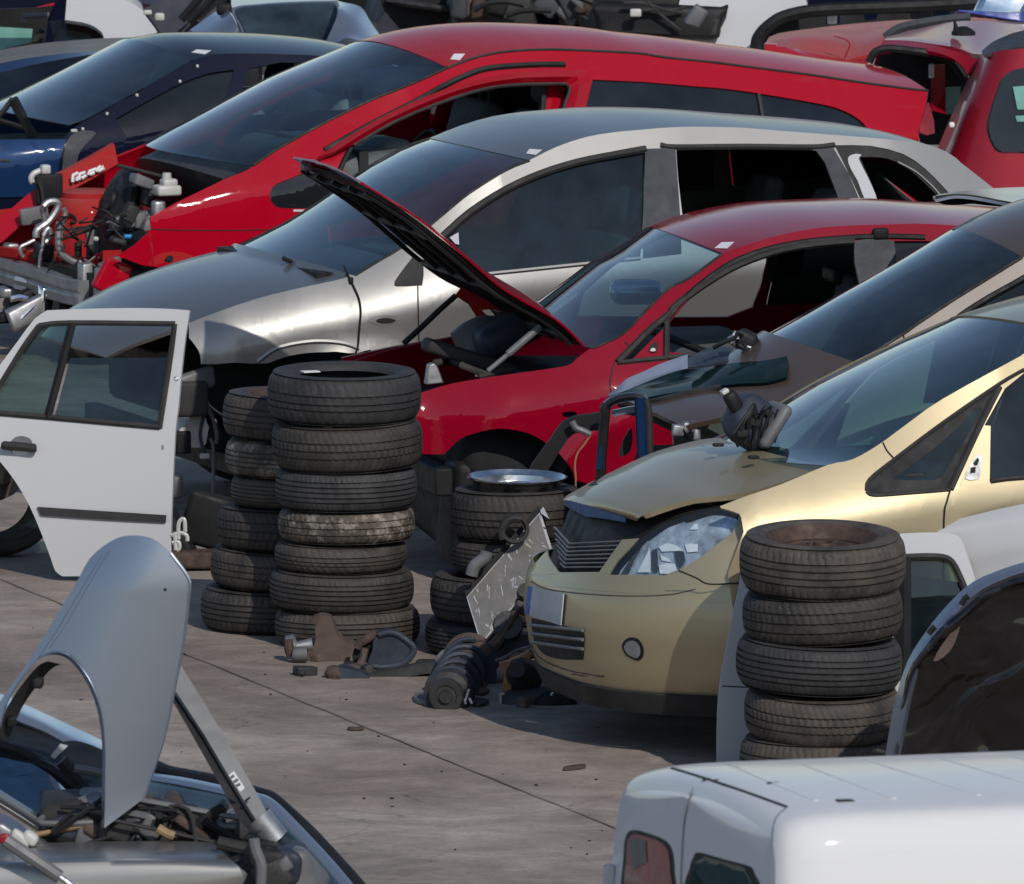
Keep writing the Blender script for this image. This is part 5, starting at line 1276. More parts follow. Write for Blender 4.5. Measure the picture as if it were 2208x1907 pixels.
c3 = s.at(q('A', 920,1050)[0], -.30); k = rbox(c3, (.13, .11, .055), .015); k2 = rbox(c3+V((.01, 0, .04)), (.08, .08, .04), .015); k3 = MB(); k3.lathe([(.001, .035), (.022, .035), (.025, .01), (.025, 0)], 16, T(*(c3+V((0, 0, .055))))); k.add(k2.v, k2.f); k.add(k3.v, k3.f); k.build('fluid_reservoir', M['whiteplastic'], s.root)
m = rbox(c3+V((-.04, .02, -.13)), (.07, .06, .16), .02); m.build('master_cylinder', M['alu'], s.root)
m = noisy(rbox((c2.x+.16, -.12, .52), (.45, .8, .30), .06, None, 4), .03, 7); m.build('engine_block', M['black'], s.root)
for P, y, r_, mt, nm in (
    (q('A', 330,1225, 325,1310, 330,1375, 360,1420, 420,1450, 480,1450, 560,1430, 620,1412), .0, .020, 'alu', 'coolant_pipe'),
    (q('A', 325,1330, 345,1240, 360,1180, 350,1150), .05, .014, 'alu', 'coolant_pipe'),
    (q('A', 200,1310, 205,1270, 260,1230, 300,1180, 320,1140, 310,1115, 270,1115, 240,1140), .35, .020, 'alu', 'bare_pipe'),
    (q('A', 200,1260, 250,1230, 240,1180, 235,1140), .4, .018, 'alu', 'bare_pipe'), (q('A', 240,1300, 265,1260, 280,1300, 250,1340), .3, .015, 'alu', 'bare_pipe'),
    (q('A', 190,1325, 150,1345, 112,1365, 118,1400, 130,1415), .35, .011, 'alu', 'bare_pipe'),
    (q('A', 215,1510, 222,1420, 235,1360, 240,1300), .2, .010, 'alu', 'brake_line'), (q('A', 240,1140, 232,1060, 215,1005), .55, .010, 'trim', 'brake_line'),
    (q('A', 180,1010, 172,985, 185,960, 215,945, 245,935), .66, .016, 'whiteplastic', 'hinge_arm'),
    (q('A', 380,1180, 410,1200, 415,1225, 390,1225), .3, .008, 'black', 'cable'), (q('A', 255,1310, 330,1290, 400,1310, 470,1340), .1, .006, 'trim', 'cable'),
    (q('A', 700,1280, 720,1250, 760,1235, 810,1250), -.2, .007, 'trim', 'cable'), (q('A', 685,1305, 730,1306, 775,1302), -.25, .012, 'bluewire', 'blue_cable'),
    (q('A', 650,915, 700,925, 800,950, 900,975), .0, .010, 'trim', 'brake_line')):
    m = MB(); m.tube([s.at(p, y) for p in cat(P, 3)], r_, 8); m.build(nm, M[mt], s.root)
rbox(s.at(q('A', 250,935)[0], .64), (.05, .05, .05), .012).build('hinge_end', M['whiteplastic'], s.root)
for (zx, zy, y, d_, mt, nm) in ((430, 1375, -.02, (.035, .03, .08), 'black', 'rubber_mount'), (500, 1390, -.1, (.045, .04, .07), 'black', 'rubber_mount'),
                                (530, 1320, 0, (.03, .03, .03), 'whiteplastic', 'cap'), (240, 1390, .25, (.09, .08, .09), 'black', 'horn'), (270, 1045, .58, (.15, .03, .16), 'black', 'plastic_guard'), (190, 1190, .55, (.15, .03, .09), 'greyplastic', 'foil_shield')):
    noisy(rbox(s.at(q('A', zx, zy)[0], y), d_, .012, rot('Y', random.uniform(-20, 20)), 3), .010, 14).build(nm, M[mt], s.root)
# red front cross member and grey bumper beam with its brackets
def crossbar(P, y0, y1, dx, h, nm, mt, th=.06):
    c_ = [s.at(p, y0+(y1-y0)*i/(len(P)-1)) for i, p in enumerate(P)]; c_ = [V(p) for p in cat(c_, 4)]
    rows = [[p+V((-dx/2, 0, h/2)), p+V((dx/2, 0, h/2)), p+V((dx/2, 0, -h/2)), p+V((-dx/2, 0, -h/2)), p+V((-dx/2-.004, 0, -h*.1)), p+V((-dx/2+.006, 0, .0)), p+V((-dx/2-.004, 0, h*.1))] for p in c_]
    m = MB(); m.grid(rows, cu=True); m.add(rows[0], [tuple(range(7))]); m.add(rows[-1], [tuple(range(7))[::-1]]); return m.build(nm, M[mt], s.root, bevel=.006)
crossbar(q('A', 40,1425, 150,1440, 300,1465, 450,1490, 560,1475, 620,1450), .66, -.30, .10, .13, 'cross_member', 'oldred')
crossbar(q('A', -180,1440, 0,1480, 100,1510, 200,1540, 300,1575, 400,1605, 480,1618), .95, -.50, .09, .135, 'bumper_beam', 'beam')
for (zx, zy, y) in ((470, 1530, -.42), (560, 1560, -.62), (60, 1420, .62)):
    k = noisy(rbox(s.at(q('A', zx, zy)[0], y), (.06, .09, .15), .012), .008, 14); k.build('beam_bracket', M['alu'], s.root)
for P in (q('A', 88,1518, 155,1535, 152,1560, 85,1545), q('A', 85,1565, 150,1582, 148,1606, 82,1590)):
    p3 = [s.at(p, .66-1.3*0+.0) for p in P]
    # labels glued to the face of the beam
    b_ = [o for o in s.root.children if o.name.startswith('bumper_beam')][0]
    bv = BVHTree.FromPolygons([v.co.copy() for v in b_.data.vertices], [tuple(f.vertices) for f in b_.data.polygons]); s.decal('beam_label', P, bv, M['platewhite'], off=.008, th=.001, step=8)
k = noisy(rbox(s.at(q('A', 620,1530)[0], -.66), (.16, .06, .18), .02, rot('Y', 25)), .015, 9); k.build('wing_stub', M['red'], s.root)
k = noisy(rbox(s.at(q('A', 610,1470)[0], -.45), (.12, .05, .08), .015, rot('Y', -20)), .01, 9); k.build('grey_stub', M['greyplastic'], s.root)
k = noisy(rbox(s.at(q('A', 40,1340)[0], .8), (.26, .05, .18), .03, rot('Y', 30)), .02, 9); k.build('wing_stub', M['red'], s.root)
cabin(s, 1.55, 4.4, 1.45, 1.08, w=.78); seat(s, 2.5, -.42, zb=.6); seat(s, 2.5, .42, zb=.6); seat(s, 3.4, -.42, zb=.6); seat(s, 3.4, .42, zb=.6)
m = MB(); m.box((2.5, 0, .25), (4.0, 1.5, .08)); m.build('underbody', M['black'], s.root, ang=0)
for x_ in (1.05, 3.75):
    for y_ in (-.77, .77): road_wheel(s, x_, y_)

random.seed(77)
for k in range(9):
    zx = random.uniform(20, 620); zy = random.uniform(1180, 1420); y_ = .5-.9*(zx/640)
    P0 = s.at(q('A', zx, zy)[0], y_); pts_ = [P0+V((random.uniform(-.12, .12), random.uniform(-.1, .1), random.uniform(-.1, .06)))*j for j in (0, .7, 1.3, 1.8)]
    m = MB(); m.tube(cat(pts_, 3), random.choice([.005, .007, .010]), 6); m.build('loom', M[random.choice(['black', 'trim', 'greyplastic', 'black', 'oldred'])], s.root)
for k in range(14):
    zx = random.uniform(640, 830); zy = random.uniform(1000, 1330); P0 = s.at(q('A', zx, zy)[0], -.1-.2*random.random())
    noisy(rbox(P0, (random.uniform(.04, .12), .08, random.uniform(.03, .09)), .012, rot('Y', random.uniform(-40, 40)), 3), .012, 12, k).build('bay_part', M[random.choice(['black', 'darkmetal', 'trim', 'interior', 'greyplastic'])], s.root)
for k in range(34):
    zx = random.uniform(-60, 470); zy = 1600+.22*max(0, zx)+random.uniform(0, 190); P0 = s.at(q('A', zx, zy)[0], .6-1.1*(zx/480)); P0.x += random.uniform(.02, .2)
    noisy(rbox(P0, (random.uniform(.06, .22), .10, random.uniform(.04, .16)), .014, rot('Y', random.uniform(-40, 40)), 3), .02, 10, k).build('front_part', M[random.choice(['black', 'black', 'darkmetal', 'trim', 'interior', 'alu', 'chrome', 'black'])], s.root)
for P in (q('A', 110,1760, 180,1690, 235,1640, 300,1650, 370,1675), q('A', 60,1650, 110,1640, 150,1650)):
    m = MB(); m.tube([s.at(p, .0) for p in P], .018, 6); m.build('bare_pipe', M['chrome'], s.root)
m = noisy(rbox(s.at(q('A', 215,1690)[0], .02), (.34, .06, .12), .02, rot('Y', -24), 4), .03, 9); m.build('foil_shield', M['alu'], s.root)
m = MB(); m.box((.30, 0, .30), (.3, 1.3, .35)); noisy(m, .02, 4); m.build('lower_front', M['black'], s.root)
# ---------------------------------------------------------------- loose white door standing on the left
def flat(name, label, cat_, X, Y, a, Yf, group=None):
    c = Car(name, label, X, Y, a, pw((0, 0), (1, 0)), pw((0, 9), (1, 9)), pw((0, 0), (1, 0)), cat_=cat_, group=group)
    c.Yf = Yf; return c
def wavy(z, z0, k): return k*math.exp(-((z-z0)/.09)**2)
s = flat('loose_door', 'loose white rear door with a rear wheel arch cut, standing upright on the concrete', 'car door', -2.05, 41.75, -8, lambda x, z: .16*(z/1.2)-.05*max(0, 1-((z-.45)/.5)**2))
out = cat(q('D', 1046,178, 1046,178, 900,168, 700,165, 450,170, 260,178, 260,178, 190,225, 100,345, 0,480, -150,690, -180,760, -150,850, -60,950, 0,1012, 80,1115, 160,1250, 225,1400, 280,1545, 305,1615, 345,1645, 345,1645, 600,1640, 945,1612, 945,1612, 944,1400, 950,1200, 966,860, 985,700, 1002,500, 1022,330, 1034,258), 2, True)
win = cat(q('D', 216,262, 216,262, 240,250, 380,245, 966,250, 966,250, 940,440, 880,830, 880,830, 600,805, 300,778, 0,752, -90,745, -90,745, 0,590, 130,380), 2, True)
s.panel('door_skin', out, M['white'], [win], th=.03, far=False, step=18)
s.panel('door_inner', inset(out, .97), M['trim'], [inset(win, 1.01)], th=.03, off=-.035, far=False, step=30)
for P in (q('D', 216,262, 380,247, 966,252), q('D', 963,252, 940,440, 880,828), q('D', 880,822, 600,797, 300,770, 0,745, -90,738), q('D', 216,262, 130,380, 0,590, -90,735)):
    s.ribbon(P, .013, M['trim'], 'window_seal', far=False, off=.002)
s.ribbon(q('D', 398,252, 340,480, 262,770), .018, M['black'], 'window_divider', far=False, off=.0)
s.panel('pane', q('D', 388,440, 945,440, 880,812, 300,770), M['glassteal'], th=.004, off=-.02, far=False, step=30)
s.panel('quarter_pane', q('D', 225,265, 385,258, 262,765, -80,735, 0,590, 130,380), M['glassgreen'], th=.004, off=-.02, far=False, step=30)
s.panel('rubbing_strip', cat(q('D', 205,1262, 205,1262, 560,1285, 915,1308, 915,1308, 912,1348, 912,1348, 560,1330, 225,1308, 225,1308), 2, True), M['trim'], th=.012, off=.014, far=False, step=18)
s.panel('handle_bowl', cat(q('D', 60,900, 90,875, 130,872, 170,890, 178,930, 150,970, 110,980, 70,965, 50,930), 3, True), M['greyplastic'], th=.003, off=.002, far=False, step=10)
h_ = s.panel('handle_glint', cat(q('D', 70,950, 120,945, 165,950, 150,972, 110,980, 75,968), 3, True), M['glintwhite'], th=.002, off=.005, far=False, step=10)  # glint low in the handle bowl, painted as a white patch
m = MB(); m.tube(s.sides(cat(q('D', 8,922, 50,925, 120,930, 175,937, 200,936), 3), .035), [.012]+[.019]*11+[.014], 8); m.build('door_handle', M['trim'], s.root)
for P in (q('D', 985,1440, 985,1360, 1000,1330, 1018,1335, 1022,1400), q('D', 945,1420, 1000,1405, 1030,1420, 1035,1450), q('D', 950,1460, 985,1455, 990,1490, 975,1500), q('D', 965,1400, 970,1500)):
    m = MB(); m.tube(s.sides(cat(P, 3), .0), .009, 6); m.build('hinge', M['whiteplastic'], s.root)
s.panel('grey_mark', cat(q('D', 890,925, 900,920, 903,940, 893,950), 3, True), M['beam'], th=.001, off=.001, far=False, step=8)  # small flat grey patch on the skin
rbox(s.side(q('D', 972,568)[0], -.01), (.02, .02, .04), .006).build('latch', M['chrome'], s.root)
# dark hub and wheel parked behind the white door, and scraps beside it
def lump(name, label, cat_, parts, base):
    t = thing(name, label, cat_, base)
    for nm, mb, mt in parts: rel(mb, base); mb.build(nm, M[mt], t)
    return t
c = dpt(q('D', 60,1180)[0], 42.6)
k = tyre_mb(.29, .2, 'rib', 96); k.xf(T(c.x-.06, c.y, .29) @ rot('Z', 25) @ rot('X', 82))
k2 = MB(); k2.lathe([(.001, .13), (.05, .13), (.06, .10), (.11, .10), (.12, .02), (.001, .02)], 24, T(c.x-.08, c.y-.02, .36) @ rot('Z', 25) @ rot('X', 82))
k3 = noisy(rbox((c.x-.12, c.y-.18, .62), (.12, .14, .34), .03, None, 4), .03, 8)
lump('hub_assembly', 'dark wheel with a rusty hub standing behind the white door on the left', 'wheel', [('tyre', k, 'rubber'), ('hub', k2, 'rust'), ('knuckle', k3, 'rust')], V((c.x, c.y, 0)))
c = gpt(q('D', 1100,1590)[0]); c.z = 0
p1 = noisy(rbox((c.x+.03, c.y, .20), (.20, .10, .24), .03, rot('Y', 14), 4), .02, 9); p2 = noisy(rbox((c.x-.10, c.y-.05, .13), (.12, .16, .26), .03, rot('Y', -25), 4), .02, 9, 2)
p3 = noisy(rbox((c.x-.02, c.y-.12, .045), (.36, .14, .07), .02, rot('Z', 8), 4), .02, 10, 5)
lump('wheel_arch_liner', 'broken dark plastic liner pieces heaped between white door and left tyre stack', 'car part', [('liner_piece', p1, 'black'), ('liner_piece', p2, 'black'), ('liner_piece', p3, 'rust')], V((c.x, c.y, 0)))
# ---------------------------------------------------------------- radiator and suspension parts on the concrete
base = gpt(q('e', 700,730)[0]); base = dpt(q('e', 700,710)[0], 39.05)
A_ = dpt((1165, 1102), 39.22); B_ = dpt(q('e', 540,190)[0], 39.08); Cc = dpt(q('e', 700,712)[0], 38.98)
Dd_ = A_+(Cc-B_)*1.0
t = thing('radiator', 'thin aluminium car radiator leaning between the low tyre stack and the gold bumper', 'radiator', V((base.x, base.y, 0)))
u_ = (A_-B_); v_ = (Cc-B_); nrm = u_.cross(v_).normalized()
if nrm.y > 0: nrm = -nrm
NU, NV = 60, 4
m = MB()
for i in range(NU):
    a0 = B_+u_*(.02+.96*i/NU); a1 = B_+u_*(.02+.96*(i+.62)/NU)
    m.add([a0+v_*.03, a1+v_*.03, a1+v_*.97, a0+v_*.97], [(0, 1, 2, 3)])
m2 = MB(); m2.prism([B_+nrm*-.006, A_+nrm*-.006, A_+v_+nrm*-.006, B_+v_+nrm*-.006], nrm*-.022)
rel(m2, t.location); m2.build('radiator_core', M['alu'], t); rel(m, t.location); 
m.f = [f for f in m.f]; m.build('cooling_fins', M['alu2'] if 'alu2' in M else M['beam'], t)
m = MB(); m.prism([A_+(B_-A_).normalized()*0+nrm*.006, B_+nrm*.006, B_-v_.normalized()*.022+nrm*.006, A_-v_.normalized()*.022+nrm*.006], nrm*-.04); rel(m, t.location); m.build('end_tank', M['black'], t)
m = MB(); m.prism([A_+nrm*.004, A_+v_*.06+u_.normalized()*-.0+nrm*.004, A_+v_*.3+u_.normalized()*.03+nrm*.004, A_+u_.normalized()*.02+nrm*.004], nrm*-.034); rel(m, t.location); m.build('side_bracket', M['alu'], t)
random.seed(21)
m = MB()
for k in range(40):
    p = B_+u_*random.uniform(.05, .95)+v_*random.uniform(.05, .95)+nrm*.001; d_ = (u_.normalized()*random.uniform(-.02, .02)+v_.normalized()*random.uniform(.01, .04)); w_ = u_.normalized()*random.uniform(.002, .006)
    m.add([p-w_, p+w_, p+d_+w_*.4, p+d_-w_*.4], [(0, 1, 2, 3)])
rel(m, t.location); m.build('bent_fins', M['alu'], t, ang=0)
m = MB(); m.tube([dpt(p, 39.02) for p in cat(q('E', 810,1640, 825,1590, 860,1560, 885,1540, 895,1510), 3)], .026, 10); rel(m, t.location); m.build('water_elbow', M['greyplastic'], t)
# pulley ring and hose resting above
c = dpt(q('E', 1045,1385)[0], 39.12); m = MB(); m.lathe([(.045, -.025), (.058, -.025), (.062, 0), (.058, .025), (.045, .025), (.042, 0), (.045, -.025)], 28, rot('Y', 20) @ rot('X', 75))
t = thing('hose_coil', 'black rubber hose ring between the low tyre stack and radiator', 'hose', c); m.build('ring', M['black'], t)
m = MB(); m.tube([p-c for p in px_curve(q('E', 985,1440, 975,1400, 1000,1350, 1040,1325, 1085,1330), 39.1)], .016, 8); m.build('hose', M['trim'], t)
def gp(*a): return gpt(q(*a)[0])
def Pz(P, Y): return [dpt(p, Y) for p in P]
def slab(P, Y, dy, th_noise=.006, n=2): 
    m = MB(); m.prism(Pz(cat(P, n, True) if n else P, Y), (0, dy, 0)); return m
# rusty brown suspension arm
b0 = V((dpt(q('d', 500,900)[0], 39.2).x, 39.2, 0))
p1 = slab(q('d', 320,900, 330,780, 390,720, 410,620, 400,520, 420,420, 480,395, 570,410, 600,480, 640,590, 720,670, 830,700, 860,760, 800,860, 760,915, 500,920), 39.2, .10); 
p2 = slab(q('d', 370,450, 400,410, 450,415, 440,470, 410,500, 385,480), 39.16, .08)
p3 = MB(); p3.tube(Pz(q('d', 90,700, 140,690, 200,740, 380,720), 39.22), [.03, .035, .022, .03], 10); p4 = MB(); p4.tube(Pz(q('d', 155,820, 200,830, 320,820), 39.15), [.022, .028, .03], 10)
p5 = MB(); p5.tube(Pz(q('d', 110,660, 120,760, 125,850), 39.18), [.018, .02, .014], 8)
lump('suspension_arm', 'rusty brown suspension arm standing up in front of the tall tyre stack', 'car part', [('arm', noisy(p1, .008, 8), 'rustbrown'), ('bush', p2, 'rust'), ('ball_joint', p3, 'alu'), ('bolt', p4, 'greyplastic'), ('bolt', p5, 'rust')], b0)
# blue-black box and black control arm
b0 = V((dpt(q('d', 1250,900)[0], 39.0).x, 39.0, 0))
p1 = slab(q('d', 990,900, 1040,780, 1050,680, 1120,610, 1250,590, 1320,610, 1420,680, 1480,720, 1490,800, 1440,880, 1330,950, 1150,975, 1020,950), 38.95, .16)
p2 = MB(); p2.tube(Pz(cat(q('d', 1010,940, 1130,968, 1330,945, 1440,875, 1490,795, 1478,725, 1330,612, 1220,585, 1110,615), 2), 38.95), .014, 8)
p3 = slab(q('d', 860,690, 1050,690, 1040,900, 830,950, 820,850), 39.0, .08, n=0); p4 = MB(); p4.tube(Pz(q('d', 960,760, 940,850, 900,930, 980,980), 38.92), [.014, .012, .022, .018], 8)
p5 = MB(); p5.tube(Pz(q('d', 870,760, 900,700, 1010,640, 1080,590), 38.98), .018, 8)
lump('air_filter_box', 'blue black moulded plastic housing lying among the loose parts', 'car part', [('housing', noisy(p1, .006, 9), 'darkblueplastic'), ('rim', p2, 'darkblueplastic'), ('bracket', noisy(p3, .01, 12), 'black'), ('lever', p4, 'rustbrown'), ('pipe', p5, 'rust')], b0)
b0 = V((dpt(q('d', 1200,1060)[0], 38.75).x, 38.75, 0))
p1 = slab(q('d', 1000,1060, 1250,1000, 1500,945, 1650,925, 1800,935, 1830,985, 1790,1030, 1600,1050, 1400,1075, 1150,1120, 1010,1150), 38.75, .09, n=2); p2 = slab(q('d', 660,980, 780,990, 900,1010, 1000,1050, 1010,1150, 900,1140, 840,1150, 740,1160, 680,1100), 38.7, .1)
p3 = MB(); p3.tube(Pz(q('d', 520,1000, 570,1020, 640,1040, 690,1045), 38.72), [.016, .03, .034, .026], 10); p4 = MB(); p4.tube(Pz(q('d', 600,1100, 640,1120, 700,1130, 750,1170), 38.68), .012, 6)
lump('control_arm', 'long black control arm lying flat with a rusty ball joint at its left end', 'car part', [('arm', noisy(p1, .005, 9), 'darkmetal'), ('end_plate', noisy(p2, .01, 10), 'darkblueplastic'), ('ball_joint', p3, 'rust'), ('bolt', p4, 'rust')], b0)
# coil spring strut lying towards the camera
E0 = dpt(q('e', 320,1280)[0], 37.85); E1 = dpt(q('e', 620,800)[0], 38.75); ax = (E1-E0); Ln = ax.length; Mx = T(*E0) @ ax.to_track_quat('Z', 'Y').to_matrix().to_4x4()
t = thing('coil_strut', 'black coil spring strut lying with its round mount towards the camera', 'car part', V((E0.x, E0.y, 0)))
def bl(nm, mb, mt): rel(mb, t.location); mb.build(nm, M[mt], t)
m = MB(); m.lathe([(.001, -.03), (.024, -.03), (.026, -.018), (.04, -.016), (.043, -.02), (.062, -.022), (.066, -.01), (.066, .02), (.088, .03), (.094, .05), (.094, .07), (.05, .08), (.001, .08)], 40, Mx); bl('top_mount', m, 'darkmetal')
m = MB(); m.lathe([(.043, -.0215), (.061, -.0235), (.063, -.023)], 40, Mx); bl('mount_ring', m, 'trim')
m = MB(); m.tube([Mx @ V((.085*cos(a_), .085*sin(a_), .08+(Ln-.25)*k/90)) for k in range(91) for a_ in [k/90*2*pi*4.3]], .0125, 8); bl('spring', m, 'darkblueplastic')
m = MB(); m.lathe([(.001, .08), (.03, .08), (.03, .3), (.035, .3), (.035, Ln+.15), (.001, Ln+.15)], 20, Mx); bl('damper', m, 'darkmetal')
m = MB(); m.lathe([(.03, Ln-.18), (.10, Ln-.17), (.105, Ln-.14), (.04, Ln-.12)], 32, Mx); bl('spring_plate', m, 'rustbrown')
m = MB(); c_ = dpt(q('e', 500,1290)[0], 37.87)
for k in range(4): m.tube([c_+V((-.02+.015*k, -.002, .02*math.sin(k*2))), c_+V((.0+.012*k, -.002, .03*math.cos(k*3)))], .005, 5)
bl('paint_mark', m, 'paper')
# hub carrier with the orange bracket, driveshaft joint and boots under the bumper
b0 = V((dpt(q('e', 1100,1400)[0], 38.0).x, 38.0, 0)); t = thing('hub_carrier', 'greasy hub carrier with an orange brown bracket lying beside the gold bumper', 'car part', b0)
YH = 38.02
p = slab(q('e', 905,930, 1035,910, 1030,1050, 1035,1200, 990,1245, 940,1230, 955,1080, 935,1000), YH, .05); bl('bracket', noisy(p, .005, 14), 'orange')
p = slab(q('e', 1010,890, 1120,850, 1230,800, 1245,860, 1170,900, 1060,920), YH+.06, .05); bl('bracket', noisy(p, .006, 14), 'orange')
p = slab(q('e', 900,1260, 960,1250, 985,1330, 1060,1300, 1090,1350, 1075,1470, 980,1460, 965,1400, 905,1400), YH-.02, .08); bl('caliper', noisy(p, .006, 12), 'alu')
c_ = dpt(q('e', 1150,1060)[0], YH+.05); m = MB(); m.lathe([(.001, .12), (.03, .12), (.04, .08), (.055, .06), (.06, .03), (.075, .0), (.078, -.04), (.06, -.08), (.001, -.09)], 28, T(*c_) @ rot('Y', -25) @ rot('X', 70)); bl('joint_boot', m, 'trim')
c_ = dpt(q('e', 1200,1370)[0], YH); m = MB(); m.lathe([(.001, .13), (.05, .13), (.06, .11), (.062, -.06), (.05, -.09), (.001, -.1)], 24, T(*c_) @ rot('Y', 84)); bl('driveshaft_joint', m, 'darkmetal')
c_ = dpt(q('e', 1470,1420)[0], YH-.02); m = MB(); m.lathe([(.001, .10), (.04, .10), (.05, .06), (.072, .02), (.078, -.03), (.06, -.08), (.001, -.09)], 24, T(*c_) @ rot('Y', 60)); bl('joint_boot', m, 'black')
m = MB(); m.tube(Pz(q('e', 1540,1480, 1600,1560, 1640,1620), YH-.1), [.03, .035, .03], 10); bl('shaft_end', m, 'black')
m = MB(); m.tube(Pz(q('e', 1180,890, 1260,920, 1330,980, 1410,1010), YH), .012, 8); bl('clip_or_glint', m, 'rustbrown')
m = MB(); m.tube(Pz(q('e', 1480,1280, 1478,1260, 1500,1250), YH-.08), .004, 6); m.tube(Pz(q('e', 1120,1350, 1130,1390, 1150,1370, 1155,1400), YH-.08), .006, 6); bl('paint_mark', m, 'paper')
# dark cross arm and link behind
b0 = V((dpt(q('e', 950,1000)[0], 38.6).x, 38.6, 0)); t = thing('subframe_arm', 'dark curved subframe arm with a slim link, leaning on the radiator', 'car part', b0)
p = slab(q('e', 720,1230, 745,900, 800,800, 900,700, 1050,610, 1280,620, 1300,700, 1200,760, 1080,790, 960,880, 880,1000, 870,1240), 38.55, .12); bl('arm', noisy(p, .012, 8), 'darkblueplastic')
m = MB(); m.tube(Pz(q('e', 840,740, 950,600, 1030,470, 1100,330, 1140,230), 38.5), [.026, .022, .016, .016, .02], 8); bl('link', m, 'rust')
c_ = dpt(q('e', 1000,510)[0], 38.52); m = MB(); m.lathe([(.001, .03), (.055, .03), (.06, 0), (.055, -.03), (.001, -.03)], 24, T(*c_) @ rot('X', 75)); bl('bush', m, 'darkmetal')
m = MB(); c_ = dpt(q('e', 1190,160)[0], 38.5); m.lathe([(.001, .04), (.03, .04), (.035, 0), (.03, -.04), (.001, -.04)], 16, T(*c_) @ rot('X', 60)); m.tube(Pz(q('e', 1090,260, 1150,300, 1230,330), 38.5), .03, 8); bl('link_end', m, 'darkmetal')
m = MB(); m.tube(Pz(cat(q('e', 860,900, 980,850, 1100,780, 1240,740), 3), 38.5), .007, 6); bl('cable', m, 'greyplastic')
b0 = V((dpt(q('e', 430,780)[0], 38.85).x, 38.85, 0)); m = MB(); m.tube(Pz(cat(q('e', 205,890, 280,810, 400,755, 550,738, 700,750, 830,745), 4), 38.85), .010, 8); rel(m, b0)
t = thing('brake_hose', 'thin grey pipe arching from the coil strut to the hub', 'pipe', b0); m.build('pipe', M['greyplastic'], t)
m = MB(); m.lathe([(.001, .02), (.02, .02), (.022, -.03), (.001, -.03)], 12, T(*(dpt(q('e', 690,745)[0], 38.8)-b0)) @ rot('Y', 80)); m.build('fitting', M['alu'], t)
for (lab, P, h_, mt) in (('small flat dark plate lying under the left side of the coil strut', q('d', 1505,1300, 1650,1305, 1800,1340, 1800,1390, 1600,1390, 1515,1365), .02, 'greyplastic'), ('oval dark rubber scrap lying right of the coil strut', q('e', 560,1370, 640,1345, 740,1350, 790,1370, 740,1400, 640,1410), .015, 'trim'),
                       ('short dark rod lying on the bare concrete below the control arm', q('d', 775,1655, 860,1660, 940,1650, 940,1668, 860,1675, 775,1670), .012, 'rust'), ('thin dark stick lying alone on the concrete near the white van', q('H', 1578,1158, 1640,1148, 1690,1145, 1690,1155, 1640,1162, 1578,1168), .012, 'rust')):
    G_ = [gpt(p) for p in cat(P, 2, True)]; o = G_[0].copy(); m = MB(); m.prism([p-o+V((0, 0, .001)) for p in G_], (0, 0, h_)); ob = m.build('metal_scrap', M[mt], None, bevel=.003); ob.location = o; tag(ob, lab, 'scrap')
# loose crumbs on the concrete
random.seed(5); m = MB()
for k in range(70):
    p = (random.uniform(60, 1320), random.uniform(1330, 1860)); g_ = gpt(p); r_ = random.uniform(.002, .007)
    b = rbox((g_.x, g_.y, r_*.4), (r_*random.uniform(1, 2.6), r_*random.uniform(1, 2.2), r_), r_*.2, rot('Z', random.uniform(0, 180)), 1); m.add(b.v, b.f)
o = m.build('grit', M['trim'], None, ang=0); o['kind'] = 'stuff'
# ---------------------------------------------------------------- upright blue door frame and black strip between red and gold cars
b0 = dpt(q('g', 500,1560)[0], 39.0)
t = thing('door_frame', 'narrow upright black and blue window frame standing between red hatchback and gold bonnet', 'door frame', V((b0.x, 39.0, 0)))
m = MB(); m.tube(Pz(cat(q('g', 230,2300, 225,1900, 235,1560, 260,1200, 278,980, 275,930, 300,895), 3), 39.0), .03, 8, sq=.7); bl('rear_post', m, 'black')
m = MB(); m.tube(Pz(cat(q('g', 285,905, 350,850, 450,812, 560,795, 660,805, 720,850), 3), 39.0), .024, 8, sq=.8); bl('top_rail', m, 'blackpaint')
m = MB(); m.tube(Pz(cat(q('g', 660,815, 665,900, 670,1000, 680,1250, 690,1480, 695,1900, 700,2300), 3), 38.98), .022, 10); bl('front_post', m, 'blue')
m = MB(); m.tube(Pz(cat(q('g', 700,820, 735,880, 755,1000, 760,1250, 765,1480, 770,2300), 3), 39.02), .018, 8); bl('outer_seal', m, 'trim')
m = slab(q('g', 350,960, 430,935, 630,900, 640,960, 450,1000, 380,1020), 39.06, .03); bl('mirror_corner', m, 'slate')
m = slab(q('g', 480,1300, 540,1180, 570,1160, 580,1250, 560,1400, 470,1460, 440,1430), 39.1, .03); bl('lock', noisy(m, .008, 14), 'black')
m = slab(q('g', 215,1350, 245,1340, 240,1600, 180,1600), 38.97, .01, n=0); bl('lower_skin', m, 'blue')
b0 = dpt(q('E', 1300,1000)[0], 40.05)
t = thing('bumper_support', 'bent black plastic strip hooked over in front of the red wheel arch', 'car part', V((b0.x, 40.05, 0)))
p = slab(q('E', 1120,1080, 1180,980, 1250,880, 1310,800, 1380,765, 1460,755, 1540,745, 1560,790, 1540,835, 1450,845, 1370,862, 1320,920, 1270,1000, 1220,1080, 1190,1130), 40.05, .06); bl('strip', p, 'black')
m = MB(); m.tube(Pz(cat(q('E', 1365,790, 1385,825, 1430,845, 1465,862), 3), 40.0), .014, 8); bl('hose_end', m, 'greyplastic')
m = MB(); m.tube(Pz(cat(q('E', 1462,870, 1430,920, 1395,965, 1380,1030, 1385,1110, 1380,1250), 3), 40.0), .004, 6); bl('yellow_wire', m, 'woodtan')

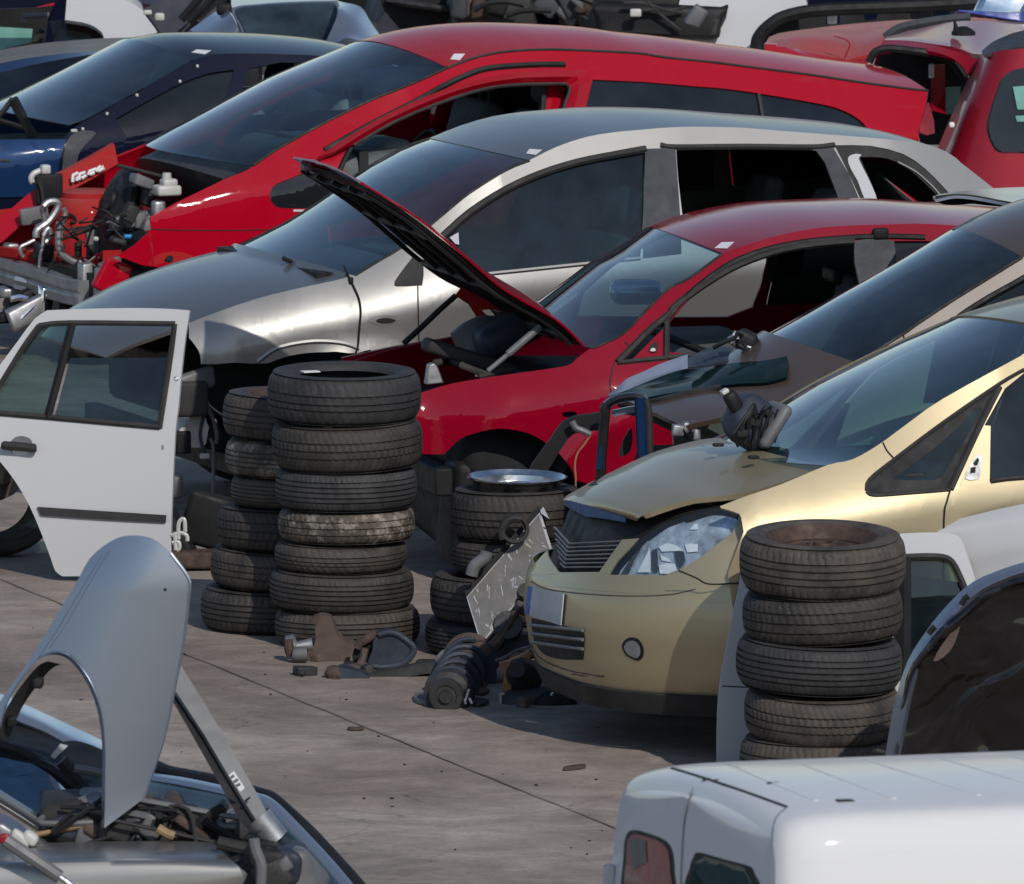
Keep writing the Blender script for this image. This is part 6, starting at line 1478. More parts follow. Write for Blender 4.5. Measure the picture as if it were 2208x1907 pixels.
# small loose metal lying between the bigger parts
random.seed(64)
for k in range(16):
    px_ = random.choice([(random.uniform(640, 960), random.uniform(1425, 1470)), (random.uniform(1000, 1220), random.uniform(1440, 1530))])
    g_ = gpt(px_); m = noisy(rbox((0, 0, .015), (random.uniform(.03, .10), random.uniform(.03, .07), random.uniform(.02, .05)), .008, rot('Z', random.uniform(0, 180)), 3), .008, 20, k)
    o = m.build('metal_scrap', M[random.choice(['rust', 'darkmetal', 'trim', 'rustbrown'])], None); o.location = (g_.x, g_.y, 0); tag(o, 'small dark scrap of metal lying among the suspension parts on the concrete', 'scrap', 'small metal scraps among the loose parts')
# ---------------------------------------------------------------- white van roof in the foreground
s = VN = Car('parked_van', 'white van with a flat ribbed roof in the foreground, its rear lamp facing left', .41, 23.9, 14.5, pw((0, .82), (4, .82)), pw((0, 1.5), (1, 1.5)), pw((0, .3), (1, .3)), cat_='van')
def van():
    sec = [(.815, .35), (.835, .7), (.84, 1.0), (.825, 1.35), (.805, 1.55), (.788, 1.68), (.768, 1.745), (.735, 1.785), (.67, 1.803), (.5, 1.822), (.25, 1.838), (0, 1.842)]
    sec = cat(sec, 3)
    full = [(-y, z) for y, z in sec]+[(y, z) for y, z in reversed(sec[:-1])]
    rows = []
    for x, ins in ((3.6, 0), (3.0, 0), (2.4, 0), (1.8, 0), (1.2, 0), (.8, 0), (.5, 0), (.35, 0), (.25, 0), (.17, .001), (.11, .004), (.065, .011), (.03, .024), (.01, .042), (0.0, .065)):
        row = []
        for y, z in full:
            lean = .05*max(0, z-1.0)
            zz = z-(ins*.9 if z > 1.5 else ins*.0)*(min(1, (z-1.5)/.3) if z > 1.5 else 0)
            row.append(V((x+lean, y*(1-ins/.84), zz+.02-.066*(y+.74)*min(1, max(0, (z-.6)/.8)))))
        rows.append(row)
    e = rows[-1]; n_ = len(e); h = n_//2
    rear = [[e[j].lerp(e[n_-1-j], t/16)-V((.03*(1-(2*t/16-1)**2), 0, 0)) for t in range(17)] for j in range(h+1)]
    return rows, rear
vr, rr_ = van(); m = MB().grid(vr).grid(rr_); bvV = bvh_of([m])
fs = m.f; bd = shell([V(p) for p in m.v], fs, .004, V((-3, -6, 4))); bd.build('body', M['vanwhite'], s.root, ang=50)
P = cat(q('I', -40,1112, 30,1130, 150,1165, 300,1212, 450,1262, 600,1315, 740,1366), 3)
def on(bv, s, P, r, nm, mt, off=.0, sq=None):
    L_ = []
    for p in P:
        h = bv.ray_cast(s.eye, s.rl(p).normalized())
        if h[0] is not None: L_.append(h[0]+(h[1] if h[1].dot(s.rl(p)) < 0 else -h[1])*off)
    m = MB(); m.tube(L_, r, 6, sq=sq); return m.build(nm, M[mt], s.root)
on(bvV, s, P, .004, 'roof_gap', 'trim')
on(bvV, s, cat(q('I', 225,1262, 205,1320, 180,1420, 168,1550, 160,1700, 158,1800), 3), .004, 'tailgate_gap', 'beam')
on(bvV, s, cat(q('I', 735,1372, 690,1410, 668,1460, 660,1550, 656,1700, 655,1795), 3), .0025, 'corner_gap', 'beam')
for a_, b_ in ((q('I', 400,1120), q('I', 900,1330)), (q('I', 780,1110), q('I', 1330,1320)), (q('I', 1150,1095), q('I', 1800,1300)), (q('I', 1560,1085), q('I', 2250,1290)), (q('I', 1950,1075), q('I', 2700,1280))):
    on(bvV, s, [(a_[0][0]+(b_[0][0]-a_[0][0])*k/14, a_[0][1]+(b_[0][1]-a_[0][1])*k/14) for k in range(15)], .012, 'roof_rib', 'vanwhite', off=-.0085)
W_ = lambda *a: [(a[i]/S05, a[i+1]/S05) for i in range(0, len(a), 2)]
tl = cat(W_(1262,1850, 1262,1740, 1266,1695, 1280,1680, 1310,1686, 1345,1700, 1361,1722, 1366,1770, 1366,1850), 3, True)
o = s.decal('rear_lamp', tl, bvV, M['black'], off=.001, th=.001, step=14); s.decal('lamp_lens', inset(tl, .86), bvV, M['redlens'], off=.003, th=.001, step=14, parent=o)
s.decal('lamp_lens', W_(1278,1697, 1310,1702, 1312,1745, 1285,1760), bvV, M['greyplastic'], off=.005, th=.001, step=14, parent=o)
rw = cat(q('I', 195,1850, 205,1700, 225,1640, 255,1615, 400,1655, 530,1690, 560,1730, 580,1850), 3, True)
o = s.decal('rear_window', rw, bvV, M['black'], off=.001, th=.001, step=14); s.decal('pane', inset(rw, .80), bvV, M['glassgreen'], off=.005, th=.001, step=14, parent=o); s.decal('pane_backing', inset(rw, .78), bvV, M['pad'], off=.003, th=.001, step=14, parent=o)
c = bvV.ray_cast(s.eye, s.rl((1240/S05, 1770/S05)).normalized())[0]; rbox(s.at((1232/S05, 1772/S05), .70), (.03, .02, .06), .008).build('hinge', M['white'], s.root)
for (zx, zy, w_) in ((298, 1212, .010), (345, 1220, .007), (1060, 1330, .02), (660, 1232, .012)):
    h = bvV.ray_cast(s.eye, s.rl(q('I', zx, zy)[0]).normalized())[0]
    if h is not None: noisy(rbox(h, (w_*2.2, w_*1.5, .006), .003), .003, 40).build('speck', M['trim'], s.root)
m = MB(); m.box((2.0, 0, .3), (3.2, 1.5, .1)); m.build('underbody', M['black'], s.root, ang=0)
for x_ in (.7, 3.2):
    for y_ in (-.72, .72): road_wheel(s, x_, y_)
# ---------------------------------------------------------------- white door standing behind the right tyre stack
s = flat('loose_door', 'white door standing behind the right tyre stack, its window showing on the right', 'car door', 2.2, 36.42, 6, lambda x, z: .10*(z/1.2)-.05*max(0, 1-((z-.4)/.5)**2))
out = cat(q('I', 362,1500, 362,1500, 355,1090, 358,850, 372,680, 400,520, 432,350, 470,180, 488,70, 488,70, 'F', 560,1560, 1000,1480, 1380,1408, 1380,1408, 1560,1402, 1680,1420, 1720,1490, 1800,1740, 'I', 1830,420, 1880,1000, 1880,1500, 1880,1500), 2, True)
win = cat(q('F', 1372,1538, 1372,1538, 1500,1533, 1600,1538, 1650,1565, 1690,1640, 1730,1740, 'I', 1760,300, 1790,560, 1790,560, 1600,610, 1372,640, 1372,640), 2, True)
s.panel('door_skin', out, M['white'], [win], th=.03, far=False, step=18)
s.panel('pane', win, M['glassgreen'], th=.004, off=-.014, far=False, step=24)
s.panel('tinted_lower_pane', q('F', 1372,1640, 1500,1650, 1700,1680, 'I', 1760,300, 1790,555, 1372,635), M['glassdark'], th=.003, off=-.022, far=False, step=24)
s.ribbon(q('F', 1372,1540, 1500,1535, 1600,1540, 1650,1568, 1690,1642, 1730,1742)+q('I', 1760,300, 1790,560), .014, M['trim'], 'window_seal', far=False, off=.002)
s.ribbon(q('F', 1376,1540, 1378,1700)+q('I', 1376,400, 1374,640), .034, M['black'], 'window_seal', far=False, off=.002)
s.seam(q('I', 380,697, 500,703, 700,705), .004, far=False)
# ---------------------------------------------------------------- white ridged bonnet and black-lined upright bonnet on the right edge
b0 = dpt(q('F', 1700,1450)[0], 36.7); b0.z = 0
t = thing('loose_bonnet', 'white ridged bonnet propped behind the black lined one at the right edge', 'bonnet', b0)
pr = lambda *cs: pshell(list(cs), .01)
k = pr((q('F', 1380,1412, 1500,1378, 1620,1345, 1800,1300, 2046,1245, 2500,1170), 36.62, 36.5), (q('F', 1390,1425, 1600,1390, 1800,1350, 2046,1298, 2500,1220), 36.58, 36.45), (q('F', 1600,1430, 1720,1420, 1900,1385, 2046,1350, 2500,1280), 36.55, 36.4), (q('F', 1690,1505, 1720,1540, 1900,1500, 2046,1470, 2500,1400), 36.53, 36.36), (q('F', 1740,1600, 1780,1640, 1900,1600, 2046,1540, 2500,1500), 36.53, 36.35), (q('I', 1800,300, 1900,340, 2046,300, 2500,200), 36.52, 36.34), (q('I', 1800,1300, 1900,1300, 2046,1300, 2500,1300), 36.64, 36.4))
rel(k, b0); k.build('bonnet_skin', M['white'], t)
b0 = dpt(q('I', 1700,1300)[0], 34.9); b0.z = 0
t = thing('loose_bonnet', 'upright bonnet with grey edge and crumpled black lining at the right edge', 'bonnet', b0)
edge_ = q('I', 1230,1500, 1255,1250, 1282,1075, 1330,800, 1400,570, 1480,432, 1600,275, 1750,132, 1900,62, 2046,15, 2300,-40, 2700,-60)
mid_ = q('I', 1300,1500, 1325,1250, 1350,1075, 1395,820, 1450,620, 1530,470, 1650,320, 1790,180, 1930,110, 2046,70, 2300,20, 2700,0)
in_ = q('I', 1330,1500, 1360,1250, 1385,1075, 1425,840, 1480,660, 1560,510, 1680,365, 1820,230, 1950,165, 2046,130, 2300,90, 2700,70)
k = pshell([(edge_, 34.92, 34.7), (mid_, 34.84, 34.62), (in_, 34.94, 34.75)], .01); rel(k, b0); k.build('outer_skin', M['slate'], t)
k = pshell([(mid_, 34.835, 34.61), ([( (a[0]+b[0])/2, (a[1]+b[1])/2) for a, b in zip(mid_, in_)], 34.825, 34.6), (in_, 34.86, 34.64), (q('I', 1420,1500, 1445,1250, 1470,1075, 1510,880, 1560,720, 1640,580, 1750,450, 1870,340, 1970,280, 2046,255, 2300,220, 2700,210), 34.90, 34.70), (q('I', 1600,1500, 1610,1250, 1630,1075, 1660,950, 1700,850, 1760,740, 1850,620, 1930,540, 2000,500, 2046,480, 2300,450, 2700,440), 34.93, 34.74), (q('I', 1800,1500, 1800,1350, 1810,1250, 1830,1150, 1850,1080, 1880,1010, 1930,930, 1980,880, 2030,840, 2080,820, 2300,780, 2700,760), 34.95, 34.78), (q('I', 2050,1500, 2050,1480, 2055,1450, 2060,1420, 2070,1390, 2090,1360, 2120,1330, 2160,1300, 2200,1290, 2260,1280, 2400,1270, 2700,1260), 34.96, 34.82)], .006, 40, 4)
noisy(k, .055, 2.3, 2); noisy(k, .012, 8, 5); rel(k, b0); k.build('lining', M['glossblack'], t)
for P in (q('I', 1800,215, 1850,190, 1920,165), q('I', 1700,250, 1720,215, 1740,200), q('I', 1520,410, 1540,385, 1555,370)):
    m = MB(); m.tube(Pz(P, 34.6), .012, 6); rel(m, b0); m.build('slot', M['black'], t)
m = slab(q('I', 1545,560, 1600,460, 1680,360, 1700,345, 1660,470, 1600,540), 34.72, .02); rel(m, b0); m.build('bare_flap', M['rustbrown'], t)
# ---------------------------------------------------------------- foreground, bottom left: stripped silver car and loose pieces on it
b0 = V((-4.2, 29.0, 0))
t = thing('wrecked_car', 'stripped silver car in the bottom left corner, bonnet gone and wing panel cut', 'car', b0)
def pj(P, Ya, Yb=None):
    return (P, Ya, Yb if Yb is not None else Ya)
k = pshell([pj(q('G', -700,1600, -300,1590, 0,1578, 200,1565, 430,1557, 700,1553, 1000,1553, 1175,1560), 29.0, 28.9), pj(q('G', -700,1680, -300,1665, 0,1655, 430,1640, 900,1632, 1255,1640), 28.72, 28.65), pj(q('G', -700,1800, -300,1790, 0,1785, 430,1765, 900,1745, 1350,1720), 28.62, 28.58), pj(q('G', -700,2600, 0,2600, 600,2500, 1200,2300, 1480,1850), 28.6, 28.6)], .01, 44, 5); bl('front_wing', k, 'silver')
k = pshell([pj(q('G', 1175,1560, 1255,1640, 1350,1720, 1440,1795, 1520,1900), 28.9, 28.6), pj(q('G', 1165,1580, 1245,1660, 1335,1740, 1420,1815, 1500,1920), 28.95, 28.65)], .03, 20, 2); bl('wing_end', k, 'black')
k = pshell([pj(q('G', -900,700, -300,1080, 0,1268, 130,1350, 290,1448, 432,1552), 29.3, 29.1), pj(q('G', -900,760, -300,1140, 0,1320, 130,1400, 250,1480, 370,1556), 29.22, 29.02), pj(q('G', -900,820, -300,1190, 0,1368, 120,1445, 220,1510, 292,1562), 29.3, 29.1)], .02, 30, 4); bl('windscreen_pillar', k, 'silver')
k = pshell([pj(q('G', -700,620, -300,880, 0,1030, 100,1065, 200,1115, 300,1180, 380,1260), 30.3, 29.9), pj(q('G', -700,800, -300,1050, 0,1180, 100,1210, 200,1250, 300,1290, 370,1310), 30.0, 29.7), pj(q('G', -700,900, -300,1180, 0,1330, 100,1370, 200,1400, 280,1400, 340,1385), 29.7, 29.5)], .006, 30, 4); bl('windscreen', k, 'glassblue')
m = MB(); m.tube(Pz(cat(q('G', -300,870, 0,1022, 100,1058, 200,1106, 300,1170, 385,1250, 430,1290), 4), 29.75), .016, 8); bl('screen_seal', m, 'black')
k = pshell([pj(q('G', -700,500, -300,680, 0,740, 130,795, 250,850, 400,920, 570,1000), 30.8, 30.2), pj(q('G', -700,560, -300,740, 0,800, 120,850, 250,905, 400,985, 575,1050), 30.55, 30.0), pj(q('G', -700,600, -300,790, 0,850, 110,895, 250,950, 400,1030, 575,1085), 30.5, 29.95)], .01, 30, 4); bl('far_wing', k, 'steelblue')
k = pshell([pj(q('G', -300,790, 0,850, 80,900, 250,960, 330,1000, 400,1000, 580,1060), 30.45, 29.9), pj(q('G', -300,980, 0,1020, 80,1010, 250,1070, 400,1130, 580,1190), 30.2, 29.7), pj(q('G', -300,1060, 0,1060, 80,1070, 250,1120, 420,1220, 585,1300), 30.0, 29.5)], .02, 30, 3); noisy(k, .015, 6); bl('scuttle', k, 'black')
k = slab(q('G', 280,1085, 330,1020, 372,1030, 330,1070, 300,1100), 29.85, .02, n=0); bl('washer_nozzle', k, 'whiteplastic')
for P, y, r_, mt, nm in ((q('G', 270,1385, 330,1345, 420,1290, 500,1255), 29.4, .018, 'black', 'wiper_arm'), (q('G', 340,1110, 400,1180, 450,1240, 490,1260), 29.5, .022, 'black', 'wiper_arm'), (q('G', 410,1150, 500,1165, 580,1185), 29.4, .014, 'greyplastic', 'wiper_arm'),
                         (q('G', 300,1395, 400,1375, 470,1340, 520,1320), 29.3, .012, 'alu', 'bonnet_cable'), (q('G', 620,1330, 680,1420, 720,1500, 760,1540), 29.0, .02, 'darkblueplastic', 'hose'), (q('G', 870,1480, 920,1510, 960,1525), 28.9, .014, 'woodtan', 'hose'),
                         (q('G', 930,1370, 1050,1420, 1200,1480, 1330,1500, 1360,1540), 29.0, .02, 'black', 'hose'), (q('G', 1400,1540, 1410,1600, 1440,1680, 1440,1790), 28.5, .016, 'greyplastic', 'hose'), (q('G', 1200,1560, 1330,1590, 1450,1610), 28.7, .02, 'trim', 'hose')):
    m = MB(); m.tube(Pz(cat(P, 3), y), r_, 8); bl(nm, m, mt)
random.seed(9)
for (zx, zy, dx, dz, mt, nm) in ((420, 1430, .22, .16, 'trim', 'engine_part'), (540, 1470, .16, .2, 'greyplastic', 'engine_part'), (650, 1490, .24, .2, 'darkmetal', 'engine_part'), (780, 1480, .22, .22, 'darkblueplastic', 'engine_part'), (880, 1470, .2, .12, 'rust', 'engine_part'), (1000, 1500, .2, .10, 'rustbrown', 'engine_part'), (1100, 1500, .2, .08, 'rust', 'engine_part'), (1220, 1540, .2, .08, 'trim', 'engine_part'), (1480, 1680, .14, .16, 'black', 'engine_part'), (1570, 1680, .12, .12, 'darkblueplastic', 'engine_part'), (1600, 1760, .16, .16, 'greyplastic', 'engine_part'), (1420, 1740, .14, .16, 'black', 'engine_part'), (1500, 1620, .08, .06, 'trim', 'engine_part'), (840, 1490, .12, .14, 'alu', 'engine_part'), (560, 1530, .1, .14, 'alu', 'engine_part'), (620,1390,.2,.12,'black','engine_part'),(480,1390,.16,.1,'beam','engine_part')):
    c_ = dpt(q('G', zx, zy)[0], 29.15 if zx < 1300 else 28.7); bl(nm, noisy(rbox(c_, (dx, .25, dz), .035, rot('Y', random.uniform(-30, 30)), 4), .03, 7, zx), mt)
k = pshell([pj(q('G', 380,1540, 800,1530, 1150,1550, 1250,1640, 1400,1780), 29.0, 28.75), pj(q('G', 380,1460, 800,1400, 1200,1400, 1500,1560, 1800,1800), 29.6, 29.3), pj(q('G', 380,1330, 800,1270, 1300,1330, 1600,1450, 1900,1800), 30.0, 29.9)], .02, 24, 3); 
for i_, p_ in enumerate(k.v): k.v[i_] = (p_[0], p_[1], p_[2]-.16)
noisy(k, .03, 5); bl('engine_bay', k, 'interior')
random.seed(123)
for k in range(60):
    zx = random.uniform(300, 1350); zy = random.uniform(1400, 1535)+(zx-800)*.03; c_ = dpt(q('G', zx, zy)[0], random.uniform(29.0, 29.35))
    bl('engine_part', noisy(rbox(c_, (random.uniform(.03, .13), .09, random.uniform(.02, .08)), .010, rot('Y', random.uniform(-50, 50)), 3), .012, 14, k), random.choice(['black', 'trim', 'darkmetal', 'rust', 'rustbrown', 'greyplastic', 'black', 'darkblueplastic', 'alu']))
for k in range(14):
    zx = random.uniform(350, 1300); zy = random.uniform(1370, 1500); P0 = dpt(q('G', zx, zy)[0], 29.0)
    m = MB(); m.tube(cat([P0+V((random.uniform(-.16, .16), random.uniform(-.06, .02), random.uniform(-.06, .05)))*j for j in (0, .6, 1.2, 1.7)], 3), random.choice([.006, .009, .013]), 6); bl('loom', m, random.choice(['black', 'trim', 'greyplastic', 'woodtan', 'black']))
for k in range(30):
    zx = random.uniform(1330, 1700); zy = 1560+(zx-1330)*.35+random.uniform(0, 190); c_ = dpt(q('G', zx, zy)[0], random.uniform(28.6, 28.8))
    bl('engine_part', noisy(rbox(c_, (random.uniform(.03, .11), .08, random.uniform(.02, .09)), .010, rot('Y', random.uniform(-50, 50)), 3), .012, 14, k), random.choice(['black', 'trim', 'darkmetal', 'greyplastic', 'black', 'darkblueplastic', 'interior']))
m = MB(); m.tube(Pz(q('G', 30,1545, 110,1600, 330,1750), 28.55), .020, 8); m2 = MB(); m2.tube(Pz(q('G', 330,1750, 400,1800, 460,1850), 28.55), .009, 8); bl('gas_strut', m, 'greyplastic'); bl('gas_strut_rod', m2, 'chrome')
m = rbox(dpt(q('G', 25,1535)[0], 28.55), (.028, .03, .028), .006); bl('strut_end', m, 'redlens')
for (zx, zy, d_) in ((20, 1500, .05), (110, 1535, .06), (165, 1530, .04)):
    bl('fitting', noisy(rbox(dpt(q('G', zx, zy)[0], 28.9), (d_, .05, .035), .012, rot('Y', 30)), .012, 14), 'whiteplastic' if zx > 50 else 'alu')
k = pshell([pj(q('G', -700,1250, 0,1400, 120,1470, 270,1560), 29.1, 29.0), pj(q('G', -700,1500, 0,1560, 100,1565, 250,1575), 28.95, 28.9)], .01, 16, 2); bl('inner_wing', k, 'bluesilver')
m = MB(); m.box((b0.x-.6, 29.6, .45), (2.6, 1.2, .5)); bl('body_shell', m, 'black')
# loose wing standing on its end
x0 = dpt((213, 1500), 29.05).x
s = flat('loose_wing', 'pale blue silver front wing standing on end, its arch opening facing down', 'car wing', x0, 29.05, -4, lambda x, z: 0)
def wingY(x, z):
    # axis from the arch crown up to the rounded top
    a = V((-.10, .95)); b = V((.22, 1.80)); d = (b-a).normalized(); n = V((d.y, -d.x)); w_ = (V((x, z))-a).dot(n)
    return -.16+(.55*max(0, -w_)**1.6*1.6 if w_ < 0 else .50*w_*w_)+ .06*max(0, z-1.62)**1.5*4
s.Yf = wingY
out = cat(W_(262,1084, 225,1095, 182,1130, 150,1188, 108,1255, 60,1335, 25,1385, -6,1430, -30,1480, -30,1480, -10,1485, 0,1470, 0,1470, 12,1425, 40,1375, 72,1336, 108,1318, 142,1325, 172,1358, 192,1395, 206,1440, 213,1500, 213,1590, 211,1676, 211,1676, 290,1617, 290,1617, 310,1560, 330,1500, 352,1400, 371,1300, 383,1200, 380,1168, 345,1120, 308,1090), 3, True)
s.panel('wing_skin', out, M['bluesilver'], th=.006, far=False, step=12)
m = MB(); rows_ = []
for p in cat(W_(0,1470, 12,1425, 40,1375, 72,1336, 108,1318, 142,1325, 172,1358, 192,1395, 206,1440, 213,1500, 213,1590, 211,1670), 3):
    a = s.side(p); rows_.append([a+V((0, -.004, 0)), a+V((.0, -.010, -.004)), a+V((-.012, .02, -.014)), a+V((-.016, .055, -.016))])
m.grid(rows_); m.build('arch_lip', M['bluesilver'], s.root)
m = MB(); rows_ = []
for p in cat(W_(-10,1490, 15,1430, 45,1385, 75,1350, 95,1340), 3):
    a = s.side(p); rows_.append([a+V((0, .02, 0)), a+V((.03, .10, -.02))])
m.grid(rows_); m.build('inner_flange', M['trim'], s.root)
for z_ in ((5, 1465), (60, 1385)): noisy(rbox(s.side(W_(*z_)[0])+V((.02, .05, 0)), (.03, .04, .03), .008), .006, 30).build('clip_or_glint', M['black'], s.root)
s.panel('chip', W_(332,1190, 338,1192, 336,1197, 330,1195), M['black'], off=.0015, th=.001, far=False, step=0)
for P in (W_(205,1125, 160,1200, 115,1275, 75,1335), W_(222,1112, 180,1182, 138,1255, 100,1312)):
    s.ribbon(P, .004, M['bluesilver'], 'pressed_crease', far=False, off=-.002)
s.ribbon(W_(290,1617, 310,1560, 330,1500, 352,1400, 371,1300, 383,1200, 380,1168, 345,1120), .005, M['bluesilver'], 'edge_flange', far=False, off=-.001)
# grey metal beam leaning on the same car
b0 = dpt(q('G', 1430,1440)[0], 28.6); t = thing('metal_beam', 'grey steel beam with a pipe end leaning against the standing wing', 'beam', b0)
P = [dpt(p, 29.45-.75*(p[1]-1420)/340) for p in q('G', 985,560, 1015,610, 1230,960, 1400,1260, 1475,1400, 1480,1430, 1420,1445, 1390,1400, 1290,1240, 1130,970, 965,720, 960,640)]
m = MB(); m.prism(P, V((-.01, .05, -.01))); bl('beam', m, 'beamgrey')
P2 = [dpt(p, 29.5-.75*(p[1]-1420)/340) for p in q('G', 962,640, 965,720, 1130,970, 1290,1240, 1390,1400, 1425,1450, 1440,1500, 1380,1500, 1320,1440, 1240,1290, 1100,1040, 935,750)]
m = MB(); m.prism(P2, V((0, .06, 0))); bl('shaded_side', m, 'trim')  # shaded side face of the beam, put in as a dark slab
m = MB(); m.tube(Pz(q('G', 1420,1420, 1460,1470, 1525,1545), 28.72), [.045, .042, .042], 16, caps=False); m.tube(Pz(q('G', 1420,1420, 1460,1470, 1525,1545), 28.72), [.038, .036, .036], 16, caps=False); bl('pipe_end', m, 'alu')
m = MB(); c_ = dpt(q('G', 1500,1515)[0], 28.74); m.lathe([(.001, 0), (.036, 0)], 16, T(*c_) @ rot('X', 60) @ rot('Y', 40)); bl('pipe_bore', m, 'black')
for P in (q('G', 1262,1190, 1290,1165, 1350,1260, 1325,1280),):
    m = MB(); m.prism(Pz(P, 28.742), (0, -.002, 0)); bl('label', m, 'paper')
for P in (q('G', 1275,1200, 1290,1190), q('G', 1290,1225, 1312,1210), q('G', 1305,1245, 1325,1235)):
    m = MB(); m.tube(Pz(P, 28.738), .004, 5); bl('label_print', m, 'beam')
m = MB(); m.tube(Pz(q('G', 1363,1318, 1368,1325), 28.745), .010, 8); bl('bolt_hole', m, 'black')
m = MB(); m.tube(Pz(q('G', 870,945, 890,920, 912,900), 29.2), .016, 6); 
t2 = thing('metal_rod', 'short bright rod end sticking out right of the standing wing', 'rod', dpt(q('G', 870,945)[0], 29.2)); rel(m, t2.location); m.build('rod', M['alu'], t2)
# loose door with green glass lying beyond the stripped car
b0 = dpt(q('G', 1500,1400)[0], 29.4); t = thing('loose_door', 'black framed car door with green glass lying behind the stripped silver car', 'car door', V((b0.x, 29.4, 0)))
fr1 = q('G', 800,1105, 860,1140, 920,1165, 1050,1190, 1200,1220, 1400,1280, 1480,1305, 1560,1370, 1700,1500, 1850,1660, 1970,1795, 2200,2060)
m = MB(); m.tube([dpt(p, 30.0-1.2*i/60) for i, p in enumerate(resamp([V((a, b, 0)) for a, b in cat(fr1, 4)], 60))], .026, 8, sq=.7); bl('outer_seal', m, 'black')
fr2 = q('G', 805,1200, 900,1215, 1050,1240, 1215,1275, 1330,1300, 1430,1325, 1500,1370, 1620,1490, 1780,1660, 1900,1800, 2100,2050)
m = MB(); m.tube([dpt(p, 29.9-1.2*i/60) for i, p in enumerate(resamp([V((a, b, 0)) for a, b in cat(fr2, 4)], 60))], .030, 8, sq=.6); bl('bright_frame', m, 'steelblue')
fr3 = q('G', 810,1285, 900,1330, 1000,1375, 1130,1395, 1250,1440, 1330,1490, 1420,1560, 1560,1680, 1700,1800, 1900,2000)
m = MB(); m.tube([dpt(p, 29.75-1.1*i/50) for i, p in enumerate(resamp([V((a, b, 0)) for a, b in cat(fr3, 4)], 50))], .018, 8, sq=.7); bl('inner_seal', m, 'black')
k = pshell([(fr2, 29.88, 28.7), (fr3, 29.7, 28.6)], .004, 40, 3); bl('green_glass', k, 'glassdoor')
k = pshell([(fr2, 30.02, 28.85), (fr3, 29.9, 28.75)], .004, 40, 3); bl('door_lining', k, 'greenlining')
# ---------------------------------------------------------------- dark navy car on the left, nose out of the picture
s = Car('parked_car', 'dark navy car with a blue front wing at the upper left, bonnet missing', -3.2, 54.2, 20,
        W=pw((0, .8), (.6, .85), (1.5, .87), (4.2, .85)), zs=pw((.2, .75), (1.2, .9), (2, 1.0), (4.2, 1.0)), k=pw((.5, .8), (1.4, .6), (1.9, .48), (4.2, .46)))
pil = q('A', 350,765, 395,715, 460,672, 560,620, 680,555, 800,488, 920,420, 1065,335)
roofp = q('A', 1065,335, 1130,312, 1190,300, 1350,296, 1550,300, 1750,308, 2000,330, 2200,370)
wingt = q('A', -700,800, -350,778, 0,768, 200,768, 350,766)
outl = cat(wingt, 2)[:-1]+cat(pil+roofp[1:], 3)+[s.px(3.9, 1.2), s.px(4.2, .9), s.px(4.2, .3), s.px(1.5, .25)]+[s.px(.9+.4*cos(a), .31+.4*sin(a)) for a in [pi*k/10 for k in range(11)]]+[s.px(.3, .3), s.px(.1, .5)]
win = cat(q('A', 640,655, 640,655, 780,575, 900,510, 1010,455, 1150,405, 1290,385, 1290,385, 1270,470, 1240,560, 1200,660, 1200,660, 900,720, 700,760, 700,760), 2, True)
win2 = q('A', 1370,380, 1550,345, 1800,350, 2000,380, 2000,600, 1300,640)
s.panel('body_side', outl, M['navy'], [win, win2], step=22)
s.panel('front_wing', cat(q('A', -600,800, -600,800, 0,772, 365,770, 365,770, 345,830, 325,905, 322,1000, 330,1085, 330,1085, 0,1090, -600,1120, -600,1120), 2, True), M['blue'], off=.012, th=.01, step=22, far=False)
s.seam(q('A', -300,862, 0,868, 150,876, 330,884), .012, far=False); s.panel('repeater', q('A', -10,878, 55,882, 55,892, -10,890), M['black'], off=.02, th=.002, far=False, step=10)
s.panel('wing_liner', cat(q('A', 372,775, 420,730, 480,720, 530,735, 470,800, 430,860, 420,960, 400,1000, 345,1000, 350,860), 2, True), M['slatedark'], off=.004, th=.01, far=False, step=12)
for (a_, b_) in ((408, 722), (456, 712), (590, 628), (755, 526), (1088, 366), (992, 450)):
    rbox(s.side(q('A', a_, b_)[0], .004), (.036 if a_ == 408 else .016, .02, .018), .006).build('glint_dot', M['whiteplastic'], s.root)  # sun glints along the pillar, added as small white blocks
s.panel('door_glass', win, M['glassdark'], off=-.02, th=.004, step=24)
ws = q('A', 380,690, 460,664, 560,612, 680,547, 800,480, 920,412, 1060,330)
s.cross('windscreen', s.sides(ws, -.004), M['glass'], crown=(.02, .06), bow=(.14, .07), n=12, th=.005)
s.cross('roof', s.sides(cat(roofp, 3)), M['navy'], crown=.06, bow=lambda t: .07*max(0, 1-t*8), n=18)
roofsticker(s, q('A', 1055,292, 1085,276, 1165,282, 1130,302))
cabin(s, 1.4, 3.8, 1.3, .98); seat(s, 2.1, -.36, mat='pad'); seat(s, 2.1, .36, mat='pad')
m = noisy(rbox((.75, 0, .62), (.9, 1.3, .4), .06), .02, 5); m.build('engine_bay', M['interior'], s.root)
m = MB(); m.tube([s.at(p, -.3) for p in q('A', 70,545, 110,620, 150,700, 190,760)], .03, 6); m.tube([s.at(p, -.3) for p in q('A', 70,545, 30,600, -20,660)], .016, 6); m.tube([s.at(p, -.3) for p in q('A', -20,660, 80,690, 170,720)], .016, 6); m.build('bonnet_hinge', M['black'], s.root)
m = MB()
for k in range(3): m.box((1.12+.05*k, 0, 1.0), (.06, 1.3, .03))
m.build('cowl_panel', M['slatedark'], s.root)
for x_ in (.9, 3.3):
    for y_ in (-.74, .74): road_wheel(s, x_, y_)
def car_shell(t, b0, curves, mt, nm='body', n=36, th=.02, sub_=3):
    k = pshell(curves, th, n, sub_); rel(k, b0); return k.build(nm, M[mt], t)
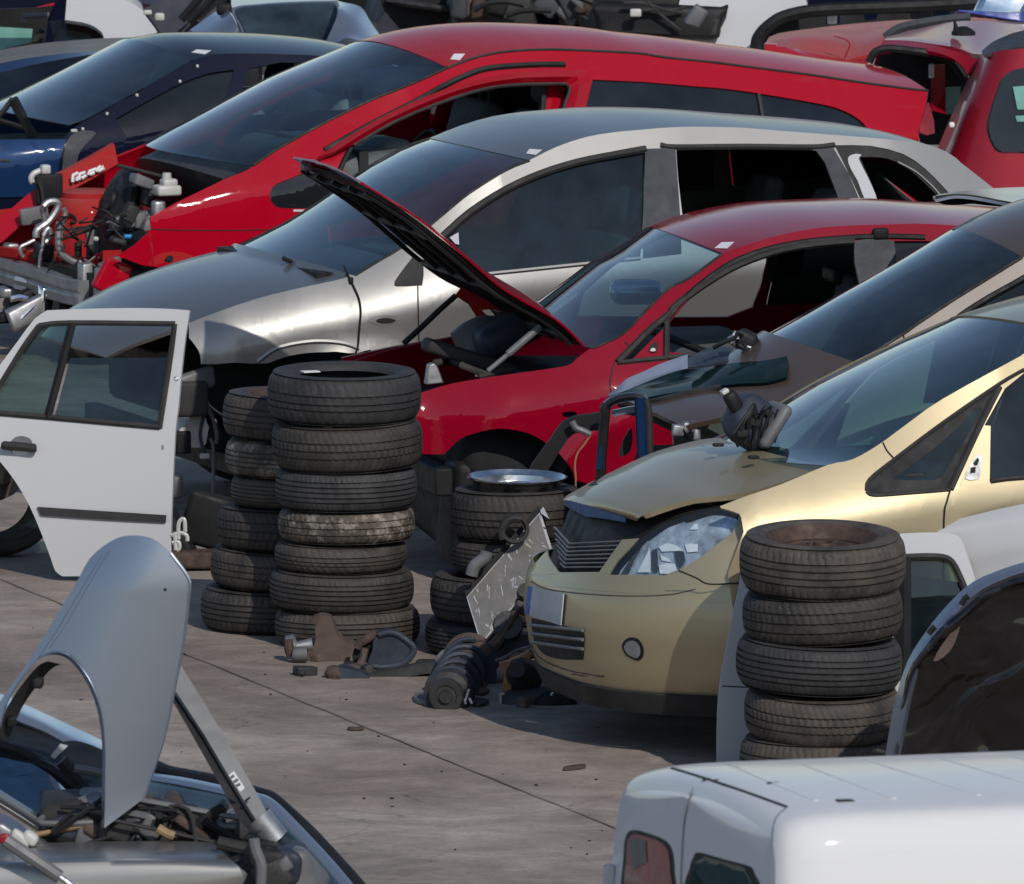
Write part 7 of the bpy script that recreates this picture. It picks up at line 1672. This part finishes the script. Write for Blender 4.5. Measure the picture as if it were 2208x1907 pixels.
# dusty dark car between the navy one and the white one: its roof shows
b0 = V((-5.2, 57, 0)); t = thing('parked_car', 'dark car with a dusty grey roof just beyond the navy car on the left', 'car', b0)
r0 = q('A', -600,390, 0,276, 150,250, 300,232, 450,220, 600,211, 800,206, 1000,206, 1120,222, 1250,280)
car_shell(t, b0, [(r0, 58.2, 58.6), (q('A', -600,450, 0,325, 150,300, 300,284, 450,270, 600,262, 800,252, 1000,246, 1120,256, 1250,300), 57.2, 57.6), (q('A', -600,480, 0,350, 150,322, 300,302, 450,287, 600,277, 800,266, 1000,258, 1120,268, 1250,310), 56.8, 57.2)], 'dustygrey', 'roof')
car_shell(t, b0, [(q('A', -600,480, 0,350, 150,322, 300,302, 450,287, 600,277, 800,266, 1000,258, 1120,268, 1250,310), 56.8, 57.2), (q('A', -600,520, 0,400, 150,365, 300,335, 450,310, 600,290, 800,280, 1000,275, 1120,290, 1250,330), 56.65, 57.05)], 'blue', 'roof_side')
car_shell(t, b0, [(q('A', -600,520, 0,400, 150,365, 300,335, 450,310, 600,290, 800,280, 1000,275, 1120,290, 1250,330), 56.64, 57.04), (q('A', -600,660, 0,560, 300,540, 600,520, 1000,500, 1250,500), 56.3, 56.7)], 'glassdark', 'side_glass')
car_shell(t, b0, [(q('A', -600,660, 0,560, 300,540, 600,520, 1000,500, 1250,500), 56.3, 56.7), (q('A', -600,1000, 0,1000, 600,960, 1250,900), 56.2, 56.6)], 'navy', 'body_side')
m = MB(); m.box((b0.x, 57.4, .6), (3.5, 1.3, .7)); rel(m, b0); m.build('cabin_lining', M['interior'], t)
# white hatchback far left
b0 = V((-5.3, 61, 0)); t = thing('parked_car', 'white hatchback seen from behind the dark roof at the top left', 'car', b0)
s = Car.__new__(Car)
def pan(t, b0, P, Y, mt, nm, th=.03, holes=(), step=22, Yt=0.0, curve=.0):
    pts, fs = fill2d(P, holes, step); ymn = min(p[1] for p in P)
    k = shell([dpt(p, Y+Yt*(1-(p[1]-ymn)/200.0)+curve*((p[0]-P[0][0])/300.0)**2) for p in pts], fs, th, CAM); rel(k, b0); return k.build(nm, M[mt], t)
wh = cat(q('A', 372,-60, 372,-60, 600,-30, 720,15, 790,60, 800,70, 800,70, 850,140, 895,212, 960,330, 960,330, 560,340, 560,340, 575,212, 545,165, 500,138, 450,124, 358,110, 358,110), 2, True)
pan(t, b0, wh, 60.6, 'white', 'body_side', Yt=.5)
pan(t, b0, cat(q('A', 200,112, 358,112, 358,112, 450,126, 500,140, 545,167, 575,214, 575,214, 600,330, 200,330, 200,330), 2, True), 60.66, 'glassdark', 'side_glass', .01, Yt=.4)
car_shell(t, b0, [(q('A', 372,-60, 500,-45, 600,-30, 720,15, 795,62), 61.1, 61.1), (q('A', 200,-120, 400,-100, 560,-85, 700,-40, 780,20), 62.3, 62.3)], 'white', 'roof')
pan(t, b0, q('A', 358,110, 372,-60, 330,-60, 300,20, 270,120, 300,240, 250,260, 262,120), 60.4, 'navy', 'door_edge', .05, step=30)
pan(t, b0, q('A', -300,-100, 340,-100, 320,10, 200,40, 0,48, -300,60), 60.2, 'navy', 'open_tailgate', .04)
pan(t, b0, q('A', -300,60, 0,50, 200,42, 300,30, 270,150, 230,270, -300,330), 60.9, 'black', 'interior', .02)
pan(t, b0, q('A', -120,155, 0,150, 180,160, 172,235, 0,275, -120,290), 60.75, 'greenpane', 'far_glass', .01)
m = MB(); m.tube(Pz(q('A', 125,120, 130,92, 210,88, 270,85), 60.5), .02, 6); rel(m, b0); m.build('hinge_arm', M['greyplastic'], t)
m = MB(); m.tube(Pz(q('A', 190,230, 215,190, 235,165), 60.5), .02, 6); rel(m, b0); m.build('gas_strut', M['trim'], t)
b0_ = b0
# far red car: only a sliver of roof
b0 = V((-4.9, 66, 0)); t = thing('parked_car', 'red car roof sliver above the white hatchback at the top edge', 'car', b0)
car_shell(t, b0, [(q('A', 200,-60, 400,-12, 550,-3, 650,8, 740,50), 66.0, 66.0), (q('A', 200,-160, 400,-120, 550,-100, 650,-70, 740,-20), 67.5, 67.5)], 'red', 'roof')
car_shell(t, b0, [(q('A', 200,-60, 400,-12, 550,-3, 650,8, 740,50), 66.0, 66.0), (q('A', 200,300, 400,300, 550,300, 650,300, 780,300), 65.8, 65.8)], 'red', 'body_side')
# slate hatchback with its hatch glass
b0 = V((-2.6, 58, 0)); t = thing('parked_car', 'blue grey hatchback with a bent wing and a pale sticker on its rear glass', 'car', b0)
P1 = cat(q('A', 1048,165, 1048,165, 1110,120, 1180,70, 1228,40, 1228,40, 1262,62, 1300,130, 1330,210, 1348,292, 1348,292, 1250,270, 1170,242, 1170,242, 1100,205), 2, True)
car_shell(t, b0, [(q('A', 1048,165, 1100,128, 1170,78, 1228,40), 57.4, 57.7), (q('A', 1110,210, 1150,190, 1215,140, 1262,62), 57.1, 57.3), (q('A', 1170,242, 1210,235, 1270,220, 1310,150), 57.0, 57.1), (q('A', 1180,246, 1250,272, 1300,285, 1348,292), 57.15, 57.15)], 'slate', 'bent_wing', 20)
m = rbox(dpt(q('A', 1236,52)[0], 57.4), (.09, .05, .07), .02); rel(m, b0); m.build('wing_bracket', M['black'], t)
gl = cat(q('A', 1275,45, 1400,25, 1550,14, 1700,8, 1830,6, 1870,20, 1875,60, 1845,150, 1790,240, 1760,280, 1760,280, 1550,292, 1362,292, 1362,292, 1345,210, 1310,120), 2, True)
pan(t, b0, gl, 57.9, 'slate', 'tailgate', .03, Yt=.8)
pan(t, b0, inset(gl, .93), 57.86, 'backglass', 'rear_glass', .01, Yt=.8)
pan(t, b0, cat(q('A', 1310,200, 1500,180, 1800,175, 1790,240, 1750,285, 1365,290), 1, True), 57.84, 'black', 'glass_band', .006, Yt=.8)
pan(t, b0, cat(q('A', 1662,170, 1690,110, 1730,92, 1780,95, 1785,130, 1750,175, 1700,190), 3, True), 57.82, 'sticker2', 'sticker', .004, Yt=.8)
car_shell(t, b0, [(q('A', 1860,5, 1900,15, 1990,40, 2046,125, 2120,230), 58.6, 58.2), (q('A', 1870,60, 1900,90, 1950,130, 2000,180, 2080,240), 58.0, 57.8), (q('A', 1790,250, 1830,240, 1870,230, 1920,210, 2000,230), 57.7, 57.6)], 'slate', 'rear_quarter', 20)
car_shell(t, b0, [(q('A', 1275,45, 1500,17, 1700,8, 1860,5), 58.7, 58.7), (q('A', 1275,-60, 1500,-100, 1700,-110, 1860,-100), 60.5, 60.5)], 'slate', 'roof', 16)
m = MB(); m.box((b0.x, 58.6, .55), (2.2, 1.3, .8)); rel(m, b0); m.build('cabin_lining', M['interior'], t)
# dark wreck panels between the white hatchback and the slate one
b0 = V((-3.6, 60.5, 0)); t = thing('wrecked_car', 'dark slate wreck with a raised bonnet between white hatchback and blue grey car', 'car', b0)
pan(t, b0, q('A', 790,50, 860,20, 1000,-60, 1200,-60, 1150,30, 1050,110, 960,190, 900,205, 850,130), 60.0, 'slatedark', 'bonnet', .04, step=24, Yt=.5)
pan(t, b0, q('A', 960,190, 1060,105, 1110,130, 1040,170, 1050,230, 920,230), 59.6, 'slatedark', 'wing', .04, step=24)
m = MB(); m.tube(Pz(q('A', 1000,110, 1060,40, 1110,-20), 59.5), .03, 6); m.tube(Pz(q('A', 1040,125, 1130,40, 1180,-20), 59.4), .03, 6); rel(m, b0); m.build('gas_strut', M['black'], t)
m = rbox(dpt(q('A', 880,95)[0], 59.8), (.06, .04, .05), .015); rel(m, b0); m.build('latch', M['whiteplastic'], t)
m = rbox(dpt(q('A', 815,70)[0], 59.7), (.05, .04, .03), .01); rel(m, b0); m.build('bracket', M['whiteplastic'], t)
pan(t, b0, q('A', 1080,60, 1230,-60, 1400,-60, 1300,30, 1200,30, 1100,120), 60.4, 'black', 'engine_bay', .2, step=0)
# heap of dark wrecks along the top edge
b0 = V((-.3, 62, 0)); t = thing('wrecked_car', 'crushed black and navy wreck along the top edge above the red minivan roof', 'car', b0)
pan(t, b0, q('B', 260,-80, 720,-80, 700,60, 660,170, 420,170, 330,60), 62.0, 'black', 'door_opening', .06, step=40)
car_shell(t, b0, [(q('B', 340,-10, 450,10, 600,35, 720,55), 61.7, 61.7), (q('B', 350,-40, 450,-20, 600,5, 720,25), 62.2, 62.2)], 'trim', 'door_edge', 16)
pan(t, b0, q('B', 1060,90, 1200,65, 1400,85, 1650,100, 1690,70, 1700,220, 1000,220), 61.6, 'navy', 'body_side', .05, step=30)
pan(t, b0, q('B', 1480,-60, 1700,-60, 1650,120, 1540,100, 1440,40), 61.5, 'blue', 'wing', .05, step=30)
pan(t, b0, q('B', 700,-80, 1480,-80, 1460,100, 1060,130, 1000,220, 700,220), 62.4, 'interior', 'cabin', .2, step=0)
random.seed(31)
for k in range(26):
    zx = random.uniform(720, 1480); zy = random.uniform(-10, 95); mt = random.choice(['greyplastic', 'trim', 'alu', 'rust', 'black', 'darkmetal', 'slatedark', 'rustbrown'])
    m = noisy(rbox(dpt(q('B', zx, zy)[0], 61.6+random.uniform(-.2, .3)), (random.uniform(.08, .35), .2, random.uniform(.06, .22)), .02, rot('Y', random.uniform(-40, 40)), 3), .04, 6, k); rel(m, b0); m.build('crushed_part', M[mt], t)
for P in (q('B', 1380,-20, 1480,20, 1560,90, 1640,150), q('B', 820,60, 900,20, 1000,10, 1100,30), q('B', 380,10, 500,30, 640,50), q('B', 1000,90, 1100,60, 1250,60)):
    m = MB(); m.tube(Pz(cat(P, 3), 61.2), .02, 6); rel(m, b0); m.build('cable', M['black'], t)
b0 = dpt(q('B', 1860,130)[0], 60.5); t = thing('loose_bumper', 'black crushed bumper against the white car at the top right', 'bumper', V((b0.x, 60.5, 0)))
p = noisy(rbox(dpt(q('B', 1850,110)[0], 60.5), (.80, .3, .22), .06, rot('Y', 4), 6), .09, 6); bl('bumper_skin', p, 'black')
p = noisy(rbox(dpt(q('B', 1800,40)[0], 60.7), (.66, .2, .2), .06, rot('Y', 12), 4), .05, 4); bl('bumper_top', p, 'trim')
for P in (q('B', 1690,90, 1750,60, 1850,55, 1960,70), q('B', 1650,20, 1760,20, 1900,60, 1990,40), q('B', 1780,10, 1850,80, 1960,170)):
    m = MB(); m.tube(Pz(cat(P, 3), 60.3), .012, 6); bl('edge', m, 'trim')
p = rbox(dpt(q('B', 1715,72)[0], 60.25), (.07, .03, .05), .012); bl('clip_or_glint', p, 'whiteplastic')  # white glint on the bumper, added as a small pale block
# white car with a black window line at the top right
b0 = V((1.6, 60.5, 0)); t = thing('parked_car', 'white car with a dark cabin opening behind the red cars at the top right', 'car', b0)
wh = cat(q('C', 170,-80, 170,-80, 830,-80, 830,-80, 850,20, 865,62, 865,62, 720,92, 645,140, 595,190, 572,250, 572,250, 560,420, 100,420, 100,420, 110,170), 2, True)
pan(t, b0, wh, 60.3, 'white', 'body_side', .04, Yt=.3)
m = MB(); m.tube(Pz(cat(q('C', 572,420, 572,250, 595,190, 645,140, 720,95, 865,62, 1100,48, 1400,38, 1700,22, 1900,8, 2100,-10), 3), 60.2), .04, 8); rel(m, b0); m.build('door_seal', M['black'], t)
pan(t, b0, q('C', 570,420, 575,250, 650,140, 870,64, 1400,42, 2200,-10, 2200,420), 60.7, 'interior', 'cabin', .1, step=0)
pan(t, b0, q('C', 840,-80, 2200,-80, 2200,-20, 1900,2, 1400,28, 1100,38, 870,55, 855,20), 60.25, 'navy', 'roof_side', .04, step=30)
for P, mt in ((q('C', 1415,60, 1530,45, 1540,100, 1425,110), 'slatedark'), (q('C', 960,85, 1030,90, 1030,130, 950,130), 'blue'), (q('C', 1160,80, 1240,80, 1230,110, 1170,115), 'blue'), (q('C', 1540,55, 1640,50, 1640,95, 1545,95), 'blue'), (q('C', 1660,20, 1800,10, 1860,60, 1700,80), 'slate')):
    pan(t, b0, P, 60.5, mt, 'pillar_and_glint', .03, step=0)  # grey pillar, and blue glints in the dark cabin painted as flat panels
m = rbox(dpt(q('C', 988,103)[0], 60.4), (.06, .03, .07), .02); rel(m, b0); m.build('bright_stud', M['paper'], t)
m = noisy(rbox(dpt(q('C', 240,90)[0], 60.0), (.1, .05, .14), .02, rot('Y', 30)), .02, 12); rel(m, b0); m.build('torn_mount', M['greyplastic'], t)
# red estate with an open tailgate at the right edge
b0 = V((2.6, 53, 0)); t = thing('parked_car', 'metallic red estate without a tailgate at the upper right, dark cabin open', 'car', b0)
ow = cat(q('C', 1850,700, 1870,600, 1920,450, 1965,400, 2046,375, 2300,360, 2700,350, 2700,350, 2700,830, 2700,830, 2046,838, 1930,838, 1880,800), 3, True)
sd_ = cat(q('C', 1800,300, 1800,300, 1900,283, 2046,268, 2400,240, 2900,220, 2900,220, 2900,1300, 2900,1300, 1900,1300, 1900,1300, 1880,1030, 1660,850, 1592,765, 1592,765, 1680,560), 2, True)
V2 = lambda *x: q('C', *x)
car_shell(t, b0, [(V2(1800,300, 1680,560, 1592,765, 1500,1000, 1480,1300), 52.6, 52.5), (V2(1840,292, 1720,570, 1640,790, 1570,1010, 1560,1300), 52.22, 52.1), (V2(1900,283, 1790,570, 1720,800, 1670,1020, 1660,1300), 52.06, 51.95), (V2(2046,268, 1980,570, 1960,800, 1950,1020, 1950,1300), 52.0, 51.9), (V2(2400,240, 2400,570, 2400,800, 2400,1020, 2400,1300), 52.05, 51.95), (V2(2900,220, 2900,570, 2900,800, 2900,1020, 2900,1300), 52.2, 52.1)], 'estatered', 'body_side', 30)
pan(t, b0, ow, 51.93, 'glassdark', 'quarter_glass', .008, Yt=.06)
pan(t, b0, inset(ow, 1.03), 51.945, 'trim', 'window_seal', .006, [inset(ow, .985)], Yt=.06)
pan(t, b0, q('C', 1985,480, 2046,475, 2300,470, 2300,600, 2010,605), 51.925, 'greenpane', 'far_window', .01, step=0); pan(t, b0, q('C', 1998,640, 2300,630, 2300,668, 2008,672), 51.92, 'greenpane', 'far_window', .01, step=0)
car_shell(t, b0, [(q('C', 1290,205, 1400,175, 1550,140, 1680,118, 1850,118, 2046,135, 2500,120), 54.6, 54.6), (q('C', 1282,212, 1400,205, 1550,215, 1680,230, 1800,290, 2046,210, 2500,190), 53.3, 52.8), (q('C', 1280,222, 1400,225, 1550,245, 1680,265, 1800,305, 2046,270, 2500,230), 53.0, 52.2)], 'estatered', 'roof', 30)
car_shell(t, b0, [(q('C', 1810,285, 1860,240, 1930,205, 2046,168, 2400,120), 52.4, 52.3), (q('C', 1820,302, 1900,280, 1990,262, 2046,255, 2400,220), 52.1, 52.0)], 'slatedark', 'roof_rail', 20)
m = MB(); m.lathe([(.001, .03), (.02, .028), (.05, .012), (.065, 0), (.065, -.02)], 20, T(*dpt(q('C', 1712,175)[0], 53.4))); m.tube([dpt(p, 53.4) for p in q('C', 1672,165, 1668,140, 1662,112)], [.02, .012, .007], 6); rel(m, b0); m.build('aerial', M['black'], t)
m = MB(); m.tube(Pz(cat(q('C', 1190,345, 1225,290, 1290,270, 1400,278, 1550,300, 1640,335, 1690,390, 1720,440, 1715,520), 4), 52.7), .022, 8); rel(m, b0); m.build('tailgate_seal', M['black'], t)
car_shell(t, b0, [(q('C', 1270,222, 1400,228, 1600,262, 1740,310, 1800,330), 53.0, 52.5), (q('C', 1235,285, 1400,268, 1560,290, 1680,340, 1740,420), 52.85, 52.5)], 'cherry', 'tailgate_frame', 20)
pan(t, b0, q('C', 1200,345, 1240,285, 1400,282, 1560,305, 1640,340, 1700,400, 1720,500, 1640,700, 1590,800, 1480,800, 1440,600, 1400,420), 53.4, 'interior', 'cabin', .2, step=0)
pan(t, b0, q('C', 1530,355, 1610,360, 1612,630, 1535,610), 53.1, 'cherry', 'far_pillar', .05, step=0)
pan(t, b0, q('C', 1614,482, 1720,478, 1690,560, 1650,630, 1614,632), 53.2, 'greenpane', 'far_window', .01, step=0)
m = rbox(dpt(q('C', 1534,392)[0], 53.0), (.03, .02, .08), .01); rel(m, b0); m.build('striker', M['whiteplastic'], t)
m = rbox(dpt(q('C', 1648,690)[0], 51.9), (.03, .02, .03), .01); rel(m, b0); m.build('bump_stop', M['paper'], t)
car_shell(t, b0, [(q('C', 1190,345, 1150,400, 1120,470, 1100,600), 53.2, 53.0), (q('C', 1240,290, 1210,380, 1190,470, 1180,600), 53.0, 52.8)], 'cherry', 'far_rear_pillar', 14)
# second red car in front of it: dusty roof end
b0 = V((1.9, 55.5, 0)); t = thing('parked_car', 'dusty red car roof just behind the tail of the red minivan', 'car', b0)
car_shell(t, b0, [(q('C', 640,205, 700,183, 900,155, 1100,132, 1300,116, 1500,105, 1800,95, 2100,85), 56.6, 57.6), (q('C', 625,232, 720,205, 900,200, 1060,222, 1200,225, 1300,190, 1800,160, 2100,150), 55.6, 56.2), (q('C', 615,262, 750,262, 900,300, 1050,325, 1100,335, 1200,300, 1800,280, 2100,270), 55.2, 55.8)], 'dustyred', 'roof', 30)
car_shell(t, b0, [(q('C', 615,262, 750,262, 900,300, 1050,325, 1130,340, 1200,300), 55.2, 55.4), (q('C', 620,290, 750,310, 900,400, 1050,430, 1130,440, 1200,440), 55.0, 55.2), (q('C', 620,700, 750,700, 900,700, 1050,700, 1130,700, 1200,700), 55.0, 55.2)], 'red', 'tail', 20)
m = MB(); m.tube(Pz(cat(q('C', 1000,200, 1060,218, 1085,245, 1070,290, 1055,325), 3), 55.25), .004, 6); rel(m, b0); m.build('panel_gap', M['cherry'], t)
m = MB(); m.tube(Pz(cat(q('C', 1282,212, 1320,180, 1400,145, 1600,112, 1750,98), 3), 54.9), .03, 6); rel(m, b0); m.build('roof_bar', M['slatedark'], t)
# clear blue and silver plastic bundle on the far red roof
b0 = dpt(q('C', 1950,60)[0], 56.5); t = thing('foil_bundle', 'crumpled silver foil and blue plastic sheet lying on the far red roof', 'plastic sheet', b0)
m = noisy(rbox(dpt(q('C', 1960,35)[0], 56.4), (.36, .2, .18), .06, None, 6), .09, 9); bl('foil', m, 'chrome')
m = noisy(rbox(dpt(q('C', 1880,85)[0], 56.2), (.42, .2, .015), .006, rot('Y', 5), 5), .05, 7); bl('blue_sheet', m, 'bluesheen2')

# last row: dark wrecks closing the view along the top edge
random.seed(41)
def wreck(x0, x1, ytop, Y, mt, label):
    """a stripped dark shell: body, roof, side openings; x0, x1 and ytop in photograph pixels"""
    b0 = dpt(((x0+x1)/2, 200), Y); b0.z = 0; L_ = dpt((x1, ytop), Y).x-dpt((x0, ytop), Y).x; H_ = dpt((x0, ytop), Y).z
    t = thing('wrecked_car', label, 'car', b0, radians(14))
    m = MB(); rows = []
    for x, z, w in ((-.5, .5, .74), (-.49, .8, .76), (-.33, .95, .76), (-.22, 1.0, .74), (-.08, H_-.06, .60), (.05, H_, .58), (.28, H_-.01, .58), (.40, H_-.10, .6), (.49, 1.0, .7), (.5, .5, .74)):
        rows.append([V((x*L_, -w-.06, .35)), V((x*L_, -w-.05, min(z, .9))), V((x*L_, -w, z-.03)), V((x*L_, -w*.8, z)), V((x*L_, w*.8, z)), V((x*L_, w, z-.03)), V((x*L_, w+.05, min(z, .9))), V((x*L_, w+.06, .35))])
    m.grid([cat(r, 1) for r in rows]); noisy(m, .03, 2.5, x0); m.build('body', M[mt], t, ang=35)
    for a, b in ((-.10, .08), (.11, .34)):
        m = MB(); m.prism([V((a*L_, -.80, 1.0)), V((b*L_, -.80, 1.0)), V((b*L_*.98, -.70, H_-.16)), V(((a+.04)*L_, -.70, H_-.16))], (0, -.01, 0)); m.build('window', M['blackglass'], t, ang=0)
    return t
wreck(300, 820, 8, 66, 'slatedark', 'dark slate wreck at the back between the white hatchback and the blue grey car')
wreck(700, 1120, -30, 67, 'black', 'black wreck at the back edge above the front of the red minivan roof')
wreck(1080, 1560, -26, 68, 'navy', 'navy wreck at the back edge left of the white car')
wreck(1750, 2350, -60, 66, 'slatedark', 'dark wreck at the back edge above the red estate roof')
wreck(-350, 160, -60, 68, 'black', 'black wreck at the back in the top left corner')
